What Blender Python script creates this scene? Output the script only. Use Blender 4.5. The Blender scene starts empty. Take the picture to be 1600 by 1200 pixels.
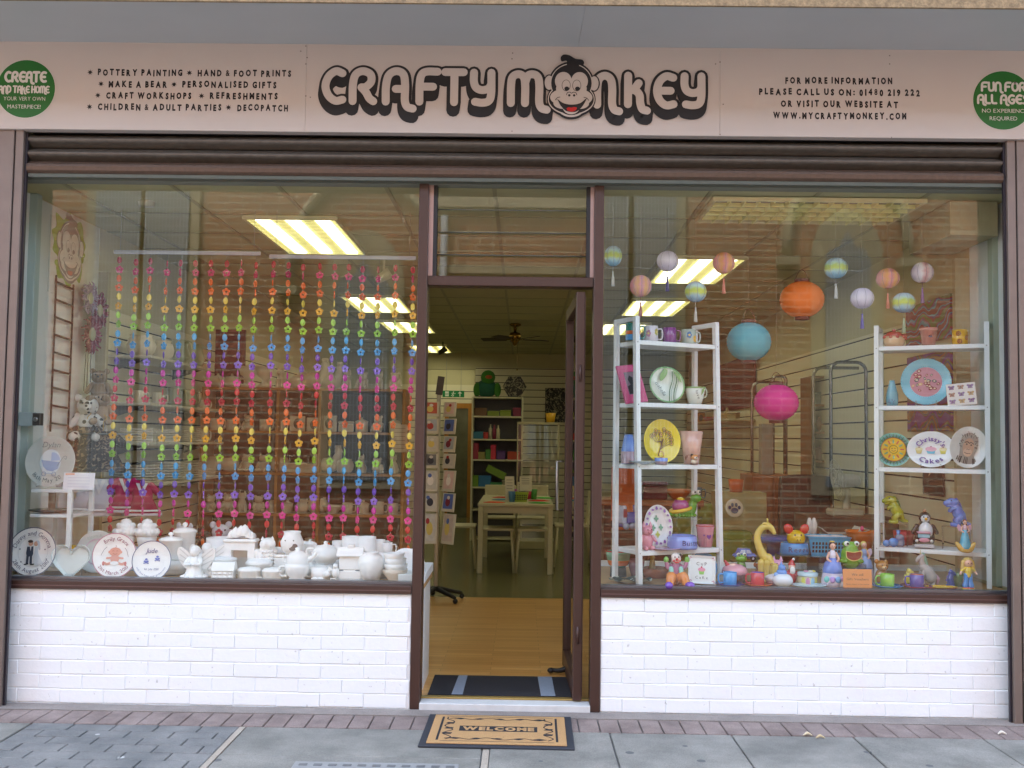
import bpy, math, random
from mathutils import Vector, Matrix, Euler
rnd = random.Random(7)
PI = math.pi
sc = bpy.context.scene
COL = sc.collection
# ---------------------------------------------------------------- camera
F = 1550.0                                  # focal length in photo pixels (photo 1600 x 1200)
YAW, PITCH, ROLL, CX, CZ, CD = 0.01136, 0.0544, -0.01377, 0.174, 1.42, 5.23
RC = (Matrix.Rotation(YAW, 3, 'Z') @ Matrix.Rotation(PITCH, 3, 'X') @ Matrix.Rotation(ROLL, 3, 'Y'))
CAMP = Vector((CX, -CD, CZ))
cd = bpy.data.cameras.new('camera'); cam = bpy.data.objects.new('camera', cd); COL.objects.link(cam)
cd.sensor_width = 36; cd.lens = F * 36 / 1600; cd.clip_start = 0.05; cd.clip_end = 500
rt, fw, up = RC.col[0], RC.col[1], RC.col[2]
cam.matrix_world = Matrix(((rt.x, up.x, -fw.x, CX), (rt.y, up.y, -fw.y, -CD), (rt.z, up.z, -fw.z, CZ), (0, 0, 0, 1)))
sc.camera = cam
def ray(px, py): return RC @ Vector(((px - 800) / F, 1, -(py - 600) / F))
def W(px, py, Y):                           # photo pixel -> world point at depth Y
    v = ray(px, py); return CAMP + v * ((Y + CD) / v.y)
def G(px, py, z):                           # photo pixel -> world point at height z
    v = ray(px, py); return CAMP + v * ((z - CZ) / v.z)
# ---------------------------------------------------------------- world, sun, exposure
SUN_EL, SUN_AZ = math.radians(60), math.radians(325)      # sun behind the shop: front in open shade, church opposite sunlit
w = bpy.data.worlds.new('World'); sc.world = w; w.use_nodes = True
nt = w.node_tree; bg = nt.nodes['Background']
sky = nt.nodes.new('ShaderNodeTexSky'); sky.sky_type = 'NISHITA'; sky.sun_disc = False
sky.sun_elevation = SUN_EL; sky.sun_rotation = SUN_AZ; sky.air_density = 1.0; sky.dust_density = 3.0; sky.ozone_density = 1.0
hs = nt.nodes.new('ShaderNodeHueSaturation'); hs.inputs['Saturation'].default_value = .72; nt.links.new(sky.outputs[0], hs.inputs['Color']); nt.links.new(hs.outputs[0], bg.inputs[0]); bg.inputs[1].default_value = 0.15
sl = bpy.data.lights.new('sun', 'SUN'); sl.energy = .8; sl.angle = math.radians(12); sl.color = (1, .97, .93)
so = bpy.data.objects.new('sun', sl); COL.objects.link(so)
sd = Vector((math.sin(SUN_AZ) * math.cos(SUN_EL), math.cos(SUN_AZ) * math.cos(SUN_EL), math.sin(SUN_EL)))
so.rotation_euler = sd.to_track_quat('Z', 'Y').to_euler(); so.location = (0, -8, 12)
sc.view_settings.view_transform = 'Standard'; sc.view_settings.look = 'None'
sc.view_settings.gamma = 1; sc.view_settings.exposure = 3.25
# ---------------------------------------------------------------- materials
def lin(h):
    h = h.lstrip('#'); o = []
    for i in (0, 2, 4):
        c = int(h[i:i+2], 16) / 255; o.append(c / 12.92 if c <= .04045 else ((c + .055) / 1.055) ** 2.4)
    return (*o, 1)
MC = {}
def mat(hexc, rough=.5, metal=0, var=.12, vs=18, bump=0, bs=60, coat=0, emit=0, trans=0, name=None):
    k = (hexc, rough, metal, var, vs, bump, bs, coat, emit, trans)
    if k in MC: return MC[k]
    m = bpy.data.materials.new(name or 'surface'); m.use_nodes = True; t = m.node_tree; b = t.nodes['Principled BSDF']
    c = lin(hexc)
    tc = t.nodes.new('ShaderNodeTexCoord')
    if var:
        n = t.nodes.new('ShaderNodeTexNoise'); n.inputs['Scale'].default_value = vs; n.inputs['Detail'].default_value = 4
        r = t.nodes.new('ShaderNodeMix'); r.data_type = 'RGBA'
        r.inputs[6].default_value = (c[0]*(1-var), c[1]*(1-var), c[2]*(1-var), 1)
        r.inputs[7].default_value = (min(1, c[0]*(1+var)), min(1, c[1]*(1+var)), min(1, c[2]*(1+var)), 1)
        t.links.new(tc.outputs['Object'], n.inputs['Vector']); t.links.new(n.outputs[0], r.inputs[0]); t.links.new(r.outputs[2], b.inputs['Base Color'])
    else: b.inputs['Base Color'].default_value = c
    b.inputs['Roughness'].default_value = rough; b.inputs['Metallic'].default_value = metal
    if coat: b.inputs['Coat Weight'].default_value = coat; b.inputs['Coat Roughness'].default_value = .08
    if emit: b.inputs['Emission Color'].default_value = c; b.inputs['Emission Strength'].default_value = emit
    if trans: b.inputs['Transmission Weight'].default_value = trans
    if bump:
        n2 = t.nodes.new('ShaderNodeTexNoise'); n2.inputs['Scale'].default_value = bs; n2.inputs['Detail'].default_value = 6
        bp = t.nodes.new('ShaderNodeBump'); bp.inputs['Strength'].default_value = bump; bp.inputs['Distance'].default_value = .01
        t.links.new(tc.outputs['Object'], n2.inputs['Vector']); t.links.new(n2.outputs[0], bp.inputs['Height']); t.links.new(bp.outputs[0], b.inputs['Normal'])
    MC[k] = m; return m
def gl(h): return mat(h, rough=.22, var=.06, coat=.5, name='glazed_ceramic')
def mt(h, r=.7): return mat(h, rough=r, var=.1, name='matte_paint')
def ink(h): return mat(h, rough=.6, var=0, name='ink')
BISQUE = mat('#f3f3f1', rough=.6, var=.04, vs=40, bump=.05, bs=30, name='bisque')
CREAM = mat('#d6cdb8', rough=.75, var=.12, vs=14, name='cream_bisque')
WHITEP = mat('#dfe4e4', rough=.45, var=.05, vs=9, name='white_paint')
BROWN = mat('#402a22', rough=.4, var=.12, vs=6, bump=.03, bs=90, name='brown_frame_paint')
STEEL = mat('#9a9a98', rough=.3, metal=1, name='steel')
BLACK = mat('#141416', rough=.5, name='black')
def nodes_mat(name):
    m = bpy.data.materials.new(name); m.use_nodes = True
    return m, m.node_tree, m.node_tree.nodes['Principled BSDF']
def glass_mat(name, refl=1.0, tint=(1, 1, 1, 1)):
    # thin pane: Schlick reflection that works from both faces, the rest goes straight through
    m = bpy.data.materials.new(name); m.use_nodes = True; t = m.node_tree; t.nodes.clear()
    o = t.nodes.new('ShaderNodeOutputMaterial'); mx = t.nodes.new('ShaderNodeMixShader')
    tr = t.nodes.new('ShaderNodeBsdfTransparent'); tr.inputs[0].default_value = tint
    gs = t.nodes.new('ShaderNodeBsdfGlossy'); gs.inputs['Roughness'].default_value = 0.0
    ge = t.nodes.new('ShaderNodeNewGeometry'); dt = t.nodes.new('ShaderNodeVectorMath'); dt.operation = 'DOT_PRODUCT'
    t.links.new(ge.outputs['Incoming'], dt.inputs[0]); t.links.new(ge.outputs['Normal'], dt.inputs[1])
    def mth(op, a, b_=None, clamp=False):
        n = t.nodes.new('ShaderNodeMath'); n.operation = op; n.use_clamp = clamp
        for i, q in enumerate((a, b_)):
            if q is None: continue
            if isinstance(q, (int, float)): n.inputs[i].default_value = q
            else: t.links.new(q, n.inputs[i])
        return n.outputs[0]
    c = mth('ABSOLUTE', dt.outputs['Value']); p = mth('POWER', mth('SUBTRACT', 1.0, c), 5.0)
    f = mth('MULTIPLY', mth('ADD', mth('MULTIPLY', p, .96), .04), refl, True)
    t.links.new(f, mx.inputs[0])
    t.links.new(tr.outputs[0], mx.inputs[1]); t.links.new(gs.outputs[0], mx.inputs[2]); t.links.new(mx.outputs[0], o.inputs[0])
    return m
GLASS = glass_mat('shop_window_glass', 1.9, (.93, .97, .95, 1))
ACRYL = glass_mat('clear_acrylic', 1.6, (.93, .95, .95, 1))
# ---------------------------------------------------------------- mesh builder
class Mb:
    def __init__(s): s.v = []; s.f = []; s.fm = []; s.sm = []; s.ms = []; s.M = Matrix()
    def mi(s, m):
        if m not in s.ms: s.ms.append(m)
        return s.ms.index(m)
    def add(s, vs, fs, m, smooth=False):
        b = len(s.v); k = s.mi(m)
        s.v += [tuple(s.M @ Vector(p)) for p in vs]
        for f in fs: s.f.append(tuple(i + b for i in f)); s.fm.append(k); s.sm.append(smooth)
        return s
    def box(s, x0, x1, y0, y1, z0, z1, m, inset=0, ch=0):
        if ch:                               # chamfered front (-y) face
            return s.add([(x0, y1, z0), (x1, y1, z0), (x1, y1, z1), (x0, y1, z1), (x0, y0+ch, z0), (x1, y0+ch, z0), (x1, y0+ch, z1), (x0, y0+ch, z1),
                          (x0+ch, y0, z0+ch), (x1-ch, y0, z0+ch), (x1-ch, y0, z1-ch), (x0+ch, y0, z1-ch)],
                         [(0, 1, 2, 3), (0, 4, 5, 1), (1, 5, 6, 2), (2, 6, 7, 3), (3, 7, 4, 0), (4, 8, 9, 5), (5, 9, 10, 6), (6, 10, 11, 7), (7, 11, 8, 4), (8, 11, 10, 9)], m)
        return s.add([(x0, y0, z0), (x1, y0, z0), (x1, y1, z0), (x0, y1, z0), (x0, y0, z1), (x1, y0, z1), (x1, y1, z1), (x0, y1, z1)],
                     [(0, 3, 2, 1), (4, 5, 6, 7), (0, 1, 5, 4), (1, 2, 6, 5), (2, 3, 7, 6), (3, 0, 4, 7)], m)
    def cbox(s, c, sz, m): return s.box(c[0]-sz[0]/2, c[0]+sz[0]/2, c[1]-sz[1]/2, c[1]+sz[1]/2, c[2]-sz[2]/2, c[2]+sz[2]/2, m)
    def rbox(s, x0, x1, y0, y1, z0, z1, m, r=.004):      # box with all edges chamfered
        vs = []; 
        for ax in range(3):
            for sx in (0, 1):
                for sy in (0, 1):
                    for sz in (0, 1):
                        p = [(x0, x1)[sx], (y0, y1)[sy], (z0, z1)[sz]]; sg = [1-2*sx, 1-2*sy, 1-2*sz]
                        for a in range(3):
                            if a != ax: p[a] += sg[a]*r
                        vs.append(tuple(p))
        I = lambda ax, sx, sy, sz: ax*8 + sx*4 + sy*2 + sz
        fs = []
        for q in (0, 1):
            fs += [(I(0,q,0,0), I(0,q,1,0), I(0,q,1,1), I(0,q,0,1)), (I(1,0,q,0), I(1,1,q,0), I(1,1,q,1), I(1,0,q,1)), (I(2,0,0,q), I(2,1,0,q), I(2,1,1,q), I(2,0,1,q))]
        for a in (0, 1):
            for b in (0, 1):
                fs += [(I(0,a,b,0), I(0,a,b,1), I(1,a,b,1), I(1,a,b,0)), (I(0,a,0,b), I(0,a,1,b), I(2,a,1,b), I(2,a,0,b)), (I(1,0,a,b), I(1,1,a,b), I(2,1,a,b), I(2,0,a,b))]
                for c in (0, 1): fs.append((I(0,a,b,c), I(1,a,b,c), I(2,a,b,c)))
        return s.add(vs, fs, m)
    def lathe(s, prof, m, n=24, c=(0, 0, 0), sx=1, sy=1, smooth=True):   # profile (r,z), about z
        vs = []; fs = []; k = len(prof)
        for i in range(n):
            a = 2*PI*i/n
            for r, z in prof: vs.append((c[0]+r*math.cos(a)*sx, c[1]+r*math.sin(a)*sy, c[2]+z))
        for i in range(n):
            j = (i+1) % n
            for q in range(k-1):
                a, b, cc, d = i*k+q, j*k+q, j*k+q+1, i*k+q+1
                if prof[q][0] == 0: fs.append((a, cc, d))
                elif prof[q+1][0] == 0: fs.append((a, b, d))
                else: fs.append((a, b, cc, d))
        return s.add(vs, fs, m, smooth)
    def ell(s, c, r, m, rot=None, n=14, k=8, smooth=True):
        if not hasattr(r, '__len__'): r = (r, r, r)
        pr = [(math.sin(PI*i/k), -math.cos(PI*i/k)) for i in range(k+1)]; pr[0] = (0, -1); pr[-1] = (0, 1)
        old = s.M; R = Euler(rot).to_matrix().to_4x4() if rot else Matrix()
        s.M = old @ Matrix.Translation(c) @ R @ Matrix.Diagonal((r[0], r[1], r[2], 1))
        s.lathe(pr, m, n, smooth=smooth); s.M = old; return s
    def tube(s, pts, r, m, n=8, closed=False, smooth=True, flat=None):
        pts = [Vector(p) for p in pts]; N = len(pts); rs = list(r) if hasattr(r, '__len__') else [r]*N
        vs = []; fs = []; ref = None
        for i, p in enumerate(pts):
            a = pts[i-1] if (i or closed) else pts[0]; b = pts[(i+1) % N] if (i < N-1 or closed) else pts[-1]
            d = (b-a); d = d.normalized() if d.length else Vector((0, 0, 1))
            if ref is None: ref = Vector((0, 1, 0)) if abs(d.y) < .9 else Vector((1, 0, 0))
            u = (ref - d*ref.dot(d)).normalized(); w_ = d.cross(u); ref = u
            for j in range(n):
                t = 2*PI*j/n; vs.append(tuple(p + u*math.cos(t)*rs[i] + w_*math.sin(t)*rs[i]))
        for i in range(N if closed else N-1):
            i2 = (i+1) % N
            for j in range(n): fs.append((i*n+j, i*n+(j+1) % n, i2*n+(j+1) % n, i2*n+j))
        if not closed:
            fs.append(tuple(range(n-1, -1, -1))); fs.append(tuple((N-1)*n+j for j in range(n)))
        return s.add(vs, fs, m, smooth)
    def limb(s, pts, rs, m, n=10): # smooth tapered limb with rounded ends
        P = crom(pts, 5); k = len(P)-1; R = []
        for i in range(k+1):
            t = i/k*(len(rs)-1); a = min(int(t), len(rs)-2); R.append(rs[a]+(rs[a+1]-rs[a])*(t-a))
        P = [Vector(p) for p in P]
        d0 = (P[0]-P[1]).normalized(); d1 = (P[-1]-P[-2]).normalized()
        pre = [P[0]+d0*R[0]*q for q in (.98, .8, .45)]; rp = [R[0]*q for q in (.15, .6, .9)]
        post = [P[-1]+d1*R[-1]*q for q in (.45, .8, .98)]; rq = [R[-1]*q for q in (.9, .6, .15)]
        return s.tube(pre+P+post, rp+R+rq, m, n)
    def prof(s, poly, x0, x1, m, smooth=False):            # polygon in (y,z) swept along x
        n = len(poly); vs = [(x0, y, z) for y, z in poly] + [(x1, y, z) for y, z in poly]
        fs = [(i, (i+1) % n, (i+1) % n+n, i+n) for i in range(n)]
        s.add(vs, fs, m, smooth); s.add(vs, [tuple(range(n-1, -1, -1)), tuple(range(n, 2*n))], m); return s
    def prism(s, poly, y0, y1, m, smooth=False):            # polygon in (x,z) extruded along y
        n = len(poly); vs = [(x, y0, z) for x, z in poly] + [(x, y1, z) for x, z in poly]
        s.add(vs, [(i, i+n, (i+1) % n+n, (i+1) % n) for i in range(n)], m, smooth)
        return s.add(vs, [tuple(range(n)), tuple(range(2*n-1, n-1, -1))], m)
    def poly(s, pts, y, m): return s.add([(x, y, z) for x, z in pts], [tuple(range(len(pts)))], m)
    def disc(s, cx, cz, rx, rz, y, m, n=28, rot=0):
        c, q = math.cos(rot), math.sin(rot); P = []
        for i in range(n):
            a = 2*PI*i/n; x, z = rx*math.cos(a), rz*math.sin(a); P.append((cx+x*c-z*q, cz+x*q+z*c))
        return s.poly(P, y, m)
    def rib(s, pts, wd, y, m, caps=True, sub=6, closed=False):   # flat painted stroke in the (x,z) plane
        P = [Vector((p[0], p[1])) for p in (crom2(pts, sub) if len(pts) > 2 else pts)]
        N = len(P); L = []; h = wd/2
        for i in range(N):
            a = P[max(0, i-1)]; b = P[min(N-1, i+1)]; d = (b-a)
            if d.length < 1e-9: d = Vector((1, 0))
            d.normalize(); nrm = Vector((-d.y, d.x)); L.append((P[i]+nrm*h, P[i]-nrm*h, d))
        vs = []; fs = []
        for a, b, d in L: vs += [(a.x, y, a.y), (b.x, y, b.y)]
        for i in range(N-1): fs.append((2*i, 2*i+1, 2*i+3, 2*i+2))
        if caps:
            for idx, sg in ((0, -1), (N-1, 1)):
                d = L[idx][2]*sg; nrm = Vector((-d.y, d.x)); b0 = len(vs); q = 6
                for j in range(q+1):
                    t = -PI/2+PI*j/q; p = P[idx]+d*math.cos(t)*h+nrm*math.sin(t)*h; vs.append((p.x, y, p.y))
                fs.append(tuple(range(b0, b0+q+1)))
        return s.add(vs, fs, m)
    def txt(s, body, x, z, size, y, m, width=None, align='C', jit=0, bold=0, rot=0, slant=0, cond=1, gap=.09):
        ch = glyphs(body, bold); tot = 0; lay = []
        for c in body:
            w0, vv, ff, x0 = ch[c]
            lay.append((c, tot - x0*cond)); tot += (.3 if c == ' ' else w0*cond+gap)
        tot -= gap
        sx = size if width is None else width/tot
        off = {'C': -tot*sx/2, 'L': 0, 'R': -tot*sx}[align]
        old = s.M; s.M = old @ Matrix.Translation((x, y, z)) @ Matrix.Rotation(-rot, 4, 'Y')
        for c, px in lay:
            w0, vv, ff, x0 = ch[c]
            if not vv: continue
            j = rnd.uniform(-jit, jit)*size; a = rnd.uniform(-jit, jit)*.6
            q = [(off+(px+u*cond+slant*v)*sx, 0, (v-.35)*size+j+a*u*size*.3) for u, v in vv]
            s.add(q, ff, m)
        s.M = old; return s
    def arctxt(s, body, r, size, y, m, mid=PI/2, cx=0, cz=0, bot=False, rx=1, rz=1, bold=0):
        ch = glyphs(body, bold); adv = [(.3 if c == ' ' else ch[c][0]+.09)*size for c in body]; tot = sum(adv); a = tot/2/r
        t = mid + (a if not bot else -a)
        for c, w0 in zip(body, adv):
            da = w0/r; tm = t - da/2 if not bot else t + da/2
            if ch[c][1]:
                s.txt(c, cx+r*rx*math.cos(tm), cz+r*rz*math.sin(tm), size, y, m, rot=(tm-PI/2 if not bot else tm+PI/2), bold=bold)
            t = t-da if not bot else t+da
        return s
    def mesh(s, name):
        me = bpy.data.meshes.new(name); me.from_pydata(s.v, [], s.f)
        for m in s.ms: me.materials.append(m)
        me.polygons.foreach_set('material_index', s.fm); me.polygons.foreach_set('use_smooth', s.sm); me.update(); return me
    def build(s, name, parent=None, loc=None, label=None):
        o = bpy.data.objects.new(name, s.mesh(name)); COL.objects.link(o)
        if parent: o.parent = parent
        if loc is not None: o.location = loc
        if label: o['label'] = label
        return o
def crom(pts, sub=6):
    pts = [Vector(p) for p in pts]
    if len(pts) < 3: return [tuple(p) for p in pts]
    P = [pts[0]*2-pts[1]] + pts + [pts[-1]*2-pts[-2]]; out = []
    for i in range(1, len(P)-2):
        a, b, c, d = P[i-1:i+3]
        for j in range(sub):
            t = j/sub; out.append(tuple(.5*((2*b)+(c-a)*t+(2*a-5*b+4*c-d)*t*t+(3*b-a-3*c+d)*t**3)))
    out.append(tuple(pts[-1])); return out
def crom2(pts, sub=6): return [(p[0], p[1]) for p in crom([(a, b, 0) for a, b in pts], sub)]
GC = {}
def glyphs(body, bold=0):
    out = {}
    for c in set(body):
        k = (c, bold)
        if k not in GC:
            if c == ' ': GC[k] = (.3, [], [], 0)
            else:
                cu = bpy.data.curves.new('g', 'FONT'); cu.body = c; cu.size = 1; cu.resolution_u = 2; cu.offset = bold if c not in '&8' else min(bold, .02)
                ob = bpy.data.objects.new('g', cu); me = bpy.data.meshes.new_from_object(ob)
                vv = [(v.co.x, v.co.y) for v in me.vertices]; ff = [tuple(p.vertices) for p in me.polygons]
                xs = [p[0] for p in vv] or [0]
                GC[k] = (max(xs)-min(xs), vv, ff, min(xs))
                bpy.data.objects.remove(ob); bpy.data.curves.remove(cu); bpy.data.meshes.remove(me)
        out[c] = GC[k]
    return out
def tag(o, label=None, cat=None, group=None, kind=None):
    if label: o['label'] = label
    if cat: o['category'] = cat
    if group: o['group'] = group
    if kind: o['kind'] = kind
    return o
def T(name, label, cat, loc=(0, 0, 0), rz=0, group=None, rot=None):
    o = bpy.data.objects.new(name, None); COL.objects.link(o); o.location = loc; o.empty_display_size = .05
    o.rotation_euler = rot or (0, 0, rz); return tag(o, label, cat, group)
def solo(mb, name, label, cat, loc=(0, 0, 0), rz=0, group=None, rot=None):
    o = mb.build(name, loc=loc); o.rotation_euler = rot or (0, 0, rz); return tag(o, label, cat, group)
def struct(mb, name): return tag(mb.build(name), kind='structure')
def copytree(o, parent=None):
    c = o.copy(); COL.objects.link(c)
    if parent: c.parent = parent
    for ch in list(o.children): copytree(ch, c)
    return c
ORD = ['', 'first', 'second', 'third', 'fourth', 'fifth', 'sixth', 'seventh', 'eighth', 'ninth', 'tenth', 'eleventh', 'twelfth', 'thirteenth', 'fourteenth', 'fifteenth',
       'sixteenth', 'seventeenth', 'eighteenth', 'nineteenth', 'twentieth', 'twenty-first', 'twenty-second']
def circ(cx, cz, r, n=24, a0=0, a1=2*PI, rz=None):
    rz = rz or r; return [(cx+r*math.cos(a0+(a1-a0)*i/n), cz+rz*math.sin(a0+(a1-a0)*i/n)) for i in range(n+1)]
# ================================================================ street and setting
def brick_mat(name, c1, c2, mort, bw, bh, ms=.009, axes='xz', rough=.85, bump=.6):
    m, t, b = nodes_mat(name); tc = t.nodes.new('ShaderNodeTexCoord'); sp = t.nodes.new('ShaderNodeSeparateXYZ'); cb = t.nodes.new('ShaderNodeCombineXYZ')
    t.links.new(tc.outputs['Object'], sp.inputs[0]); t.links.new(sp.outputs['XYZ'.index(axes[0].upper())], cb.inputs[0]); t.links.new(sp.outputs['XYZ'.index(axes[1].upper())], cb.inputs[1])
    br = t.nodes.new('ShaderNodeTexBrick'); br.inputs['Scale'].default_value = 1; br.inputs['Brick Width'].default_value = bw; br.inputs['Row Height'].default_value = bh
    br.inputs['Mortar Size'].default_value = ms; br.inputs['Color1'].default_value = lin(c1); br.inputs['Color2'].default_value = lin(c2); br.inputs['Mortar'].default_value = lin(mort)
    br.inputs['Mortar Smooth'].default_value = .2; br.squash = .7; br.squash_frequency = 2
    t.links.new(cb.outputs[0], br.inputs['Vector'])
    n = t.nodes.new('ShaderNodeTexNoise'); n.inputs['Scale'].default_value = 5; n.inputs['Detail'].default_value = 6; t.links.new(tc.outputs['Object'], n.inputs['Vector'])
    mx = t.nodes.new('ShaderNodeMix'); mx.data_type = 'RGBA'; mx.blend_type = 'MULTIPLY'; mx.inputs[0].default_value = .7
    rp = t.nodes.new('ShaderNodeValToRGB'); rp.color_ramp.elements[0].position = .3; rp.color_ramp.elements[0].color = (.6, .58, .56, 1); rp.color_ramp.elements[1].position = .7; rp.color_ramp.elements[1].color = (1, 1, 1, 1)
    t.links.new(n.outputs[0], rp.inputs[0]); t.links.new(br.outputs['Color'], mx.inputs[6]); t.links.new(rp.outputs[0], mx.inputs[7]); t.links.new(mx.outputs[2], b.inputs['Base Color'])
    b.inputs['Roughness'].default_value = rough
    bp = t.nodes.new('ShaderNodeBump'); bp.inputs['Strength'].default_value = bump; bp.inputs['Distance'].default_value = .006; bp.invert = True
    t.links.new(br.outputs['Fac'], bp.inputs['Height']); t.links.new(bp.outputs[0], b.inputs['Normal'])
    return m
def speckle(name, c1, c2, sc1, c3=None, bump=.2, rough=.8, sc2=180):
    m, t, b = nodes_mat(name); tc = t.nodes.new('ShaderNodeTexCoord')
    n = t.nodes.new('ShaderNodeTexNoise'); n.inputs['Scale'].default_value = sc1; n.inputs['Detail'].default_value = 8; n.inputs['Roughness'].default_value = .65
    f = t.nodes.new('ShaderNodeTexNoise'); f.inputs['Scale'].default_value = sc2; f.inputs['Detail'].default_value = 2
    for q in (n, f): t.links.new(tc.outputs['Object'], q.inputs['Vector'])
    r = t.nodes.new('ShaderNodeValToRGB'); r.color_ramp.elements[0].position = .32; r.color_ramp.elements[1].position = .68
    r.color_ramp.elements[0].color = lin(c1); r.color_ramp.elements[1].color = lin(c2); t.links.new(n.outputs[0], r.inputs[0])
    mx = t.nodes.new('ShaderNodeMix'); mx.data_type = 'RGBA'; mx.blend_type = 'OVERLAY'; mx.inputs[0].default_value = .45
    t.links.new(r.outputs[0], mx.inputs[6]); t.links.new(f.outputs[0], mx.inputs[7]); out = mx.outputs[2]
    if c3:                                   # scattered small pale or dark spots
        vo = t.nodes.new('ShaderNodeTexVoronoi'); vo.inputs['Scale'].default_value = 4.5; t.links.new(tc.outputs['Object'], vo.inputs['Vector'])
        l = t.nodes.new('ShaderNodeMath'); l.operation = 'LESS_THAN'; l.inputs[1].default_value = .09; t.links.new(vo.outputs['Distance'], l.inputs[0])
        m2 = t.nodes.new('ShaderNodeMix'); m2.data_type = 'RGBA'; t.links.new(l.outputs[0], m2.inputs[0]); t.links.new(out, m2.inputs[6]); m2.inputs[7].default_value = lin(c3); out = m2.outputs[2]
    t.links.new(out, b.inputs['Base Color']); b.inputs['Roughness'].default_value = rough
    bp = t.nodes.new('ShaderNodeBump'); bp.inputs['Strength'].default_value = bump; bp.inputs['Distance'].default_value = .004; t.links.new(f.outputs[0], bp.inputs['Height']); t.links.new(bp.outputs[0], b.inputs['Normal'])
    return m
SLAB = speckle('stone_slab', '#62645f', '#8f8f88', 2.4, '#565a5b', bump=.35)
SETT = speckle('grey_sett', '#585d5e', '#7f817f', 3.2, '#b5b8b6', bump=.4)
PINKB = speckle('pink_paving_brick', '#6d605b', '#90837d', 5.0, bump=.4)
JOINT = speckle('pale_joint', '#958d80', '#aaa294', 8.0)
DARKJ = speckle('dark_joint', '#606263', '#777979', 8.0)
ROUGHST = speckle('tan_roughcast', '#6b5a40', '#957f5c', 30.0, bump=1.0, sc2=90)
GZ = -.015
g = Mb(); g.box(-40, 40, -40, .5, GZ-.3, GZ-.012, DARKJ); struct(g, 'street_ground')
def slab(b, x0, x1, y0, y1, m, gap=.004, h=0):
    j = h+rnd.uniform(-.0015, .0015); b.rbox(x0+gap, x1-gap, y0+gap, y1-gap, GZ-.03, GZ+j, m, .003)
b = Mb(); b.box(-4, 4, -.045, .07, GZ-.02, GZ+.002, speckle('edge_mortar', '#7a746f', '#938c85', 5.0)); struct(b, 'concrete_edge_strip')
b = Mb(); x = -4.0
while x < 4: slab(b, x, x+.104, -.272, -.05, PINKB, .003); x += .104
struct(b, 'brick_paving_strip')
b = Mb()
XL, XB0, XB1 = -3.6, W(52, 1150, -.27).x, W(375, 1150, -.27).x
y = -.278; r_ = 0
while y > -2.2:
    x = XB0 - (.1 if r_ % 2 else 0); 
    while x < XB1-.01:
        slab(b, max(x, XB0), min(x+.21, XB1), y-.105, y, SETT, .003); x += .21
    y -= .105; r_ += 1
struct(b, 'sett_paving')
b = Mb(); b.box(XB1, XB1+.028, -2.2, -.278, GZ-.03, GZ-.002, JOINT); xj = G(752, 1190, GZ).x; b.box(xj, xj+.03, -2.2, -.45, GZ-.03, GZ-.0025, JOINT); struct(b, 'paving_joint')
b = Mb()
xs = [XB1+.03, xj-.002, W(952, 1150, -.27).x, W(1142, 1155, -.27).x, W(1332, 1158, -.27).x, W(1535, 1160, -.27).x, 3.6]
slab(b, -3.6, XB0-.006, -1.0, -.278, SLAB)
yb = G(560, 1182, GZ).y
for i in range(6):
    x0, x1 = xs[i]+(.032 if i == 1 else 0), xs[i+1]
    yy = -.278
    for d in ([(-.278-yb)] if i == 0 else []) + [.8, .8, .8]:
        slab(b, x0, x1, yy-d, yy, SLAB); yy -= d
struct(b, 'stone_slab_paving')
# small litter on the pavement
for px, py, hx, lab in ((1262, 1150, '#cfc3a4', 'small curled pale leaf on the pink paving bricks'), (1282, 1154, '#bfb08c', 'small torn leaf on the slab edge below the right window'), (1566, 1148, '#d9d6c8', 'white scrap of litter near the right shutter rail')):
    l = Mb(); l.limb([(-.02, 0, .004), (0, .006, .012), (.02, 0, .004)], [.003, .008, .003], mt(hx), 6); p = G(px, py, GZ); solo(l, 'litter', lab, 'litter', (p.x, p.y, GZ), group='litter on the pavement')
# drain cover
p = G(590, 1192, GZ); t = T('drain_cover', 'iron drain cover with a row of square studs set in the slabs', 'drain cover', (p.x, p.y, GZ))
b = Mb(); b.rbox(-.36, .36, -.36, -.012, .0, .006, mat('#878b8b', rough=.6, var=.2, bump=.2), .003)
for i in range(11):
    for k in range(4): b.rbox(-.335+i*.064, -.298+i*.064, -.07-k*.07, -.045-k*.07, .006, .0085, mat('#5d6163', rough=.5, var=.2), .001)
b.build('cover_plate', t)
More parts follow.
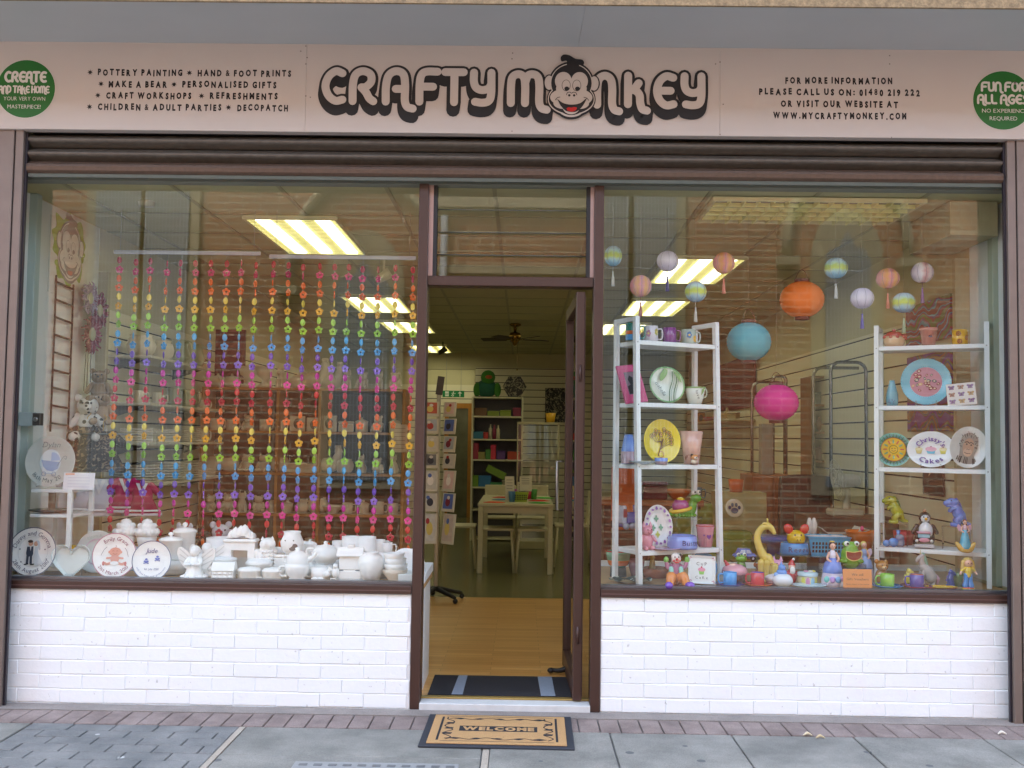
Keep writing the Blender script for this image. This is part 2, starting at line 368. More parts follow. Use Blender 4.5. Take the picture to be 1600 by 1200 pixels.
# ---------------------------------------------------------------- opposite building, seen mirrored in the glass
OY = -6.2
REDB = brick_mat('red_brick', '#93563a', '#b0724b', '#b8a387', .215, .084, .011)
STONE = speckle('church_stone', '#8d8266', '#ab9f80', 5.0)
MESH = None
def mesh_mat():
    m, t, b = nodes_mat('window_guard_mesh'); tc = t.nodes.new('ShaderNodeTexCoord'); sp = t.nodes.new('ShaderNodeSeparateXYZ'); t.links.new(tc.outputs['Object'], sp.inputs[0])
    outs = []
    for ax, scl, th in ((0, 24., .3), (2, 9., .1)):
        mu = t.nodes.new('ShaderNodeMath'); mu.operation = 'MULTIPLY'; mu.inputs[1].default_value = scl; fr = t.nodes.new('ShaderNodeMath'); fr.operation = 'FRACT'; ls = t.nodes.new('ShaderNodeMath'); ls.operation = 'LESS_THAN'; ls.inputs[1].default_value = th
        t.links.new(sp.outputs[ax], mu.inputs[0]); t.links.new(mu.outputs[0], fr.inputs[0]); t.links.new(fr.outputs[0], ls.inputs[0]); outs.append(ls)
    mxm = t.nodes.new('ShaderNodeMath'); mxm.operation = 'MAXIMUM'; t.links.new(outs[0].outputs[0], mxm.inputs[0]); t.links.new(outs[1].outputs[0], mxm.inputs[1])
    mx = t.nodes.new('ShaderNodeMix'); mx.data_type = 'RGBA'; mx.inputs[6].default_value = lin('#5a6468'); mx.inputs[7].default_value = lin('#a7b0b2'); t.links.new(mxm.outputs[0], mx.inputs[0]); t.links.new(mx.outputs[2], b.inputs['Base Color'])
    return m
MESH = mesh_mat()
VY = -OY + .34
def V(px, py): q = W(px, py, VY); return q.x, q.z
bl = T('brick_church', 'red brick church across the street with pointed stone windows', 'building')
b = Mb(); b.box(-11, 11, OY-.5, OY, GZ-.2, 5.3, REDB); b.build('wall', bl)
b = Mb(); b.box(-11.2, 11.2, OY-.6, OY+.12, 5.3, 5.48, STONE); b.box(-11, 11, OY, OY+.05, 4.55, 4.66, STONE); b.build('coping', bl)
def gothic(cx, half, z0, zs, zt, arched=True):
    b = Mb()
    if arched:
        og = [(-half, z0), (-half, zs), (-half*.8, zs+.12), (-half*.35, zs+.16), (-half*.12, zs+.3), (0, zt), (half*.12, zs+.3), (half*.35, zs+.16), (half*.8, zs+.12), (half, zs), (half, z0)]
        sh = half+.16; st = [(-sh, z0-.1), (-sh, zs)]+[(-sh*math.cos(a), zs+(zt-zs+.25)*math.sin(a)) for a in [PI/2*i/8 for i in range(1, 9)]]+[(sh*math.cos(a), zs+(zt-zs+.25)*math.sin(a)) for a in [PI/2*i/8 for i in range(7, -1, -1)]]+[(sh, z0-.1)]
    else:
        og = [(-half, z0), (-half, zt), (half, zt), (half, z0)]; sh = half+.12; st = [(-sh, z0-.1), (-sh, zt+.1), (sh, zt+.1), (sh, z0-.1)]
    b.prism([(cx+x, z) for x, z in st], OY+.002, OY+.05, STONE); b.build('stone_surround', bl)
    b = Mb(); b.prism([(cx+x, z) for x, z in og], OY+.052, OY+.07, MESH); b.build('window', bl)
    if arched:
        b = Mb(); R = half*2.7
        b.tube([(cx-R, OY+.06, zs+.02)]+[(cx-R*math.cos(a), OY+.06, zs+.15+R*1.35*math.sin(a)**.9) for a in [PI/2*i/9 for i in range(1, 10)]]+[(cx+R*math.cos(a), OY+.06, zs+.15+R*1.35*math.sin(a)**.9) for a in [PI/2*i/9 for i in range(8, 0, -1)]]+[(cx+R, OY+.06, zs+.02)], .06, STONE, 6)
        for q in (-1, 1): b.box(cx+q*R-.12, cx+q*R+.12, OY+.003, OY+.16, zs-.08, zs+.02, STONE)
        b.build('hood_moulding', bl)
for pxc, hw, pys, pyt in ((570, 42, 440, 392), (1321, 35, 395, 362)):
    xc, zt = V(pxc, pyt); x1, zs = V(pxc+hw, pys); gothic(xc, x1-xc, .9, zs-.1, zt)
for pa, pb, pt in ((155, 225, 300), (232, 300, 300), (838, 915, 318), (945, 982, 300), (990, 1055, 300)):
    xa, zt = V(pa, pt); xb, _ = V(pb, pt); gothic((xa+xb)/2, (xb-xa)/2, .9, 0, zt, False)
xd, zd = V(693, 310); b = Mb(); b.tube([(xd, OY+.08, 0), (xd, OY+.08, 5.2)], .045, mat('#8b9092', rough=.5), 10); b.build('drainpipe', bl)
# ---------------------------------------------------------------- shop facade
SX0, SX1 = -2.515, 2.715
PIL = mat('#746860', rough=.45, metal=.25, var=.15, vs=12, bump=.05)
for sgn, nm, lab in ((-1, 'shutter_guide', 'brown metal shutter guide rail at the left edge of the shop front'), (1, 'shutter_guide', 'brown metal shutter guide rail at the right edge of the shop front')):
    x = SX0 if sgn < 0 else SX1
    t = T(nm, lab, 'shutter rail', (x, 0, 0), group='shutter guide rails')
    S = lambda a, b_: (min(a*sgn, b_*sgn), max(a*sgn, b_*sgn))
    b = Mb(); b.rbox(*S(.012, .055), -.01, .045, GZ, 3.04, PIL, .003); b.rbox(*S(.061, .15), -.015, .045, GZ, 3.04, PIL, .003); b.box(*S(.055, .061), .0, .044, GZ, 3.035, BLACK); b.build('channel', t)
    b = Mb(); b.box(*S(.0, .0119), .012, .03, GZ, 3.03, mat('#25222b', rough=.4)); b.build('brush_seal', t)
    b = Mb(); b.box(*S(.15, 3.0), .03, .2, GZ-.1, 3.52, ROUGHST); tag(b.build('stone_pier', loc=(x, 0, 0)), 'tan stone pier beside the '+('left' if sgn < 0 else 'right')+' shutter rail', 'pier')
z1s_ = 3.512; LIPY = -.7; ZLIP = W(800, 6, LIPY).z; b = Mb(); b.box(-6, 6, LIPY, .6, ZLIP+.11, 7.5, ROUGHST); b.box(-6, 6, .025, .6, 3.3, ZLIP+.1099, ROUGHST); b.box(-6, 6, LIPY, LIPY+.015, ZLIP, ZLIP+.11, ROUGHST)
tag(b.build('upper_storey'), 'tan roughcast upper storey overhanging the shop sign', 'building')
b = Mb(); GP = mat('#aab0b2', rough=.5, var=.05, vs=3)
for x0, x1 in ((-4, W(906, 50, -.2).x), (W(906, 50, -.2).x, 4)):
    b.prof([(LIPY+.016, ZLIP+.008), (.02, z1s_+.004), (.02, z1s_+.007), (LIPY+.016, ZLIP+.028)], x0+.0006, x1-.0006, GP)
tag(b.build('soffit_panel'), 'grey painted soffit boards above the shop sign', 'soffit')
# roller shutter
t = T('roller_shutter', 'rolled up dark metal shutter hanging under the white sign', 'shutter', (0, 0, 3.0))
zz = lambda py: W(800, py, .03).z - 3.0
DM = mat('#5b554d', rough=.42, metal=.35, var=.35, vs=30, bump=.15, bs=50)
for a, c in ((217, 237), (238.5, 258.5)):
    z1, z0 = zz(a), zz(c); h = z1-z0
    pf = [(.08, z1), (.05, z1), (.045, z1-.004)]+[(.045-.04*math.sin(PI*i/9)**.8, z1-.006-(h-.016)*i/9) for i in range(10)]+[(.05, z0+.002), (.08, z0+.002)]
    b = Mb(); b.prof(pf, SX0+.005, SX1-.005, DM, True); b.build('slat', t)
b = Mb(); b.box(SX0+.005, SX1-.005, .05, .09, zz(214), .05, BLACK); b.build('slot', t)
b = Mb(); z1, z0 = zz(260), zz(279); b.prof([(.07, z1), (.03, z1), (.02, z1-.01), (.0, z1-.02), (-.004, (z1+z0)/2), (.0, z0+.012), (.015, z0), (.07, z0)], SX0+.005, SX1-.005, mat('#57463a', rough=.5, metal=.2, var=.35, vs=40, bump=.15), False); b.build('bottom_bar', t)
b = Mb(); z2 = zz(285); b.box(SX0+.005, SX1-.005, .02, .075, z2, z0-.001, mat('#50564d', rough=.6, var=.2)); b.build('rubber_lip', t)
ZHEAD = zz(279)+3.0
b = Mb(); b.box(SX0-.1, SX1+.1, .092, .17, ZHEAD-.02, 3.4, mat('#6f756b', rough=.6)); tag(b.build('window_head_beam'), 'grey green head beam behind the shutter above the glass', 'beam')
# white painted brick stall risers
WB = speckle_dirt = None
def painted_brick():
    m, t, b = nodes_mat('white_painted_brick'); tc = t.nodes.new('ShaderNodeTexCoord')
    n = t.nodes.new('ShaderNodeTexNoise'); n.inputs['Scale'].default_value = 3.2; n.inputs['Detail'].default_value = 9; n.inputs['Roughness'].default_value = .75
    f = t.nodes.new('ShaderNodeTexNoise'); f.inputs['Scale'].default_value = 45; f.inputs['Detail'].default_value = 5
    for q in (n, f): t.links.new(tc.outputs['Object'], q.inputs['Vector'])
    r = t.nodes.new('ShaderNodeValToRGB'); e = r.color_ramp.elements; e[0].position = .3; e[0].color = lin('#e8ebed'); e[1].position = .46; e[1].color = lin('#e9f0f2'); t.links.new(n.outputs[0], r.inputs[0])
    r2 = t.nodes.new('ShaderNodeValToRGB'); e = r2.color_ramp.elements; e[0].position = .27; e[0].color = (.7, .69, .67, 1); e[1].position = .33; e[1].color = (1, 1, 1, 1); t.links.new(f.outputs[0], r2.inputs[0])
    mx = t.nodes.new('ShaderNodeMix'); mx.data_type = 'RGBA'; mx.blend_type = 'MULTIPLY'; mx.inputs[0].default_value = 1; t.links.new(r.outputs[0], mx.inputs[6]); t.links.new(r2.outputs[0], mx.inputs[7]); t.links.new(mx.outputs[2], b.inputs['Base Color'])
    bp = t.nodes.new('ShaderNodeBump'); bp.inputs['Strength'].default_value = .25; bp.inputs['Distance'].default_value = .006; t.links.new(f.outputs[0], bp.inputs['Height']); t.links.new(bp.outputs[0], b.inputs['Normal']); b.inputs['Roughness'].default_value = .5
    return m
WB = painted_brick()
xm0, xm1 = W(652, 500, .1).x, W(942, 500, .1).x
def riser(x0, x1, lab, flip):
    b = Mb(); b.box(x0, x1, .089, .19, GZ-.05, .585, WB)
    h = .6/8
    for r_ in range(8):
        x = x0-(.0 if r_ % 2 else .115)
        while x < x1-.003:
            a, c = max(x0+.001, x+.001), min(x1-.001, x+.229)
            if c-a > .02:
                d = rnd.uniform(-.002, .002); e = rnd.uniform(-.0022, .0022)
                b.box(a, c, .0845+d, .0895, GZ+r_*h+.0025+e, GZ+(r_+1)*h-.0015+e, WB, ch=.0028)
            x += .23
    tag(b.build('brick_stall_riser'), lab, 'wall', 'white brick walls under the windows')
riser(SX0-.09, xm0-.002, 'white painted brick wall under the left window with the bead curtain', 0)
riser(xm1+.002, SX1+.09, 'white painted brick wall under the right window with the paper lanterns', 1)
# window units
GY = .165
def window(x0, x1, lab):
    t = T('shop_window', lab, 'window', ((x0+x1)/2, GY, .6), group='shop windows')
    M0 = Matrix.Translation((-(x0+x1)/2, -GY, -.6))
    b = Mb(); b.M = M0; b.rbox(x0, x1, .07, .2, .585, .628, BROWN, .003); b.rbox(x0, x1, .068, .0699, .602, .606, mat('#6c5350', rough=.4), .0004); b.build('sill', t)
    b = Mb(); b.M = M0; b.box(x0, x1, .14, .19, .628, .64, mat('#7f858d', rough=.35, metal=.8)); b.build('glazing_track', t)
    b = Mb(); b.M = M0; b.box(x0, x1, GY, GY+.001, .64, ZHEAD-.02, GLASS)
    b = Mb(); b.M = M0; b.add([(x0, GY, .64), (x1, GY, .64), (x1, GY, ZHEAD-.02), (x0, GY, ZHEAD-.02)], [(0, 1, 2, 3)], GLASS); b.build('pane', t)
window(SX0-.09, xm0-.001, 'large left shop window full of white pottery and bead strands')
window(xm1+.001, SX1+.09, 'large right shop window with white ladder shelves and lanterns')
# door frame
zt0, zt1 = W(800, 447, .1).z, W(800, 432, .1).z
jw = .052
t = T('door_frame', 'brown painted frame round the open shop doorway', 'door frame', ((xm0+xm1)/2, .1, 0))
M0 = Matrix.Translation((-(xm0+xm1)/2, -.1, 0))
for x in (xm0, xm1-jw):
    b = Mb(); b.M = M0; b.rbox(x, x+jw, .078, .21, GZ, ZHEAD-.02, BROWN, .003); b.build('jamb', t)
b = Mb(); b.M = M0; b.rbox(xm0+jw, xm1-jw, .1, .2, zt0, zt1, BROWN, .003); b.build('transom_rail', t)
b = Mb(); b.M = M0; b.rbox(xm0+jw, xm1-jw, .06, .16, GZ, .022, mat('#c9cdcc', rough=.5, var=.15), .003); b.rbox(xm0+jw, xm1-jw, .1605, .2, GZ, .03, mat('#a48a4c', rough=.35, metal=.5), .002); b.build('threshold', t)
t = T('louvre_window', 'glass louvre window above the open door', 'window', ((xm0+xm1)/2, .13, zt1))
M0 = Matrix.Translation((-(xm0+xm1)/2, -.13, -zt1)); lx0, lx1 = xm0+jw, xm1-jw; zh = ZHEAD-.02
for x, m, w_ in ((lx0, mat('#a78d86', rough=.35, metal=.3), .024), (lx0+.024, BLACK, .02), (lx1-.02-.02, BLACK, .02), (lx1-.02, mat('#a78d86', rough=.35, metal=.3), .02)):
    b = Mb(); b.M = M0; b.box(x, x+w_, .11, .17, zt1, zh, m); b.build('side_strip', t)
n = 4; hh = (zh-zt1)/n
for i in range(n):
    b = Mb(); b.M = M0; z0 = zt1+i*hh; b.add([(lx0+.045, .135, z0-.006*(i > 0)), (lx1-.042, .135, z0-.006*(i > 0)), (lx1-.042, .146, z0+hh), (lx0+.045, .146, z0+hh)], [(0, 1, 2, 3)], GLASS)
    if i: b.tube([(lx0+.045, .133, z0-.004), (lx1-.042, .133, z0-.004)], .0035, mat('#4e5145', rough=.3), 6)
    b.build('glass_blade', t)
# open glass door (hinged on the right, swung inwards)
p0, p1 = W(904.5, 800, .13), W(887, 800, .98); ang = math.atan2(p1.y-p0.y, p1.x-p0.x); Ld = math.hypot(p1.y-p0.y, p1.x-p0.x)
t = T('glass_door', 'brown framed glass door standing open into the shop', 'door', (p0.x, p0.y, .03), ang)
H = zt0-.05
b = Mb(); b.rbox(0, .06, -.024, .024, 0, H, BROWN, .004); b.rbox(Ld-.06, Ld, -.024, .024, 0, H, BROWN, .004); b.rbox(.06, Ld-.06, -.023, .023, 0, .1, BROWN, .003); b.rbox(.06, Ld-.06, -.023, .023, H-.07, H, BROWN, .003)
b.rbox(.012, .048, -.0275, -.0242, .02, H-.02, mat('#7b6765', rough=.35, metal=.2), .001); b.build('door_leaf_frame', t)
b = Mb(); b.add([(.06, 0, .1), (Ld-.06, 0, .1), (Ld-.06, 0, H-.07), (.06, 0, H-.07)], [(0, 1, 2, 3)], GLASS); b.build('pane', t)
b = Mb(); b.tube([(Ld-.03, .03, .95), (Ld-.03, .07, .95), (Ld-.03, .07, 1.25), (Ld-.03, .03, 1.25)], .009, STEEL); b.tube([(Ld-.03, -.03, .95), (Ld-.03, -.07, .95), (Ld-.03, -.07, 1.25), (Ld-.03, -.03, 1.25)], .009, STEEL); b.build('handle', t)
b = Mb(); [b.tube([(-.004, .0, z), (-.004, .0, z+.09)], .008, BROWN, 8) for z in (.3, 1.7)]; b.build('hinge', t)
p = G(874, 1052, .03); b = Mb(); b.limb([(-.05, 0, .018), (0, 0, .016), (.06, .01, .03)], [.012, .014, .02], BLACK); b.ell((-.05, 0, .016), (.022, .02, .016), BLACK); solo(b, 'doorstop', 'black doorstop holding the glass door open', 'doorstop', (p.x, p.y, .03))
# ---------------------------------------------------------------- fascia sign
FY = -.035
z0s, z1s = 3.035, 3.512
t = T('shop_sign', 'long white fascia sign with fat outlined lettering and a monkey face', 'sign', (0, FY, z0s))
SM = Matrix.Translation((0, -FY, -z0s))
SP = mat('#b6aea7', rough=.4, var=.05, vs=2.2)
xs_ = [-3.4, W(478, 140, FY).x, W(1125, 150, FY).x, 3.6]
for i in range(3):
    b = Mb(); b.M = SM; b.rbox(xs_[i]+.0004, xs_[i+1]-.0004, FY, FY+.06, z0s, z1s, SP, .0008)
    for px, py in [((478, 72), (478, 100), (478, 150), (485, 152), (470, 80)), ((480, 90), (800, 92), (801, 83), (800, 138), (800, 205), (1118, 100)), ((1125, 97), (1130, 163), (1125, 210), (1390, 87), (1390, 100), (1393, 215))][i]:
        q = W(px, py, FY); b.disc(q.x, q.z, .004, .004, FY-.0008, mt('#7d7470'), 8)
    b.build('panel', t)
BK = ink('#101014')
# stroke alphabet in the sign's seventies style: x in stem units, y 0..1
SA = {'C': (.8, [[(.74, .93), (.45, 1), (.14, .82), (0, .5), (.14, .18), (.45, 0), (.76, .04)]]),
 'R': (.85, [[(0, 0), (0, .55), (.1, .88), (.38, 1), (.68, .9), (.72, .66), (.52, .48), (.34, .46)], [(.34, .46), (.52, .3), (.66, .1), (.82, 0)]]),
 'A': (.78, [[(0, 0), (0, .5), (.1, .86), (.38, 1), (.66, .9), (.74, .55), (.74, .05), (.84, -.16), (1.06, -.22)], [(.72, .42), (.38, .42)]]),
 'F': (.72, [[(0, 0), (0, .6), (.08, .9), (.3, 1), (.74, 1)], [(.02, .5), (.56, .5)]]),
 'T': (.84, [[(0, 1), (.84, 1)], [(.42, .98), (.42, 0)]]),
 'Y': (.74, [[(0, 1), (0, .7), (.1, .5), (.34, .42), (.6, .47), (.7, .58)], [(.72, 1), (.72, .3), (.62, .06), (.36, 0), (.06, .03)]]),
 'M': (1.1, [[(0, 0), (0, .6), (.06, .9), (.28, 1), (.48, .9), (.54, .6), (.54, 0)], [(.54, .72), (.64, .95), (.84, 1), (1.02, .9), (1.08, .6), (1.08, .05), (1.18, -.16), (1.4, -.22)]]),
 'N': (.74, [[(0, 0), (0, .55), (.08, .88), (.36, 1), (.64, .88), (.72, .55), (.72, .05), (.82, -.16), (1.02, -.22)]]),
 'K': (.7, [[(0, 1), (0, 0)], [(.02, .5), (.3, .56), (.5, .74)], [(.02, .5), (.34, .48), (.54, .32), (.58, .05), (.68, -.16), (.88, -.22)]]),
 'E': (.76, [[(.74, .95), (.42, 1), (.12, .82), (0, .5), (.12, .18), (.42, 0), (.76, .04)], [(.04, .5), (.62, .5)]]),
 'U': (.7, [[(0, 1), (0, .35), (.1, .08), (.35, 0), (.6, .08), (.7, .35), (.7, 1)]]), 'O': (.8, [[(.4, 1), (.1, .85), (0, .5), (.1, .15), (.4, 0), (.7, .15), (.8, .5), (.7, .85), (.4, 1)]]),
 'L': (.6, [[(0, 1), (0, .3), (.1, .05), (.3, 0), (.6, 0)]]), 'G': (.8, [[(.74, .93), (.45, 1), (.14, .82), (0, .5), (.14, .18), (.45, 0), (.74, .1), (.76, .46), (.5, .46)]]),
 'S': (.62, [[(.6, .95), (.25, 1), (.05, .8), (.2, .58), (.5, .46), (.6, .25), (.4, .02), (0, .02)]]), 'D': (.76, [[(0, 0), (0, 1), (.4, .97), (.7, .8), (.76, .5), (.7, .2), (.4, .03), (0, 0)]]), 'H': (.7, [[(0, 1), (0, 0)], [(.7, 1), (.7, 0)], [(0, .5), (.7, .5)]])}
def sa_letter(b, ch, x, z, wd, ht, stroke, y0, m, dy=0):
    s0 = SA[ch]; y = y0
    for st in s0[1]:
        b.rib([(x+u/s0[0]*wd if u <= s0[0] else x+wd+(u-s0[0])*ht*.8, z+v*ht+dy) for u, v in st], stroke, y, m, sub=7); y -= .00004
    return y
def zc(zx, zy): q = W(480+zx/2.5, 60+zy/2.5, FY); return q.x, q.z
# main lettering: (letter, left stroke centre, right stroke centre, top centre, base centre) in enlarged photo pixels
LET = [('C', 74, 142, 130, 246), ('R', 181, 262, 130, 248), ('A', 310, 386, 130, 250), ('F', 441, 506, 132, 250), ('T', 540, 610, 134, 252), ('Y', 652, 720, 136, 254),
       ('M', 797, 908, 142, 256), ('N', 1133, 1192, 148, 262), ('K', 1253, 1310, 148, 260), ('E', 1366, 1430, 150, 264), ('Y', 1473, 1540, 150, 264)]
u = abs(zc(100, 0)[0]-zc(0, 0)[0])/100
y1 = FY-.0012; y2 = FY-.009
for ch, xa, xb, za, zb in LET:
    b1 = Mb(); b1.M = SM; b2 = Mb(); b2.M = SM; x0, zt = zc(xa, za); x1, zb_ = zc(xb, zb)
    for sh in range(0, 31, 5): y1 = sa_letter(b1, ch, x0-sh*.12*u, zb_, x1-x0, zt-zb_, 52*u, y1, BK, -sh*u)
    y2 = sa_letter(b2, ch, x0, zb_, x1-x0, zt-zb_, 31*u, y2, SP)
    b1.build('letter_shadow', t); b2.build('letter', t)
def monkey(b, cx, cz, s, y, white, black, red, st=.0009, colored=None):
    D = lambda zx, zy, rx, rz, k, m, rot=0: b.disc(cx+(zx-1060)*s, cz-(zy-600)*s, rx*s, rz*s, y-k*st, m, 40, rot)
    PL = lambda pts, k, m: b.poly([(cx+(x-1060)*s, cz-(z-600)*s) for x, z in crom2(pts, 5)], y-k*st, m)
    tuft = [(930, 300), (1000, 225), (985, 205), (935, 215), (925, 165), (960, 128), (1030, 135), (1110, 180), (1190, 190), (1215, 230), (1200, 280), (1220, 330), (1060, 400)]
    tf2 = [(960, 330), (1012, 225), (990, 185), (945, 180), (985, 158), (1060, 172), (1105, 205), (1170, 205), (1190, 225), (1150, 250), (1170, 330), (1060, 380)]
    D(1060, 490, 282, 275, 0, black); D(1060, 690, 302, 232, .15, black); D(1060, 830, 170, 115, .3, black); PL(tuft, .45, black); D(785, 485, 72, 105, .6, black); D(1340, 490, 72, 105, .75, black)
    D(1060, 490, 262, 250, 1.2, white); D(1060, 690, 290, 200, 1.35, white); D(1060, 815, 155, 100, 1.5, white)
    D(785, 485, 56, 90, 1.6, white); D(1340, 490, 56, 90, 1.7, white)
    D(1060, 490, 250, 238, 2.4, black); D(1060, 690, 278, 185, 2.55, black); D(1060, 800, 140, 92, 2.7, black); PL(tf2, 2.85, black)
    D(960, 465, 104, 115, 3.4, white); D(1160, 465, 104, 115, 3.5, white); D(1060, 670, 262, 125, 3.6, white); D(1060, 560, 190, 110, 3.7, white); D(1060, 790, 105, 92, 3.8, white); D(960, 745, 120, 70, 3.85, white); D(1160, 745, 120, 70, 3.9, white)
    for ex in (995, 1126): D(ex, 520, 54, 72, 4.4, black); D(ex, 520, 48, 66, 5.0, white)
    D(1003, 562, 30, 27, 5.6, black); D(1136, 562, 30, 27, 5.6, black)
    for ex in (1035, 1095): D(ex, 645, 15, 15, 5.0, black)
    pr = lambda pts, w_: b.rib([(cx+(x-1060)*s, cz-(z-600)*s) for x, z in pts], w_*s, y-5.2*st, black)
    pr([(1000, 640), (1012, 612), (1040, 605), (1062, 618), (1085, 605), (1115, 612), (1128, 640)], 8); pr([(865, 705), (890, 675), (920, 668)], 8); pr([(1215, 668), (1250, 678), (1275, 705)], 8)
    PL([(885, 690), (960, 742), (1060, 762), (1170, 742), (1250, 680), (1200, 780), (1130, 845), (1060, 855), (985, 835), (925, 770)], 5.3, black)
    PL([(1000, 810), (1030, 795), (1062, 800), (1100, 793), (1130, 802), (1110, 838), (1060, 850), (1015, 838)], 5.9, red)
b = Mb(); b.M = SM; q = W(760+1060/8, 70+600/8, FY); monkey(b, q.x, q.z, u*2.5/8, FY-.0115, SP, BK, ink('#b0120c')); b.build('monkey_logo', t)
# small lettering
def star(b, x, z, r, y, m): b.poly([(x+(r if i % 2 == 0 else r*.42)*math.cos(PI/2+i*PI/7), z+(r if i % 2 == 0 else r*.42)*math.sin(PI/2+i*PI/7)) for i in range(14)], y, m)
def sline(px0, px1, py, text, h=13.5):      # one part per word
    q0, q1 = W(px0, py, FY), W(px1, py, FY); bo, cd_, gp = .055, .8, .26; ch = glyphs(text, bo)
    wid = lambda w_: sum(ch[c][0]*cd_+gp for c in w_); words = text.split(' '); tot = sum(wid(w_) for w_ in words)+.3*(len(words)-1)-gp; k = (q1.x-q0.x)/tot; x = 0
    for w_ in words:
        b = Mb(); b.M = SM; ww = wid(w_)-gp; b.txt(w_, q0.x+(x+ww/2)*k, (q0.z+q1.z)/2, h/300, FY-.0012, BK, width=ww*k, jit=.06, bold=bo, cond=cd_, gap=gp); b.build('word', t); x += wid(w_)+.3
def sstar(px, py): b = Mb(); b.M = SM; q = W(px, py, FY); star(b, q.x, q.z, .0165, FY-.0012, BK); b.build('bullet_star', t)
for px, py in ((141, 113), (296, 114), (158, 131), (272, 132), (153, 149), (315, 150), (140, 167), (357, 168)): sstar(px, py)
for a in ((153, 285, 113.5, 'POTTERY PAINTING'), (309, 455, 114.5, 'HAND & FOOT PRINTS'), (170, 261, 131.5, 'MAKE A BEAR'), (285, 432, 132, 'PERSONALISED GIFTS'), (166, 299, 149.5, 'CRAFT WORKSHOPS'),
          (328, 434, 150, 'REFRESHMENTS'), (153, 346, 167.5, 'CHILDREN & ADULT PARTIES'), (371, 450, 168.5, 'DECOPATCH'), (1227, 1394, 126, 'FOR MORE INFORMATION'), (1186, 1437, 144, 'PLEASE CALL US ON: 01480 219 222'),
          (1220, 1403, 162.5, 'OR VISIT OUR WEBSITE AT'), (1208, 1416, 181, 'WWW.MYCRAFTYMONKEY.COM')): sline(*a)
GRN = mat('#055c14', rough=.45, var=.03, vs=6); SPW = ink('#c4c2ba')
def saline(b, text, px0, px1, py, h, y, stroke):
    q0, q1 = W(px0, py, FY), W(px1, py, FY); wt = sum((.4 if c == ' ' else SA[c][0]+.3) for c in text)-.3; k = (q1.x-q0.x)/wt; x = q0.x
    for c in text:
        if c == ' ': x += .4*k; continue
        y = sa_letter(b, c, x, q0.z-h/600, SA[c][0]*k, h/300, stroke/300, y, SPW); x += (SA[c][0]+.3)*k
def stext(b, text, px0, px1, py, h): q0, q1 = W(px0, py, FY), W(px1, py, FY); b.txt(text, (q0.x+q1.x)/2, q0.z, h/300, FY-.003, SPW, width=q1.x-q0.x)
for pxc, pyc, L in ((40.5, 139, [('CREATE', 9, 72, 120, 15, 4.2), ('AND TAKE HOME', -1, 77, 139.5, 10, 2.6), ('YOUR VERY OWN', 6, 71, 154, 9), ('MASTERPIECE!', 12, 64, 166.5, 9)]),
                    (1567, 157, [('FUN FOR', 1534, 1602, 135.5, 13, 3.6), ('ALL AGES', 1528, 1606, 155, 13, 3.6), ('NO EXPERIENCE', 1534, 1604, 173, 9), ('REQUIRED', 1546, 1589, 185, 9)])):
    b = Mb(); b.M = SM; q = W(pxc, pyc, FY); b.disc(q.x, q.z, .160, .160, FY-.001, SPW, 64); b.disc(q.x, q.z, .1575, .1575, FY-.0018, GRN, 64)
    for l in L:
        if len(l) == 6: saline(b, l[0], l[1], l[2], l[3], l[4], FY-.0025, l[5])
        else: stext(b, *l)
    b.build('green_roundel', t)
# ================================================================ shop interior
RX0, RX1, RY1, CH = -2.70, 2.88, 11.0, 2.80
FZ = .022; LZ_ = .63
WALLP = mat('#c4bc95', rough=.7, var=.05, vs=5, name='cream_wall_paint')
LAM = None
def laminate():
    m, t, b = nodes_mat('beech_laminate'); tc = t.nodes.new('ShaderNodeTexCoord')
    br = t.nodes.new('ShaderNodeTexBrick'); br.inputs['Scale'].default_value = 1; br.inputs['Brick Width'].default_value = .6; br.inputs['Row Height'].default_value = .065; br.inputs['Mortar Size'].default_value = .0012
    br.inputs['Color1'].default_value = lin('#c48f4c'); br.inputs['Color2'].default_value = lin('#d8a863'); br.inputs['Mortar'].default_value = lin('#8f6330'); t.links.new(tc.outputs['Object'], br.inputs['Vector'])
    mp = t.nodes.new('ShaderNodeMapping'); mp.inputs['Scale'].default_value = (3, 60, 1); t.links.new(tc.outputs['Object'], mp.inputs[0])
    n = t.nodes.new('ShaderNodeTexNoise'); n.inputs['Scale'].default_value = 1; n.inputs['Detail'].default_value = 5; t.links.new(mp.outputs[0], n.inputs['Vector'])
    mx = t.nodes.new('ShaderNodeMix'); mx.data_type = 'RGBA'; mx.blend_type = 'OVERLAY'; mx.inputs[0].default_value = .35; t.links.new(br.outputs['Color'], mx.inputs[6]); t.links.new(n.outputs[0], mx.inputs[7]); t.links.new(mx.outputs[2], b.inputs['Base Color']); b.inputs['Roughness'].default_value = .28
    return m
b = Mb(); b.box(RX0, RX1, .2, 3.55, FZ-.1, FZ, laminate()); struct(b, 'laminate_floor')
b = Mb(); b.box(RX0, RX1, 3.5505, RY1+1.5, FZ-.1, FZ-.002, speckle('vinyl_floor', '#5f5c3a', '#77734a', 3.0, rough=.2, bump=.02)); struct(b, 'vinyl_floor')
CEIL = mat('#b9b48c', rough=.8, var=.04, vs=9)
b = Mb(); b.box(RX0, RX1, .172, RY1+1.5, CH, CH+.1, CEIL)
TB = mat('#9d9878', rough=.6)
for i in range(-4, 5): b.box(i*.6-.012, i*.6+.012, .175, RY1, CH-.005, CH-.0005, TB)
for i in range(1, 18): b.box(RX0, RX1, .3+i*.6-.012, .3+i*.6+.012, CH-.0045, CH-.0004, TB)
struct(b, 'ceiling')
GROOVE = mat('#2a211b', rough=.8)
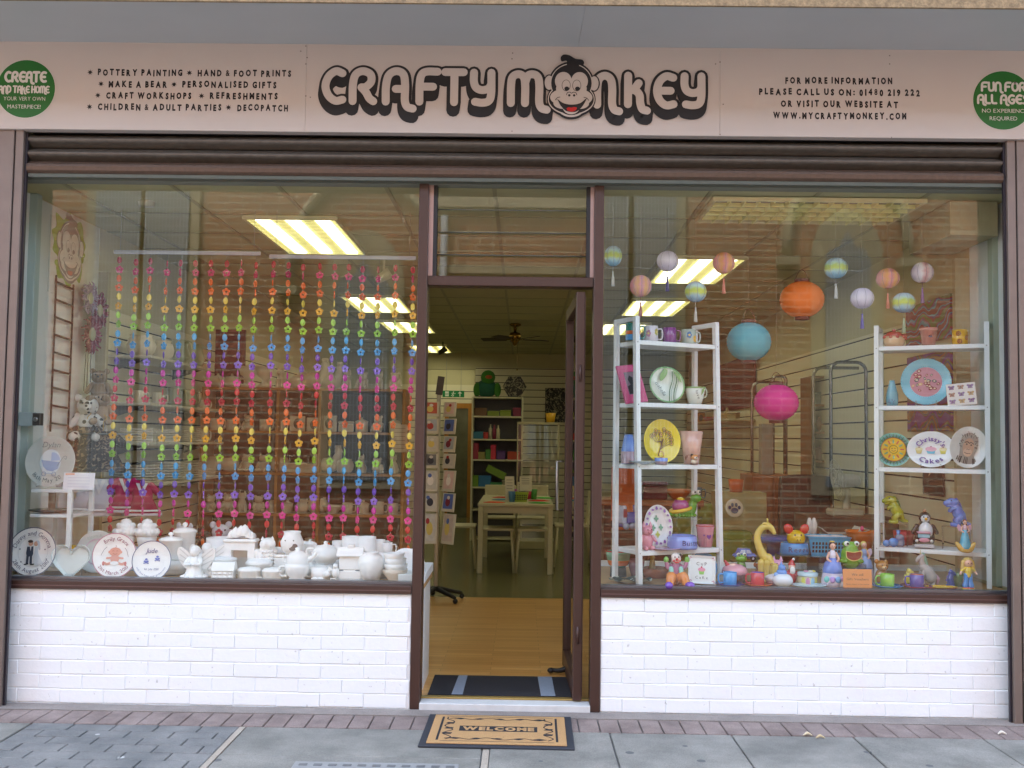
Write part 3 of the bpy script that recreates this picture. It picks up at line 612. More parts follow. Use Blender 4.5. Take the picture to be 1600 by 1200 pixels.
def slatboard(b, x0, x1, z0, z1, m, pitch=.1):    # slats facing -y, in local xz
    b.box(x0, x1, .012, .03, z0, z1, GROOVE); z = z0
    while z < z1-.01:
        b.box(x0, x1, 0, .012, z+.006, min(z+pitch-.006, z1), m); z += pitch
SLAT = mat('#dcd5b8', rough=.5, var=.04, vs=3)
b = Mb(); b.box(RX0-.12, RX0, .2, RY1+1.5, 0, CH+.1, WALLP); b.M = Matrix.Translation((RX0+.031, 0, 0)) @ Matrix.Rotation(PI/2, 4, 'Z'); slatboard(b, 1.42, 7.5, FZ, 2.26, SLAT, .098)
tag(b.build('slat_wall'), 'cream slatted display wall along the left side of the shop', 'wall')
b = Mb(); b.box(RX1, RX1+.12, .2, RY1+1.5, 0, CH+.1, WALLP); b.M = Matrix.Translation((RX1-.031, 0, 0)) @ Matrix.Rotation(-PI/2, 4, 'Z'); slatboard(b, -RY1, -.83, FZ, 2.26, SLAT, .13)
tag(b.build('slat_wall'), 'cream slatted display wall along the right side behind the paintings', 'wall')
ox = W(741, 600, RY1).x
b = Mb(); b.box(ox, RX1, RY1, RY1+.1, 0, CH, WALLP); b.box(RX0, ox-.0, RY1, RY1+.1, W(700, 577, RY1).z, CH, WALLP); b.M = Matrix.Translation((0, RY1-.031, 0)); slatboard(b, ox+.02, RX1, FZ, W(800, 575, RY1).z, SLAT, .115)
tag(b.build('slat_wall'), 'cream slatted back wall behind the white cabinet', 'wall')
b = Mb(); b.box(RX0, RX1, RY1+1.4, RY1+1.5, 0, CH, WALLP); b.M = Matrix.Translation((0, RY1+1.37, 0)); slatboard(b, RX0, ox+.3, FZ, 2.35, SLAT, .13)
tag(b.build('alcove_wall'), 'brightly lit slatted wall of the alcove behind the exit sign', 'wall')
WPN = mat('#d9dddb', rough=.5, var=.04, vs=5)
b = Mb(); b.box(RX0, RX0+.003, .2, 1.369, LZ_, CH-.006, WPN); tag(b.build('wall_panel'), 'plain white panel on the left window wall behind the monkey poster', 'wall panel')
b = Mb(); b.box(RX1-.003, RX1, .2, .784, LZ_, CH-.006, WPN); tag(b.build('wall_panel'), 'plain white panel on the right window wall beside the right ladder shelf', 'wall panel')
# ceiling lights (lit fluorescent panels) and the unlit louvre panel
LITM = mat('#fefbdc', rough=.5, var=0, emit=.75, name='lit_diffuser'); LITD = mat('#cfc98a', rough=.5, var=0, emit=.1, name='dim_diffuser')
def ceil_light(x, y, lab, lit=True, along='y', wd=.6, ln=1.2):
    t = T('ceiling_light', lab, 'ceiling light', (x, y, CH), 0 if along == 'y' else PI/2, 'ceiling light panels')
    b = Mb(); fr = mat('#c9c59a', rough=.4)
    for a, c in ((-wd/2, -wd/2+.02), (wd/2-.02, wd/2)): b.box(a, c, -ln/2, ln/2, -.03, -.006, fr)
    for a, c in ((-ln/2, -ln/2+.02), (ln/2-.02, ln/2)): b.box(-wd/2+.02, wd/2-.02, a, c, -.03, -.006, fr)
    b.build('frame', t)
    if lit:
        b = Mb(); b.box(-wd/2+.02, wd/2-.02, -ln/2+.02, ln/2-.02, -.012, -.0065, LITD); b.build('reflector', t)
        for cx_ in (-.19, .0, .19):
            b = Mb(); b.rbox(cx_-.045, cx_+.045, -ln/2+.03, ln/2-.03, -.026, -.013, LITM, .004); b.build('tube', t)
    else:
        b = Mb(); b.box(-wd/2+.02, wd/2-.02, -ln/2+.02, ln/2-.02, -.01, -.0065, mat('#5d5a4a', rough=.3)); b.build('reflector', t)
    b = Mb(); lm = mat('#d6d09c', rough=.25, metal=.3) if lit else mat('#e9e7a0', rough=.4)
    n = 26 if lit else 14
    for i in range(1, n): yy = -ln/2+.02+(ln-.04)*i/n; b.box(-wd/2+.02, wd/2-.02, yy-.003, yy+.003, -.035 if not lit else -.0295, -.0262 if lit else -.0105, lm)
    if not lit:
        for i in range(1, 5): xx = -wd/2+.02+(wd-.04)*i/5; b.box(xx-.005, xx+.005, -ln/2+.02, ln/2-.02, -.034, -.011, lm)
    b.build('louvre', t)
def clight(xa, xb, ya, yb, lab, **k):
    a, b_ = G((xa[0]+xa[1])/2, ya, CH-.02), G((xb[0]+xb[1])/2, yb, CH-.02); ceil_light((a.x+b_.x)/2, (a.y+b_.y)/2, lab, **k)
clight((390, 522), (452, 566), 342, 395, 'large lit ceiling light panel, nearest one behind the left window')
clight((542, 628), (567, 628), 464, 487, 'second lit ceiling light panel back, seen right of the bead strands')
clight((593, 672), (610, 676), 504, 518, 'third lit ceiling light panel back, beside the left door jamb')
clight((642, 702), (646, 702), 541, 549, 'farthest lit ceiling light panel, near the exit sign')
clight((1061, 1157), (1015, 1111), 403, 442, 'large lit ceiling light panel, nearest one behind the lanterns')
clight((993, 1075), (975, 1047), 470, 492, 'lit ceiling light panel just above the left ladder shelf')
clight((945, 1010), (935, 995), 508, 521, 'lit ceiling light panel glimpsed through the top of the left ladder shelf')
ceil_light(W(700, 600, RY1+.7).x, RY1+.7, 'lit ceiling light panel inside the bright alcove beyond the exit sign', along='x')
q = G(1258, 334, CH-.03); ceil_light(q.x, q.y, 'unlit louvred ceiling light panel in the right window', lit=False, along='x')
# ceiling fan
q = G(805, 506, CH); t = T('ceiling_fan', 'brass ceiling fan with five dark blades above the craft table', 'fan', (q.x, q.y, CH))
BR = mat('#8a6a2a', rough=.25, metal=.9)
b = Mb(); b.lathe([(0, 0), (.07, 0), (.07, -.02), (.02, -.04), (.015, -.1), (.06, -.11), (.075, -.15), (.06, -.2), (.035, -.22), (.02, -.26), (0, -.27)], BR, 20); b.build('motor', t)
for i in range(5):
    b = Mb(); b.M = Matrix.Rotation(2*PI*i/5+.35, 4, 'Z') @ Matrix.Translation((0, 0, -.19)) @ Matrix.Rotation(.2, 4, 'X'); b.rbox(.06, .12, -.012, .012, -.003, .003, BR, .001); b.prism([(.12, -.0), (.12, .006), (.42, .006), (.42, 0)], -.055, .055, mat('#3a2413', rough=.4)); b.build('blade', t)
b = Mb(); b.tube([(.03, 0, -.25), (.03, 0, -.55)], .002, BR, 5); b.ell((.03, 0, -.56), .01, BR); b.build('pull_chain', t)
# smoke alarm / small white ceiling fittings and spot lights
for px, py, lab in ((692, 546, 'dark track spotlight near the left jamb inside the door'), (600, 418, 'pale round spotlight hanging above the bead strands')):
    q = G(px, py-12, CH); t = T('spotlight', lab, 'spotlight', (q.x, q.y, CH)); m = mat('#5d5740', rough=.4) if px > 650 else mat('#cfc6a0', rough=.4)
    b = Mb(); b.tube([(0, 0, 0), (0, 0, -.1)], .01, m); b.build('stem', t); b = Mb(); b.M = Matrix.Translation((0, 0, -.13)) @ Matrix.Rotation(1.0, 4, 'Y'); b.lathe([(0, -.07), (.03, -.07), (.045, .06), (.04, .06), (0, .02)], m, 14); b.build('lamp_head', t)
q = W(225, 285, .55); b = Mb(); b.lathe([(0, 0), (.045, 0), (.05, .02), (.035, .1), (.03, .3), (0, .3)], mat('#b9b295', rough=.5), 16); solo(b, 'ceiling_pipe', 'pale downpipe with collar at the ceiling of the left window', 'pipe', (q.x, .6, W(225, 322, .6).z))
b = Mb(); q0, q1 = W(1488, 300, .62), W(1600, 300, .5); xx = W(1440, 330, .75).x; b.M = Matrix(); b.box(xx, RX1-.035, .35, .95, 2.6, CH-.006, mat('#a9a585', rough=.6)); tag(b.build('duct_box'), 'boxed duct in the ceiling corner of the right window', 'duct')
# timber post, left reveal
b = Mb(); q = W(150, 400, .95); b.box(RX0+.0, RX0+.07, 1.37, 1.415, FZ, 2.5, mat('#b3a884', rough=.6)); tag(b.build('timber_batten'), 'pale timber batten where the left slatted wall begins', 'batten')
# ---------------------------------------------------------------- window display ledges
LZ = .622; TAN = mat('#b08a5a', rough=.6, var=.15, vs=4)
def ledge(x0, x1, y1, lab, lip):
    t = T('display_ledge', lab, 'display ledge', ((x0+x1)/2, .21, FZ), group='window display ledges'); M0 = Matrix.Translation((-(x0+x1)/2, -.21, -FZ))
    b = Mb(); b.M = M0; b.box(x0, x1, .205, y1, LZ-.03, LZ, TAN); b.build('board', t)
    b = Mb(); b.M = M0; b.box(x0+.01, x1-.01, .21, y1-.01, FZ, LZ-.0305, WHITEP); b.build('box_front', t)
    if lip: b = Mb(); b.M = M0; b.rbox(x0, x1, y1+.0005, y1+.02, LZ-.05, LZ+.035, WHITEP, .002); b.build('rear_lip', t)
LX1 = W(672, 1000, .6).x-.005
ledge(RX0+.032, LX1, .72, 'wooden ledge carrying the white pottery in the left window', False)
ledge(W(925, 1000, .5).x+.03, RX1-.033, 1.08, 'wooden ledge carrying painted ornaments in the right window', True)
b = Mb(); b.rbox(LX1-.14, LX1+.004, .205, .74, LZ+.0005, LZ+.05, WHITEP, .003); tag(b.build('white_end_block'), 'white block at the end of the left ledge beside the doorway', 'block')
# entrance mat inside the threshold
q = W(700, 1100, .25); b = Mb(); b.rbox(W(670, 1090, .3).x-.0, W(899, 1090, .3).x, .215, .66, FZ, FZ+.008, mat('#1d1f26', rough=.95, var=.2, vs=60, bump=.4, bs=300), .002)
for a in (.32, .82):
    pass
t = T('entrance_mat', 'black entrance mat with two grey stripes inside the door', 'mat', (0, 0, 0)); b.build('mat_body', t)
for pa, pb, qa, qb in ((702, 720, 716, 730), (846, 869, 840, 862)):
    b = Mb(); x0, x1, x2, x3 = G(pa, 1099, FZ).x, G(pb, 1099, FZ).x, G(qa, 1060, FZ).x, G(qb, 1060, FZ).x
    b.add([(x0, .22, FZ+.0085), (x1, .22, FZ+.0085), (x3, .655, FZ+.0085), (x2, .655, FZ+.0085)], [(0, 1, 2, 3)], mat('#7d8a99', rough=.95, var=.15, vs=60)); b.build('grey_stripe', t)
# ---------------------------------------------------------------- door mat
qa, qb, qc, qd = G(672, 1119, GZ), G(893, 1123, GZ), G(897, 1174, GZ), G(652, 1168, GZ)
c = (qa+qb+qc+qd)/4; mw = ((qb-qa).length+(qc-qd).length)/2; mh = ((qa-qd).length+(qb-qc).length)/2; d = (qc-qd)+(qb-qa)
t = T('doormat', 'coir welcome doormat with black rubber border on the pavement', 'doormat', (c.x, c.y, GZ), math.atan2(d.y, d.x))
RUB = mat('#2b3038', rough=.75, var=.15, bump=.1); COIR = mat('#d0a670', rough=.95, var=.3, vs=220, bump=1.0, bs=400)
b = Mb(); b.rbox(-mw/2, mw/2, -mh/2, mh/2, 0, .011, RUB, .003); b.build('rubber_border', t)
cw, chh = mw/2-.035, mh/2-.03
b = Mb(); b.rbox(-cw, cw, -chh, chh, .0112, .017, COIR, .002); b.build('coir_pile', t)
b = Mb(); b.M = Matrix.Rotation(-PI/2, 4, 'X')       # local x, z(->y) drawing plane lying flat
b.M = Matrix(((1, 0, 0, 0), (0, 0, 1, 0), (0, -1, 0, 0), (0, 0, 0, 1)))
MK = mat('#23252a', rough=.9); y = -.0178
for sx in (-1, 1): b.rib([(sx*(cw-.045), -chh+.04), (sx*(cw-.045), chh-.04)], .011, y, MK, caps=False)
for sz in (-1, 1): b.rib([(-cw+.06, sz*(chh-.03)), (cw-.06, sz*(chh-.03))], .004, y, MK, caps=False)
wx = .19; b.rib([(-wx, 0), (wx, 0)], .085, y, MK, caps=False)
b.txt('WELCOME', 0, 0, .075, y-.0004, COIR, width=.35, bold=.06)
for sz in (-1, 1):
    b.rib([(-cw+.08+i*.032, sz*(chh-.07)+.014*math.sin(i*1.25)) for i in range(int((2*cw-.16)/.032)+1)], .006, y, MK)
    for i in range(5):
        x = -cw+.13+i*(2*cw-.26)/4; b.poly([(x-.03, sz*(chh-.07)), (x, sz*(chh-.07)+.014), (x+.028, sz*(chh-.07)+.004), (x+.004, sz*(chh-.07)-.012)], y-.0002, MK)
for sx in (-1, 1):
    b.rib([(sx*(cw-.085)+.022*math.sin(i*1.5), -chh+.055+i*.03) for i in range(int((2*chh-.1)/.03)+1)], .007, y-.0001, MK)
    for i in range(3): z = (i-1)*.085; x = sx*(cw-.085); b.poly([(x-.022, z-.01), (x+.018, z-.014), (x+.024, z+.012), (x-.01, z+.014)], y-.0003, MK)
b.build('black_pattern', t)
# ---------------------------------------------------------------- table and chairs seen through the door
def table_set():
    a = G(750, 896, FZ); yt = a.y; x0, x1 = W(748, 800, yt).x, W(863, 800, yt).x; zt = W(805, 787, yt).z; TW = mat('#cfc7a2', rough=.35, var=.05)
    t = T('craft_table', 'white craft table covered with bright paper and pots', 'table', ((x0+x1)/2, yt, FZ)); hw = (x1-x0)/2
    b = Mb(); b.rbox(-hw-.01, hw+.01, -.03, 1.5, zt-FZ-.03, zt-FZ, TW, .004); b.build('tabletop', t)
    b = Mb(); b.box(-hw+.05, hw-.05, .0, .02, zt-FZ-.1, zt-FZ-.0305, TW); b.build('apron', t)
    for sx in (-1, 1):
        for yy in (0, 1.4): b = Mb(); b.rbox(sx*hw-.025-sx*.02, sx*hw+.025-sx*.02, yy-.02, yy+.03, 0, zt-FZ-.031, TW, .003); b.build('leg', t)
    return (x0+x1)/2, yt, zt, hw
TX, TY, TZ, THW = table_set()
def chair():
    t = T('craft_chair', 'x', 'chair'); CW = mat('#cdc5a0', rough=.4)
    b = Mb(); b.rbox(-.19, .19, -.19, .19, .43, .452, CW, .006); b.build('seat', t)
    for sx in (-1, 1):
        b = Mb(); b.tube([(sx*.2, -.2, 0), (sx*.17, -.16, .43)], .014, CW); b.build('leg', t)
        b = Mb(); b.tube([(sx*.2, .22, 0), (sx*.175, .17, .43), (sx*.175, .21, .8)], .014, CW); b.build('leg', t)
    b = Mb(); b.rbox(-.19, .19, .19, .21, .62, .82, CW, .008); b.build('backrest', t); return t
ch0 = chair()
for i, (dx, dy, rz, lab) in enumerate(((-.2, 1.75, 0, 'white chair at the far end of the craft table, left one'), (.2, 1.75, 0, 'white chair at the far end of the craft table, right one'),
                                       (-.62, .55, PI/2, 'white chair with its backrest showing at the left side of the craft table'), (.62, .8, -PI/2, 'white chair at the right side of the craft table by the open door'))):
    o = ch0 if i == 0 else copytree(ch0); o.location = (TX+dx, TY+dy, FZ); o.rotation_euler = (0, 0, rz); tag(o, lab, 'chair', 'chairs at the craft table')
def stool():
    t = T('craft_stool', 'x', 'stool'); CW = mat('#cdc5a0', rough=.4)
    b = Mb(); b.rbox(-.18, .18, -.18, .18, .43, .455, CW, .006); b.build('seat', t)
    for sx in (-1, 1):
        for sy in (-1, 1): b = Mb(); b.tube([(sx*.19, sy*.19, 0), (sx*.16, sy*.16, .43)], .014, CW); b.build('leg', t)
    return t
st0 = stool(); st1 = copytree(st0)
for o, dx, lab in ((st0, -.2, 'white stool tucked under the near end of the craft table, left one'), (st1, .2, 'white stool tucked under the near end of the craft table, right one')): o.location = (TX+dx, TY+.25, FZ); tag(o, lab, 'stool', 'stools under the craft table')
def tt(px, py, Y): return W(px, py, Y)
for px, dy, cl, lab in ((772, .12, '#e8622a', 'orange paper shape on the near left corner of the craft table'), (843, .12, '#3fae3a', 'green paper shape on the near right corner of the craft table'),
                        (842, .5, '#e03a2a', 'red paper shape behind the green one on the craft table'), (785, .6, '#3b8fb5', 'blue paper sheet on the left of the craft table'), (785, 1.0, '#d9472e', 'red paper shape at the far left of the craft table'), (850, 1.0, '#48b83c', 'bright green paper shape at the far right of the craft table')):
    b = Mb(); b.lathe([(0, 0), (.1, 0), (.11, .004), (.05, .012), (0, .012)], mt(cl), 12, sx=1.1, sy=.6); q = W(px, 780, TY+dy); solo(b, 'paper_shape', lab, 'paper', (q.x, TY+dy, TZ), group='coloured paper on the craft table')
def basket(name, lab, cl, w_, d_, h_, loc, cat='basket', rz=0):
    t = T(name, lab, cat, loc, rz); m = mt(cl, .4); b = Mb(); k = .82
    b.add([(-w_/2*k, -d_/2*k, 0), (w_/2*k, -d_/2*k, 0), (w_/2*k, d_/2*k, 0), (-w_/2*k, d_/2*k, 0), (-w_/2, -d_/2, h_), (w_/2, -d_/2, h_), (w_/2, d_/2, h_), (-w_/2, d_/2, h_),
           (-w_/2+.006, -d_/2+.006, h_), (w_/2-.006, -d_/2+.006, h_), (w_/2-.006, d_/2-.006, h_), (-w_/2+.006, d_/2-.006, h_), (-w_/2*k+.006, -d_/2*k+.006, .006), (w_/2*k-.006, -d_/2*k+.006, .006), (w_/2*k-.006, d_/2*k-.006, .006), (-w_/2*k+.006, d_/2*k-.006, .006)],
          [(0, 1, 5, 4), (1, 2, 6, 5), (2, 3, 7, 6), (3, 0, 4, 7), (0, 3, 2, 1), (8, 9, 13, 12), (9, 10, 14, 13), (10, 11, 15, 14), (11, 8, 12, 15), (12, 13, 14, 15), (4, 5, 9, 8), (5, 6, 10, 9), (6, 7, 11, 10), (7, 4, 8, 11)], m)
    b.build('basket_body', t)
    b = Mb(); dk = mat('#2a2a26', rough=.8); n = max(5, int(w_/.022))
    for i in range(n):
        for r_ in range(3):
            x = -w_/2*.84+w_*.84*(i+.5)/n; z = h_*(.22+.2*r_); yy = -(d_/2*(k+(1-k)*z/h_)); b.add([(x-.006, yy-.001, z), (x+.006, yy-.001, z), (x+.006, yy-.001-(1-k)*d_/2*.14, z+h_*.14), (x-.006, yy-.001-(1-k)*d_/2*.14, z+h_*.14)], [(0, 1, 2, 3)], dk)
    b.build('holes', t); b = Mb(); r = .006
    b.tube([(-w_/2, -d_/2, h_), (w_/2, -d_/2, h_), (w_/2, d_/2, h_), (-w_/2, d_/2, h_)], r, m, 6, closed=True); b.build('rim', t); return t
q = W(811, 778, TY+.35); basket('pencil_basket', 'lime green perforated basket holding leaflets on the craft table', '#9cb536', .2, .13, .1, (q.x, TY+.35, TZ))
for px, py, h_, w_, rz, lab in ((797, 765, .26, .1, .15, 'white leaflet leaning left in the green basket'), (816, 762, .2, .11, -.05, 'white folded leaflet at the front of the green basket'), (822, 745, .16, .13, .1, 'pale printed leaflet standing tallest on the craft table')):
    q = W(px, py, TY+.36); b = Mb(); b.M = Matrix.Rotation(-.2, 4, 'X'); b.rbox(-w_/2, w_/2, 0, .012, 0, h_, mat('#d2cbb4', rough=.6), .001)
    for k in range(4): b.rib([(-w_*.35, h_*(.85-.12*k)), (w_*.3, h_*(.85-.12*k))], .006, -.001, ink('#8d8578'), caps=False)
    solo(b, 'leaflet', lab, 'leaflet', (q.x, TY+.36+.03*(px > 815), TZ+.01+(0.1 if px == 822 else 0)), rz, 'leaflets on the craft table')
for px, cl, lab in ((826, '#b8284f', 'crimson pot on the craft table behind the leaflets'), (834, '#3f8a34', 'green pot on the craft table beside the crimson pot'), (800, '#3c6f9c', 'blue beaker on the craft table beside the basket'), (803, '#a03a86', 'purple pot between the leaflets on the craft table')):
    dy = .3 if px == 800 else .8; q = W(px, 770, TY+dy); b = Mb(); b.lathe([(0, 0), (.03, 0), (.04, .11), (.036, .11), (.028, .01), (0, .01)], mt(cl, .4), 14); solo(b, 'craft_pot', lab, 'pot', (q.x, TY+dy, TZ), group='pots on the craft table')
# ---------------------------------------------------------------- white cabinet with craft supplies
CY = 8.3
def shelfunit(name, lab, xa, xb, Y, zlist, depth, m, back=None, dividers=()):
    x0, x1 = W(xa, 700, Y).x, W(xb, 700, Y).x; t = T(name, lab, 'shelf unit', (x0, Y, FZ)); wd = x1-x0; ht = zlist[0]-FZ
    for x in (0, wd-.025): b = Mb(); b.rbox(x, x+.025, 0, depth, 0, ht, m, .002); b.build('side_panel', t)
    for z in zlist: b = Mb(); b.rbox(.0255, wd-.0255, .002, depth, z-FZ-.022, z-FZ, m, .002); b.build('shelf', t)
    for px in dividers: x = W(px, 700, Y).x-x0; b = Mb(); b.box(x-.012, x+.012, .006, depth-.01, 0, ht-.0225, m); b.build('divider', t)
    if back: b = Mb(); b.box(.0255, wd-.0255, depth+.0005, depth+.012, 0, ht, back); b.build('back_panel', t)
    return x0, x1
zs = [W(776, py, CY).z for py in (620, 650, 686, 718, 761)]+[.45, .06]
shelfunit('craft_cabinet', 'white open cabinet of craft supplies against the back wall', 736, 817, CY, zs, .3, mat('#c9c4a4', rough=.5), mat('#6d6a70', rough=.9, var=.6, vs=90))
def csmall(px, k, w_, h_, cl, shp, lab):
    q = W(px, 700, CY+.1); b = Mb(); m = mt(cl, .45)
    if shp == 'b': b.rbox(-w_/2, w_/2, -.06, .06, 0, h_, m, .004); b.rbox(-w_/2-.004, w_/2+.004, -.064, .064, h_*.8, h_*.8+.012, m, .002)
    else: b.lathe([(0, 0), (w_/2, 0), (w_/2, h_*.7), (w_*.2, h_*.8), (w_*.2, h_), (0, h_)], m, 12)
    solo(b, 'craft_box' if shp == 'b' else 'paint_bottle', lab, 'box' if shp == 'b' else 'bottle', (q.x, CY+.1, zs[k]), group='supplies in the white cabinet')
for a in ((750, 1, .17, .11, '#6a4a2a', 'b', 'brown box on the top level of the white cabinet'), (770, 1, .16, .07, '#7d8f2f', 'b', 'olive tub on the top level of the white cabinet, nearer the brown box'), (789, 1, .15, .08, '#86982f', 'b', 'olive tub on the top level of the white cabinet, right one'), (807, 1, .11, .12, '#7d2b46', 'b', 'maroon box at the right of the cabinet top level'),
          (746, 2, .15, .1, '#2f6f86', 'b', 'teal tub low on the second level of the cabinet'), (759, 2, .06, .09, '#b3352f', 'b', 'small red box on the second level of the cabinet'), (766, 2, .05, .2, '#bdb69a', 'c', 'white bottle on the second level of the cabinet'), (772, 2, .05, .19, '#7d2340', 'c', 'dark red bottle on the second level of the cabinet'), (778, 2, .05, .19, '#c9c2a2', 'c', 'cream bottle on the second level of the cabinet'),
          (743, 3, .09, .22, '#8c2438', 'b', 'tall crimson box on the third level of the cabinet'), (753, 3, .09, .1, '#8a8047', 'b', 'khaki tub on the third level of the cabinet'), (763, 3, .07, .14, '#3f7a35', 'b', 'green box on the third level of the cabinet'), (771, 3, .07, .2, '#c02b45', 'b', 'bright red tin on the third level of the cabinet'), (783, 3, .12, .12, '#5d3a7a', 'b', 'purple tub on the third level of the cabinet'), (803, 3, .17, .11, '#b0432a', 'b', 'orange red tub on the third level of the cabinet'),
          (744, 4, .1, .15, '#6d9432', 'b', 'lime tub on the fourth level of the cabinet'), (758, 4, .18, .15, '#2f6fa0', 'b', 'blue storage box on the fourth level of the cabinet'), (776, 4, .16, .06, '#3f8a5a', 'b', 'flat green box on the fourth level of the cabinet'), (795, 4, .17, .09, '#8f8a70', 'b', 'grey beige box on the fourth level of the cabinet')): csmall(*a)
q = W(775, 738, CY+.05); b = Mb(); b.M = Matrix.Rotation(.45, 4, 'Y'); b.rbox(-.14, .14, -.04, .06, -.05, .05, mt('#6f8f2a', .4), .006); solo(b, 'green_tray', 'green tray tipped at an angle in the white cabinet', 'tray', (q.x, CY+.08, q.z))
# things on top of the cabinet, wall boards
q = W(760, 615, CY+.1); b = Mb(); m1, m2 = mat('#3f7a2a', rough=.9, bump=.4), mat('#27604a', rough=.9, bump=.4)
b.ell((0, 0, .12), (.15, .12, .13), m2); b.ell((.02, -.06, .27), (.1, .09, .1), m1); b.ell((.03, -.13, .27), (.05, .03, .03), mt('#b5532a')); b.ell((-.13, -.05, .1), (.05, .05, .1), m1); b.ell((.15, -.05, .1), (.05, .05, .1), m1)
solo(b, 'plush_toy', 'green plush toy with an orange beak on top of the white cabinet', 'plush toy', (q.x, CY+.15, zs[0]))
def floral(name, c0, c1, scl):
    m, t, b = nodes_mat(name); tc = t.nodes.new('ShaderNodeTexCoord'); n = t.nodes.new('ShaderNodeTexNoise'); n.inputs['Scale'].default_value = scl; n.inputs['Detail'].default_value = 1; n.inputs['Distortion'].default_value = 2.5
    r = t.nodes.new('ShaderNodeValToRGB'); r.color_ramp.interpolation = 'CONSTANT'; r.color_ramp.elements[0].color = lin(c0); r.color_ramp.elements[1].color = lin(c1); r.color_ramp.elements[1].position = .56
    t.links.new(tc.outputs['Object'], n.inputs['Vector']); t.links.new(n.outputs[0], r.inputs[0]); t.links.new(r.outputs[0], b.inputs['Base Color']); return m
BW = floral('black_white_floral', '#15140f', '#8f8970', 16)
q = W(804, 604, CY+.1); b = Mb(); b.prism([(.165*math.cos(PI/3*i), .165+.16*math.sin(PI/3*i)) for i in range(6)], -.05, .05, BW); solo(b, 'hexagonal_box', 'black and white patterned hexagonal box on top of the cabinet', 'box', (q.x, CY+.1, zs[0]-.02))
q0, q1 = W(852, 606, RY1-.05), W(884, 660, RY1-.05); b = Mb(); b.rbox(q0.x, q1.x, RY1-.06, RY1-.033, q1.z, q0.z, BW, .003); tag(b.build('patterned_board'), 'black and white patterned board on the back wall', 'board')
q = W(841, 660, 7.6); t = T('glass_cabinet', 'glass display cabinet with a cream top at the back right', 'cabinet', (q.x, 7.6, FZ)); hw = .27; zt = q.z-FZ; cm = mat('#b5ae88', rough=.4)
b = Mb(); b.rbox(-hw, hw, -.2, .2, zt-.03, zt, cm, .003); b.build('top', t); b = Mb(); b.rbox(-hw, hw, -.2, .2, 0, .1, cm, .003); b.build('base', t)
b = Mb()
for sx in (-1, 1):
    for sy in (-1, 1): b.box(sx*hw-.012*(sx > 0), sx*hw+.012*(sx < 0), sy*.2-.012*(sy > 0), sy*.2+.012*(sy < 0), .1, zt-.03, cm)
b.build('posts', t); b = Mb(); b.add([(-hw+.012, -.195, .1), (hw-.012, -.195, .1), (hw-.012, -.195, zt-.03), (-hw+.012, -.195, zt-.03)], [(0, 1, 2, 3)], ACRYL); b.build('pane', t)
b = Mb(); b.lathe([(0, 0), (.05, 0), (.068, .12), (.064, .12), (.045, .01), (0, .01)], mt('#d6a41e', .4), 16); solo(b, 'yellow_bucket', 'yellow bucket standing on the glass display cabinet', 'bucket', (W(860, 655, 7.6).x, 7.55, zt+FZ))
# wooden glazed back door and exit sign
BY = RY1+1.2; x0, x1 = W(694, 700, BY).x, W(737, 700, BY).x; zt = W(715, 632, BY).z
t = T('back_door', 'glazed back door with an orange wooden frame under the exit sign', 'door', (x0, BY, FZ)); OW = mat('#b0762a', rough=.4, var=.2)
b = Mb(); b.box(0, .07, 0, .05, 0, zt, OW); b.box(x1-x0-.07, x1-x0, 0, .05, 0, zt, OW); b.box(.07, x1-x0-.07, 0, .05, zt-.09, zt, OW); b.build('door_frame', t)
b = Mb(); b.box(.07, x1-x0-.07, .02, .03, 0, zt-.09, mat('#6a6a52', rough=.2, var=.4, vs=5)); b.build('pane', t)
EY = RY1-.2; q = W(708.5, 615.5, EY); b = Mb(); ew = .175; ex = q.x
t = T('exit_sign', 'green and white running man exit sign hanging above the back door', 'sign', (q.x, EY, q.z)); b.rbox(-ew, ew, 0, .012, -.052, .052, mat('#0f8a4a', rough=.4, var=0), .002); b.build('sign_plate', t)
WI = ink('#e8f2e4'); b = Mb(); b.disc(-.0, .03, .01, .01, -.001, WI, 12); b.rib([(0, .015), (-.012, -.01), (.004, -.022), (-.012, -.04)], .011, -.001, WI); b.rib([(-.03, .008), (-.012, .014), (.02, .004), (.032, .01)], .008, -.0012, WI); b.rib([(-.012, -.012), (-.035, -.03)], .01, -.0014, WI)
b.add([(-.135, -.001, -.04), (-.075, -.001, -.04), (-.075, -.001, .04), (-.135, -.001, .04)], [(0, 1, 2, 3)], WI); b.txt('EXIT', -.105, -.004, .03, -.002, ink('#0f8a4a'), width=.05, bold=.03)
b.M = Matrix(); b.rib([(.105, -.04), (.105, .012)], .018, -.001, WI, caps=False); b.poly([(.105, .045), (.07, .008), (.14, .008)], -.0012, WI); b.build('pictograms', t)
b = Mb(); b.tube([(-.12, .006, .0525), (-.12, .006, CH-q.z)], .003, STEEL, 5); b.tube([(.12, .006, .0525), (.12, .006, CH-q.z)], .003, STEEL, 5); b.build('wires', t)
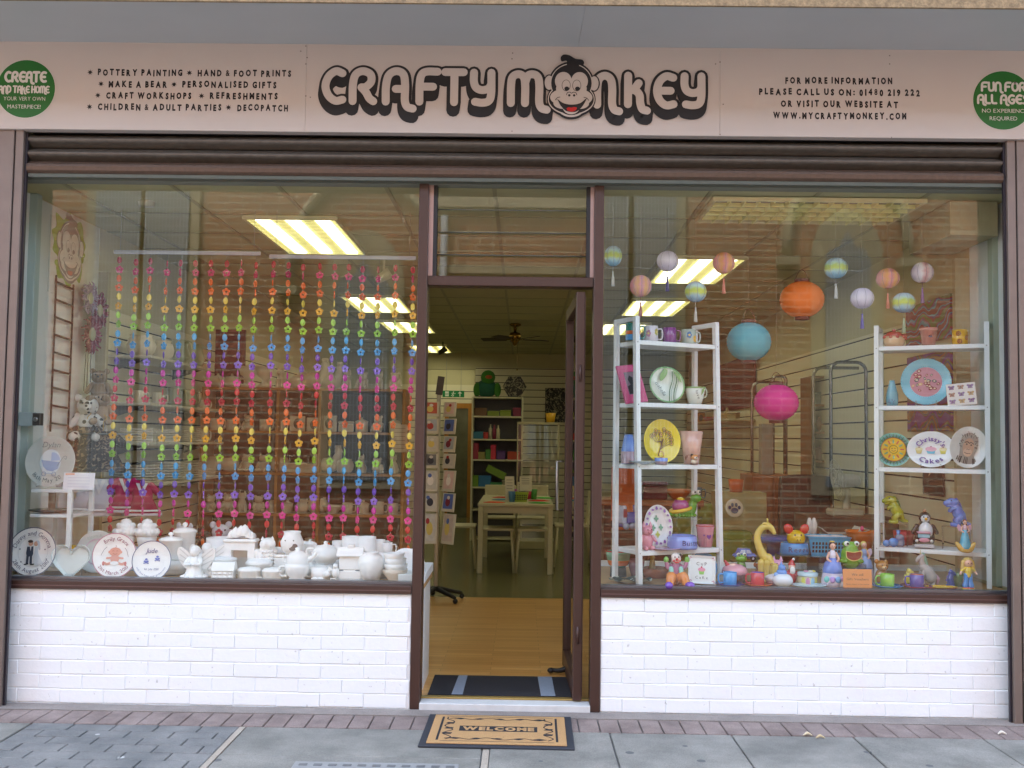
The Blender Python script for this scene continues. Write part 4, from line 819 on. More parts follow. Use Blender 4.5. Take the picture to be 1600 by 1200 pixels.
# ---------------------------------------------------------------- card spinner
SY = G(690, 938, FZ).y; q = W(690, 800, SY)
t = T('card_spinner', 'white card spinner rack full of greeting cards inside the door', 'card rack', (q.x, SY, FZ)); WM = mat('#cfc8b4', rough=.5)
b = Mb(); b.tube([(-.04, 0, .08), (-.04, 0, W(680, 615, SY).z-FZ)], .018, WM); b.build('pole', t)
b = Mb()
for i in range(5):
    a = 2*PI*i/5+.5; b.limb([(-.04, 0, .1), (.06*math.cos(a)-.04, .06*math.sin(a), .09), (.24*math.cos(a)-.04, .24*math.sin(a), .05)], [.025, .022, .016], BLACK, 8)
b.build('base', t)
for i in range(5):
    a = 2*PI*i/5+.5; b = Mb(); b.ell((.25*math.cos(a)-.04, .25*math.sin(a), .022), (.022, .022, .022), BLACK); b.build('caster', t)
CARDC = ['#c7b7a8', '#5b6fae', '#a8b0b8', '#c05a3a', '#d8b9b0', '#c9c4b8', '#6a6a6a']
zz_ = [(625, 648), (651, 675), (678, 703), (705, 728), (731, 764), (766, 795), (798, 845)]
for fi, (xa, xb, rz, dx) in enumerate(((660, 684, .12, -.1), (690, 712, -.75, .055))):
    for k, (ya, yb) in enumerate(zz_):
        z0, z1 = W(680, yb+3, SY).z-FZ, W(680, ya+3, SY).z-FZ; wd = .14 if fi == 0 else .15
        b = Mb(); b.M = Matrix.Translation((dx, -.1, 0)) @ Matrix.Rotation(rz, 4, 'Z') @ Matrix.Translation((0, 0, z0)) @ Matrix.Rotation(-.12, 4, 'X')
        b.rbox(-wd/2, wd/2, 0, .012, 0, z1-z0, WM, .002); b.build('pocket', t)
        b = Mb(); b.M = Matrix.Translation((dx, -.1, 0)) @ Matrix.Rotation(rz, 4, 'Z') @ Matrix.Translation((0, 0, z0)) @ Matrix.Rotation(-.12, 4, 'X'); cc = rnd.choice(CARDC)
        h_ = z1-z0; b.rbox(-wd*.38, wd*.38, -.004, -.0005, .025, h_-.008, mat(cc, rough=.4, var=.3, vs=25), .001); b.disc(rnd.uniform(-.01, .01), h_*.5, wd*.2, h_*.22, -.0055, mt(rnd.choice(['#3a3a44', '#b5473f', '#d9c36a', '#efe6dc', '#7f2f3f'])), 12); b.disc(rnd.uniform(-.02, .02), h_*.75, wd*.12, h_*.1, -.0062, mt(rnd.choice(['#d8d2c8', '#a33', '#5a6fae'.replace('#a33', '#aa3333')] if False else ['#d8d2c8', '#aa3333', '#5a6fae'])), 10)
        tag(b.build('greeting_card', t))
b = Mb(); hz = W(680, 588, SY).z-FZ; b.M = Matrix.Translation((-.04, -.02, hz-.16)) @ Matrix.Rotation(.12, 4, 'Y'); b.rbox(-.03, .03, 0, .008, 0, .16, mat('#4a3d33', rough=.5), .001); b.build('top_card', t)
# ================================================================ reusable ornaments (local origin at the base centre, front faces -y)
def handle(b, x, z0, z1, out, r, m, sg=1):
    b.tube(crom([(x, 0, z1), (x+sg*out*.8, 0, z1), (x+sg*out, 0, (z0+z1)/2), (x+sg*out*.75, 0, z0), (x, 0, z0)], 4), r, m, 7)
def mug(b, r, h, m, inner=None, taper=1.0, hs=1, hr=.12, side=True):
    b.lathe([(0, 0), (r*.92*taper, 0), (r*taper, h*.04), (r, h), (r*.97, h*1.005), (r*.92, h*.985)], m, 24); b.lathe([(r*.92, h*.985), (r*.88*taper, h*.1), (0, h*.08)], inner or m, 24)
    if side: handle(b, hs*r*.95, h*.18, h*.82, r*.75, r*hr, m, hs)
def plate_thing(name, lab, cx, cz, R, Y, deco, m=None, rz=0, tilt=-.16, sx=1, sz=1, stand=True, shape=None, rim=None, group=None, cat='plate', base=None):
    # plate standing upright on a clear stand; deco(b) paints on its face
    p = W(cx, cz, Y); m = m or BISQUE
    t = T(name, lab, cat, (p.x, p.y, p.z), rz, group, rot=(tilt, 0, rz))
    b = Mb(); b.M = Matrix.Diagonal((sx, 1, sz, 1)) @ Matrix.Rotation(PI/2, 4, 'X')
    if shape is None:
        b.lathe([(0, 0), (R*.6, 0), (R*.66, R*.02), (R*.97, R*.10), (R, R*.115), (R*1.005, R*.105), (R, R*.09), (R*.66, -R*.02), (R*.55, -R*.05), (0, -R*.05)], m, 48); b.build('plate_body', t)
    else: b.M = Matrix(); shape(b); b.build('plate_body', t)
    b = Mb(); b.M = Matrix.Diagonal((sx, 1, sz, 1))
    if rim:
        P = circ(0, 0, R*.99, 48); b.rib(P, R*.035, -R*.122, rim, caps=False, sub=1)
    if deco: deco(b, R)
    if b.v: b.build('painting', t)
    if stand:
        b = Mb(); zb = -R*sz
        for q in (-.4, .4): b.tube([(q*R*sx, -R*.25, zb+R*.09), (q*R*sx, -R*.2, zb*.97-R*.02), (q*R*sx, R*.3, zb*.97-.0), (q*R*sx, R*.22, -R*.3)], R*.035, ACRYL, 6)
        b.build('stand', t)
    return t
INKB, INKP, INKR, INKG = ink('#2a2a55'), ink('#5c3f92'), ink('#8e2440'), ink('#3f7a3a')
# ================================================================ left window
# --- monkey poster, hanging ladder and shaggy flowers on the left return wall
PX = RX0+.004
def onwall(px, py): # point on left wall plane
    v = ray(px, py); s_ = (PX-CAMP.x)/v.x; return CAMP+v*s_
a0, a1 = onwall(79, 335), onwall(135, 445)
t = T('monkey_poster', 'white poster of a grinning monkey on a green splash on the left window wall', 'poster', (PX, (a0.y+a1.y)/2, (a0.z+a1.z)/2)); t.rotation_euler = (0, 0, PI/2)
w_, h_ = a1.y-a0.y, a0.z-a1.z; b = Mb(); b.rbox(-w_/2, w_/2, -.004, .0, -h_*.85, h_*.5, mat('#d4d6d2', rough=.6), .001); b.build('poster_sheet', t)
b = Mb(); LG = mt('#8cae4a'); r2 = random.Random(3)
P = []
for i in range(26): a = 2*PI*i/26; r = w_*(.42+.1*r2.uniform(-1, 1)); P.append((r*math.cos(a), .02+r*1.0*math.sin(a)))
b.poly(crom2(P+[P[0]], 4), -.0052, LG)
for i in range(9): b.disc(r2.uniform(-.45, .45)*w_, r2.uniform(-.5, .42)*h_, r2.uniform(.01, .03), r2.uniform(.012, .03), -.0054-.0001*i, LG, 10)
b.build('splash', t); b = Mb(); monkey(b, 0, -.02, w_*.62/600, -.0068, mt('#dcdcd8'), mt('#8f8f8c'), mt('#c98e7e'), .0005); b.build('monkey_face', t)
pts = [onwall(83, 430), onwall(110, 445)]
t = T('hanging_ladder', 'dark wire ladder rack hanging on the left window wall', 'rack', (PX+.02, pts[0].y, 0)); DK = mat('#251d1b', rough=.5); yy0, yy1 = 0, pts[1].y-pts[0].y; zt = pts[0].z; zb = 1.42
b = Mb(); b.tube([(0, yy0, zt), (0, yy0, zb)], .006, DK, 6); b.tube([(0, yy1, zt-.02), (0, yy1, zb)], .006, DK, 6); b.build('rail', t)
for i in range(9): z = zt-.04-i*(zt-.06-zb)/8.3; b = Mb(); b.tube([(0, yy0, z), (0, yy1, z-.012)], .007, DK, 6); b.build('rung', t)
for px, py, r, cl, lab in ((126, 466, .105, '#9d86a6', 'lilac shaggy flower at the top of the left window wall'), (141, 485, .115, '#7f1d3c', 'crimson shaggy flower close to the batten on the left window wall'), (129, 522, .125, '#85203c', 'largest crimson shaggy flower with hanging stems on the left wall')):
    p = onwall(px, py); p = Vector((RX0+.05, p.y if p.y < 1.34 else 1.33, p.z)); t = T('shaggy_flower', lab, 'wall decoration', p, PI/2, 'shaggy flowers on the left wall'); b = Mb(); m = mat(cl, rough=.9)
    for i in range(44):
        a = 2*PI*i/44+rnd.uniform(-.06, .06); r_ = r*rnd.uniform(.8, 1.1); b.limb([(r*.35*math.cos(a), -.005, r*.35*math.sin(a)), (r_*.8*math.cos(a), -.02+rnd.uniform(-.015, .01), r_*.8*math.sin(a)), (r_*math.cos(a+.06), rnd.uniform(-.03, .005), r_*math.sin(a+.06))], [r*.09, r*.07, r*.03], m, 5)
    b.build('petals', t); b = Mb(); b.ell((0, -.02, 0), (r*.36, .008, r*.36), mat('#b6b39a', rough=.7)); b.build('centre', t)
    if r > .12:
        b = Mb()
        for q in (-.04, -.01, .03): b.tube([(q, 0, -r*.5), (q*1.4, 0, -r-.25)], .003, DK, 5)
        b.build('stems', t)
# --- key box on the frame, plush dalmatian
p = W(45, 655, .39); t = T('lock_box', 'small grey metal lock box on the left window return', 'lock box', p); b = Mb(); b.rbox(-.05, .03, -.02, .03, -.04, .04, mat('#9fb0b3', rough=.4), .003); b.build('box_body', t); b = Mb(); b.rbox(.0302, .075, -.022, .02, -.035, .035, mat('#5f5d5c', rough=.35, metal=.6), .003); b.ell((.05, -.024, 0), (.014, .008, .014), STEEL); b.build('latch', t)
b = Mb(); b.rbox(RX0, W(47, 600, .42).x, .42, .48, LZ+.001, CH-.002, mat('#a9b9b4', rough=.5, var=.04), .003); tag(b.build('window_return_post'), 'pale grey green post just inside the left end of the left window', 'post')
b = Mb(); b.rbox(W(1553, 600, .42).x, RX1, .42, .48, LZ+.001, CH-.002, mat('#a3ac98', rough=.5, var=.04), .003); tag(b.build('window_return_post'), 'pale green post just inside the right end of the right window', 'post')
def dalm():
    m, t, b = nodes_mat('spotted_plush'); tc = t.nodes.new('ShaderNodeTexCoord'); v = t.nodes.new('ShaderNodeTexVoronoi'); v.inputs['Scale'].default_value = 22; r = t.nodes.new('ShaderNodeValToRGB'); r.color_ramp.interpolation = 'CONSTANT'; r.color_ramp.elements[0].color = lin('#1c1a1a'); r.color_ramp.elements[1].color = lin('#d9d6cf'); r.color_ramp.elements[1].position = .3
    t.links.new(tc.outputs['Object'], v.inputs['Vector']); t.links.new(v.outputs['Distance'], r.inputs[0]); t.links.new(r.outputs[0], b.inputs['Base Color']); b.inputs['Roughness'].default_value = .95; return m
DAL = dalm()
def plush(b, m, s=1, m2=None, arms=True):
    m2 = m2 or m; b.ell((0, 0, .1*s), (.075*s, .07*s, .1*s), m); b.ell((0, -.02*s, .235*s), (.07*s, .065*s, .062*s), m); b.ell((0, -.08*s, .225*s), (.032*s, .03*s, .025*s), m2); b.ell((0, -.108*s, .235*s), .009*s, BLACK)
    for q in (-1, 1):
        b.ell((q*.06*s, 0, .29*s), (.026*s, .015*s, .028*s), m); b.limb([(q*.06*s, 0, .16*s), (q*.1*s, -.04*s, .1*s)], [.03*s, .024*s], m); b.limb([(q*.045*s, -.02*s, .04*s), (q*.07*s, -.12*s, .03*s)], [.038*s, .032*s], m); b.ell((q*.027*s, -.082*s, .255*s), .007*s, BLACK)
p = W(137, 655, 1.1); b = Mb(); plush(b, DAL, .95); solo(b, 'plush_dog', 'white plush dog with black spots hanging by the left slatted wall', 'plush toy', (p.x, p.y, p.z-.14), .3)
for px, py, cl, lab in ((155, 605, '#8d7558', 'brown plush bear behind the spotted dog'), (160, 640, '#b39a80', 'pinkish plush bear right of the spotted dog'), (152, 675, '#d8d4cf', 'white fluffy plush under the spotted dog')):
    p = W(px, py, 1.15); b = Mb(); plush(b, mat(cl, rough=.95, bump=.5), .7); solo(b, 'plush_bear', lab, 'plush toy', (p.x, p.y, p.z-.1), .3)
# --- wall shelves on the left slatted wall, with unpainted pottery
def bisque_item(kind, s, m=CREAM):
    b = Mb()
    if kind == 'pot': b.lathe([(0, 0), (.6*s, 0), (.9*s, .35*s), (1.0*s, .8*s), (.85*s, 1.25*s), (.72*s, 1.35*s), (.8*s, 1.5*s), (.7*s, 1.5*s), (.6*s, 1.3*s), (0, .3*s)], m, 20)
    elif kind == 'mug': mug(b, .6*s, 1.3*s, m)
    elif kind == 'jug': b.lathe([(0, 0), (.55*s, 0), (.8*s, .5*s), (.6*s, 1.2*s), (.66*s, 1.6*s), (.58*s, 1.6*s), (.5*s, 1.2*s), (0, .3*s)], m, 20); handle(b, .6*s, .4*s, 1.4*s, .5*s, .09*s, m)
    elif kind == 'teapot':
        b.lathe([(0, 0), (.5*s, 0), (.85*s, .35*s), (.85*s, .7*s), (.5*s, 1.05*s), (.15*s, 1.15*s), (.1*s, 1.22*s), (.14*s, 1.3*s), (0, 1.38*s)], m, 20); handle(b, .75*s, .3*s, .85*s, .5*s, .09*s, m); b.limb([(-.7*s, 0, .4*s), (-1.05*s, 0, .6*s), (-1.25*s, 0, .95*s)], [.2*s, .13*s, .09*s], m)
    elif kind == 'bowl': b.lathe([(0, 0), (.45*s, 0), (.5*s, .08*s), (.95*s, .6*s), (1.0*s, .75*s), (.95*s, .75*s), (.5*s, .2*s), (0, .15*s)], m, 20)
    elif kind == 'plates':
        for i in range(7): b.lathe([(0, .13*i*s), (.6*s, .13*i*s), (1.1*s, .13*i*s+.1*s), (1.1*s, .13*i*s+.14*s), (.6*s, .13*i*s+.06*s), (0, .13*i*s+.06*s)], m, 24)
    elif kind == 'dishes':
        for i in range(6): b.rbox(-1.1*s, 1.1*s, -.6*s, .6*s, .17*i*s, .17*i*s+.13*s, m, .02*s)
    elif kind == 'goblet': b.lathe([(0, 0), (.55*s, 0), (.5*s, .15*s), (.22*s, .35*s), (.2*s, .6*s), (.55*s, .9*s), (.7*s, 1.5*s), (.62*s, 1.5*s), (.4*s, .9*s), (0, .8*s)], m, 18)
    elif kind == 'bear':
        b.ell((0, 0, .5*s), (.5*s, .45*s, .5*s), m); b.ell((0, -.08*s, 1.2*s), (.42*s, .4*s, .4*s), m); b.ell((0, -.45*s, 1.12*s), (.2*s, .16*s, .16*s), m)
        for q in (-1, 1): b.ell((q*.32*s, 0, 1.52*s), (.16*s, .1*s, .16*s), m); b.limb([(q*.4*s, -.1*s, .8*s), (q*.5*s, -.35*s, .45*s)], [.17*s, .14*s], m); b.limb([(q*.3*s, -.2*s, .2*s), (q*.42*s, -.6*s, .17*s)], [.2*s, .18*s], m)
    elif kind == 'cat':
        b.limb([(0, .1*s, .3*s), (0, 0, .8*s), (0, -.08*s, 1.1*s)], [.48*s, .36*s, .24*s], m); b.ell((0, -.15*s, 1.4*s), (.34*s, .3*s, .3*s), m); b.ell((0, -.42*s, 1.33*s), (.14*s, .1*s, .1*s), m)
        for q in (-1, 1): b.lathe([(.13*s, 0), (0, .3*s)], m, 8, c=(q*.2*s, -.12*s, 1.6*s)); b.limb([(q*.2*s, -.3*s, .7*s), (q*.22*s, -.38*s, .08*s)], [.12*s, .12*s], m, 8)
    elif kind == 'hen':
        b.ell((0, 0, .5*s), (.75*s, .5*s, .5*s), m); b.limb([(.45*s, 0, .7*s), (.65*s, 0, 1.2*s), (.62*s, 0, 1.45*s)], [.35*s, .25*s, .22*s], m); b.lathe([(.1*s, 0), (0, .3*s)], m, 8, c=(.85*s, 0, 1.35*s)); b.limb([(-.5*s, 0, .6*s), (-.85*s, 0, 1.15*s)], [.3*s, .12*s], m)
        for k in range(3): b.ell(((.5+.12*k)*s, 0, 1.7*s), (.1*s, .05*s, .13*s), m)
    elif kind == 'frame': b.rbox(-.75*s, .75*s, -.1*s, .1*s, 0, 1.5*s, m, .04*s); b.disc(0, .75*s, .4*s, .52*s, -.102*s, mat('#5d5646', rough=.8), 20)
    elif kind == 'jar': b.lathe([(0, 0), (.6*s, 0), (.65*s, .1*s), (.65*s, 1.0*s), (.7*s, 1.05*s), (.7*s, 1.12*s), (.3*s, 1.3*s), (.12*s, 1.35*s), (.15*s, 1.5*s), (0, 1.55*s)], m, 20)
    elif kind == 'box': b.rbox(-.7*s, .7*s, -.5*s, .5*s, 0, .75*s, m, .05*s); b.rbox(-.75*s, .75*s, -.55*s, .55*s, .78*s, 1.0*s, m, .08*s)
    return b
KN = {'pot': 'round pot', 'mug': 'mug', 'jug': 'jug', 'teapot': 'teapot', 'bowl': 'bowl', 'plates': 'stack of round plates', 'dishes': 'stack of flat dishes', 'goblet': 'goblet', 'bear': 'seated bear figure', 'cat': 'sitting cat figure', 'hen': 'hen figure', 'frame': 'picture frame', 'jar': 'lidded jar', 'box': 'lidded box'}
KCAT = {'plates': 'plates', 'dishes': 'dishes', 'bear': 'figurine', 'cat': 'figurine', 'hen': 'figurine', 'frame': 'picture frame'}
KNAME = {'plates': 'plate_stack', 'dishes': 'dish_stack', 'bear': 'bear_figurine', 'cat': 'cat_figurine', 'hen': 'hen_figurine', 'pot': 'round_pot', 'frame': 'picture_frame', 'jar': 'lidded_jar', 'box': 'lidded_box'}
CR2 = mat('#a2a58a', rough=.4, var=.1)
shelfname = {0: 'top', 1: 'second', 2: 'third', 3: 'lowest'}
for k, (py, ya, yb, items) in enumerate(((553, 1.5, 2.9, [('pot', .1), ('pot', .1), ('jug', .12), ('jug', .12)]), (628, 1.5, 3.2, [('mug', .07), ('mug', .07), ('jug', .09), ('jug', .09), ('mug', .06)]),
                                          (691, 1.5, 3.2, [('dishes', .1), ('dishes', .1), ('plates', .12), ('mug', .08)]), (757, 1.5, 3.2, [('plates', .14), ('plates', .15), ('plates', .13), ('dishes', .1)]))):
    z = W(156, py, 1.45).z; t = T('wall_shelf', f'white shelf on the left slatted wall, {shelfname[k]} of four', 'shelf', (RX0+.031, ya, z), group='white shelves on the left wall')
    b = Mb(); b.rbox(.002, .3, 0, yb-ya, -.018, 0, mat('#cbc6b2', rough=.5), .002); b.build('board', t)
    for q in (.12, yb-ya-.15): b = Mb(); b.add([(.002, q, -.02), (.24, q, -.02), (.002, q, -.1), (.002, q+.006, -.02), (.24, q+.006, -.02), (.002, q+.006, -.1)], [(0, 1, 2), (3, 5, 4), (0, 3, 4, 1), (1, 4, 5, 2)], mat('#4a4440', rough=.5)); b.build('bracket', t)
    for i, (kd, s) in enumerate(items):
        yy = ya+.18+(yb-ya-.3)*i/max(1, len(items)-1); solo(bisque_item(kd, s, CR2 if kd == 'jug' else CREAM), KNAME.get(kd, kd), f'cream {KN[kd]} on the {shelfname[k]} white wall shelf, {ORD[i+1]} from the window', KCAT.get(kd, kd), (RX0+.19, yy, z+.0005), rnd.uniform(-.4, .4), 'unpainted pottery on the white wall shelves')
# --- wooden cube bookcase of unpainted pottery
BKY = 3.4; OAK = mat('#a5783a', rough=.5, var=.2, vs=6)
zsb = [W(470, py, BKY).z for py in (606, 674, 739, 803, 868)]+[.12]
bx0, bx1 = shelfunit('pottery_bookcase', 'wooden bookcase of unpainted pottery behind the bead strands', 312, 632, BKY, zsb, .33, OAK, mat('#4a3d22', rough=.7, var=.2), (432, 498))
kinds = [['teapot', 'teapot', 'goblet', 'goblet', 'cat', 'teapot', 'hen', 'hen', 'cat', 'bear', 'cat', 'bear'], ['mug', 'mug', 'bear', 'mug', 'mug', 'frame', 'frame', 'frame', 'box', 'jar', 'bear', 'jar'],
         ['pot', 'pot', 'bear', 'bear', 'pot', 'dishes', 'dishes', 'hen', 'pot', 'cat', 'bear', 'cat'], ['bear', 'bear', 'cat', 'bear', 'mug', 'jar', 'jug', 'pot', 'bowl', 'mug', 'jar', 'mug', 'mug'], ['pot', 'bowl', 'mug', 'pot', 'dishes', 'pot', 'bowl', 'box', 'pot', 'mug']]
for k, row in enumerate(kinds):
    nn = len(row); used = {}
    for i, kd in enumerate(row):
        px = 322+(628-322)*(i+.5)/nn; s = {'teapot': .1, 'goblet': .12, 'hen': .13, 'cat': .1, 'bear': .09, 'frame': .09, 'mug': .075, 'jar': .08, 'pot': .085, 'dishes': .085, 'bowl': .09, 'box': .09, 'jug': .08}[kd]*rnd.uniform(.9, 1.08)
        if k == 0 and kd == 'hen' and i == 6: s *= 1.25
        x = W(px, 700, BKY+.12).x; solo(bisque_item(kd, s), KNAME.get(kd, kd), f'cream unpainted {KN[kd]} on the {ORD[k+1]} bookcase shelf, {ORD[i+1]} from the left', KCAT.get(kd, kd), (x, BKY+.13+rnd.uniform(-.03, .04), zsb[k]+.0005), rnd.uniform(-.5, .5), 'unpainted pottery on the wooden bookcase')
# paper notice and purple board near the bookcase
q0, q1 = W(613, 663, BKY-.02), W(636, 707, BKY-.02); b = Mb(); b.box(q0.x, q1.x, BKY-.012, BKY-.002, q1.z, q0.z, mat('#b9a894', rough=.7))
for i in range(6): z = q0.z-(q0.z-q1.z)*(i+1)/7; b.rib([(q0.x+.02, z), (q1.x-.02, z)], .005, BKY-.0128, ink('#7d6f62'), caps=False)
tag(b.build('paper_notice'), 'pinkish paper notice pinned to the right end of the wooden bookcase', 'notice')
b = Mb(); q0, q1 = W(338, 515, 3.7), W(382, 598, 3.7); b.rbox(q0.x, q1.x, 3.68, 3.72, zsb[0]+.001, q0.z, mat('#5c1c33', rough=.6, var=.3, vs=4), .004); tag(b.build('canvas'), 'dark plum canvas standing on top of the wooden bookcase', 'canvas')
# --- doll clothes and plush bears behind the strands
def dress(b, m, trim, s=1):
    b.lathe([(.035*s, .17*s), (.055*s, .14*s), (.05*s, .09*s), (.1*s, .0), (.098*s, 0), (.048*s, .09*s)], m, 20, sy=.5); b.lathe([(.098*s, .012*s), (.1*s, 0), (.103*s, .002*s), (.101*s, .014*s)], trim, 20, sy=.5); b.lathe([(.088*s, .028*s), (.092*s, .022*s), (.0935*s, .026*s), (.089*s, .032*s)], trim, 20, sy=.5)
    for q in (-1, 1): b.limb([(q*.04*s, 0, .155*s), (q*.075*s, 0, .12*s)], [.02*s, .018*s], m)
    b.poly([(-.03*s, .17*s), (0, .1*s), (.03*s, .17*s), (.012*s, .17*s), (0, .13*s), (-.012*s, .17*s)], -.032*s, trim)
    b.tube(crom([(0, 0, .17*s), (0, 0, .21*s), (.012*s, 0, .225*s), (.0, 0, .24*s)], 4), .003, mat('#c9a24a', rough=.4), 5)
for px, py, cl, s, lab in ((196, 793, '#b31a62', 1.25, 'magenta cheerleader doll dress with white stripes, left one behind the strands'), (222, 798, '#a81a52', 1.2, 'deep pink cheerleader doll dress with white stripes, right one behind the strands'), (136, 796, '#c9ccd6', 1.3, 'white doll dress on a yellow hanger nearest the small white shelf'), (156, 798, '#ccd0da', 1.35, 'white doll dress on a yellow hanger beside the magenta dress')):
    p = W(px, py, 1.0); b = Mb(); dress(b, mat(cl, rough=.85, var=.15), mat('#e3e3e6', rough=.8), s); solo(b, 'doll_dress', lab, 'doll clothes', p-Vector((0, 0, .03)), .2, 'doll clothes hanging in the left window')
b = Mb(); p = W(190, 742, 1.0); b.tube([(W(120, 700, 1.0).x, 1.0, W(150, 748, 1.0).z), (W(240, 700, 1.0).x, 1.0, W(150, 748, 1.0).z)], .006, STEEL); b.tube([(W(120, 700, 1.0).x, 1.0, W(150, 678, 1.0).z), (W(215, 700, 1.0).x, 1.0, W(150, 678, 1.0).z)], .006, STEEL)
tag(b.build('clothes_rail'), 'thin steel rail carrying the doll clothes', 'rail')
CAM = floral('brown_camouflage', '#2c1a14', '#8a7258', 20)
for px, py, lab in ((135, 705, 'brown patterned doll outfit left under the plush animals'), (160, 712, 'brown patterned doll outfit right beside the bead strands')):
    p = W(px, py, 1.05); b = Mb(); dress(b, CAM, CAM, 1.5); solo(b, 'doll_outfit', lab, 'doll clothes', p-Vector((0, 0, .1)), .3)
for px, py, cl, lab in ((252, 842, '#cfcdd2', 'white plush bear behind the lidded canisters, leftmost of the row'), (290, 822, '#d3d2da', 'white plush bear with its head above the canisters'), (315, 832, '#2a1c1a', 'dark brown plush bear between the white ones'), (338, 822, '#d0cfd8', 'white plush bear right of the dark brown one'), (364, 835, '#cbc9d4', 'grey white plush bear behind the pottery frame'), (385, 838, '#d4d3da', 'white plush bear at the right end of the row')):
    p = W(px, py+8, 1.0); b = Mb(); plush(b, mat(cl, rough=.95, bump=.6, var=.2), .8); solo(b, 'plush_bear', lab, 'plush toy', (p.x, p.y+rnd.uniform(-.05, .1), max(LZ-.1, p.z-.2)), rnd.uniform(-.5, .5), 'plush bears behind the pottery')
b = Mb(); p0, p1 = W(150, 880, .95), W(640, 880, .95); b.rbox(p0.x, p1.x, .88, 1.25, .42, .45, OAK, .003); b.box(p0.x+.02, p1.x-.02, .9, 1.23, FZ, .42, mat('#3d2f1c', rough=.7)); tag(b.build('low_bench'), 'low wooden bench behind the left window display', 'bench')
# --- bead strands
BEADC = {'red': '#b3173a', 'pink': '#c22a6d', 'ora': '#e0641c', 'yel': '#e8d25a', 'gold': '#dba520', 'lime': '#a6d651', 'grn': '#8bbd2a', 'blu': '#4aa3d8', 'blu2': '#3b97d6', 'pur': '#6a45b5', 'vio': '#7d5ac8', 'mag': '#c0209a', 'hot': '#d8368f', 'red2': '#c31f2c'}
SEQ = [('o', 'red'), ('f', 'pink'), ('o', 'ora'), ('f', 'ora'), ('o', 'yel'), ('f', 'gold'), ('o', 'lime'), ('f', 'grn'), ('o', 'blu'), ('f', 'blu2'), ('o', 'pur'), ('f', 'vio'), ('o', 'mag'), ('f', 'hot'),
       ('o', 'red2'), ('f', 'red'), ('o', 'ora'), ('f', 'ora'), ('o', 'yel'), ('f', 'gold'), ('o', 'lime'), ('f', 'grn'), ('o', 'blu'), ('f', 'blu2'), ('o', 'pur'), ('f', 'vio'), ('o', 'mag'), ('f', 'hot'), ('o', 'red2'), ('f', 'red'), ('o', 'ora')]
BM = {}
def bead_mesh(kind, col):
    if (kind, col) in BM: return BM[kind, col]
    b = Mb(); m = mat(BEADC[col], rough=.4, var=.05, name='bead_plastic')
    if kind == 'o': b.ell((0, 0, 0), (.0152, .005, .0222), m, n=16, k=8)
    else:
        P = []; H = []
        for i in range(40): a = 2*PI*(i+.5)/40; r = .0155+.009*abs(math.cos(2.5*(a-PI/2)))**.7; P.append((r*math.cos(a), r*math.sin(a))); H.append((.0062*math.cos(a), .0062*math.sin(a)))
        n = 40; vs = [(x, y, z) for y in (-.0035, .0035) for x, z in P]+[(x, y, z) for y in (-.0035, .0035) for x, z in H]; fs = []
        for i in range(n):
            j = (i+1) % n; fs += [(i, j, n+j, n+i), (i, 2*n+i, 2*n+j, j), (n+i, n+j, 3*n+j, 3*n+i), (2*n+i, 3*n+i, 3*n+j, 2*n+j)]
        b.add(vs, fs, m)
    BM[kind, col] = b.mesh('oval_bead' if kind == 'o' else 'flower_bead'); return BM[kind, col]
RINGM = None
b = Mb(); b.tube(circ(0, 0, 1, 10)[:-1] and [(.0055*math.cos(2*PI*i/10), 0, .0055*math.sin(2*PI*i/10)) for i in range(10)], .0009, mat('#b9b9b4', rough=.3, metal=.8), 5, closed=True); b.tube([(0, 0, .0055), (0, 0, .012)], .0008, mat('#b9b9b4', rough=.3, metal=.8), 5); b.tube([(0, 0, -.0055), (0, 0, -.012)], .0008, mat('#b9b9b4', rough=.3, metal=.8), 5); RINGM = b.mesh('ring')
STY = .8; SXS = [177, 202, 225.5, 254, 275, 298.5, 322, 346, 369, 392.5, 420.5, 445, 468, 493, 516, 538, 561, 587, 613, 640.5]
TOPX = [186, 211, 234, 259, 283, 306, 330, 352, 376, 399.5, 427, 452, 474, 499, 522, 544, 567, 592, 618, 645]
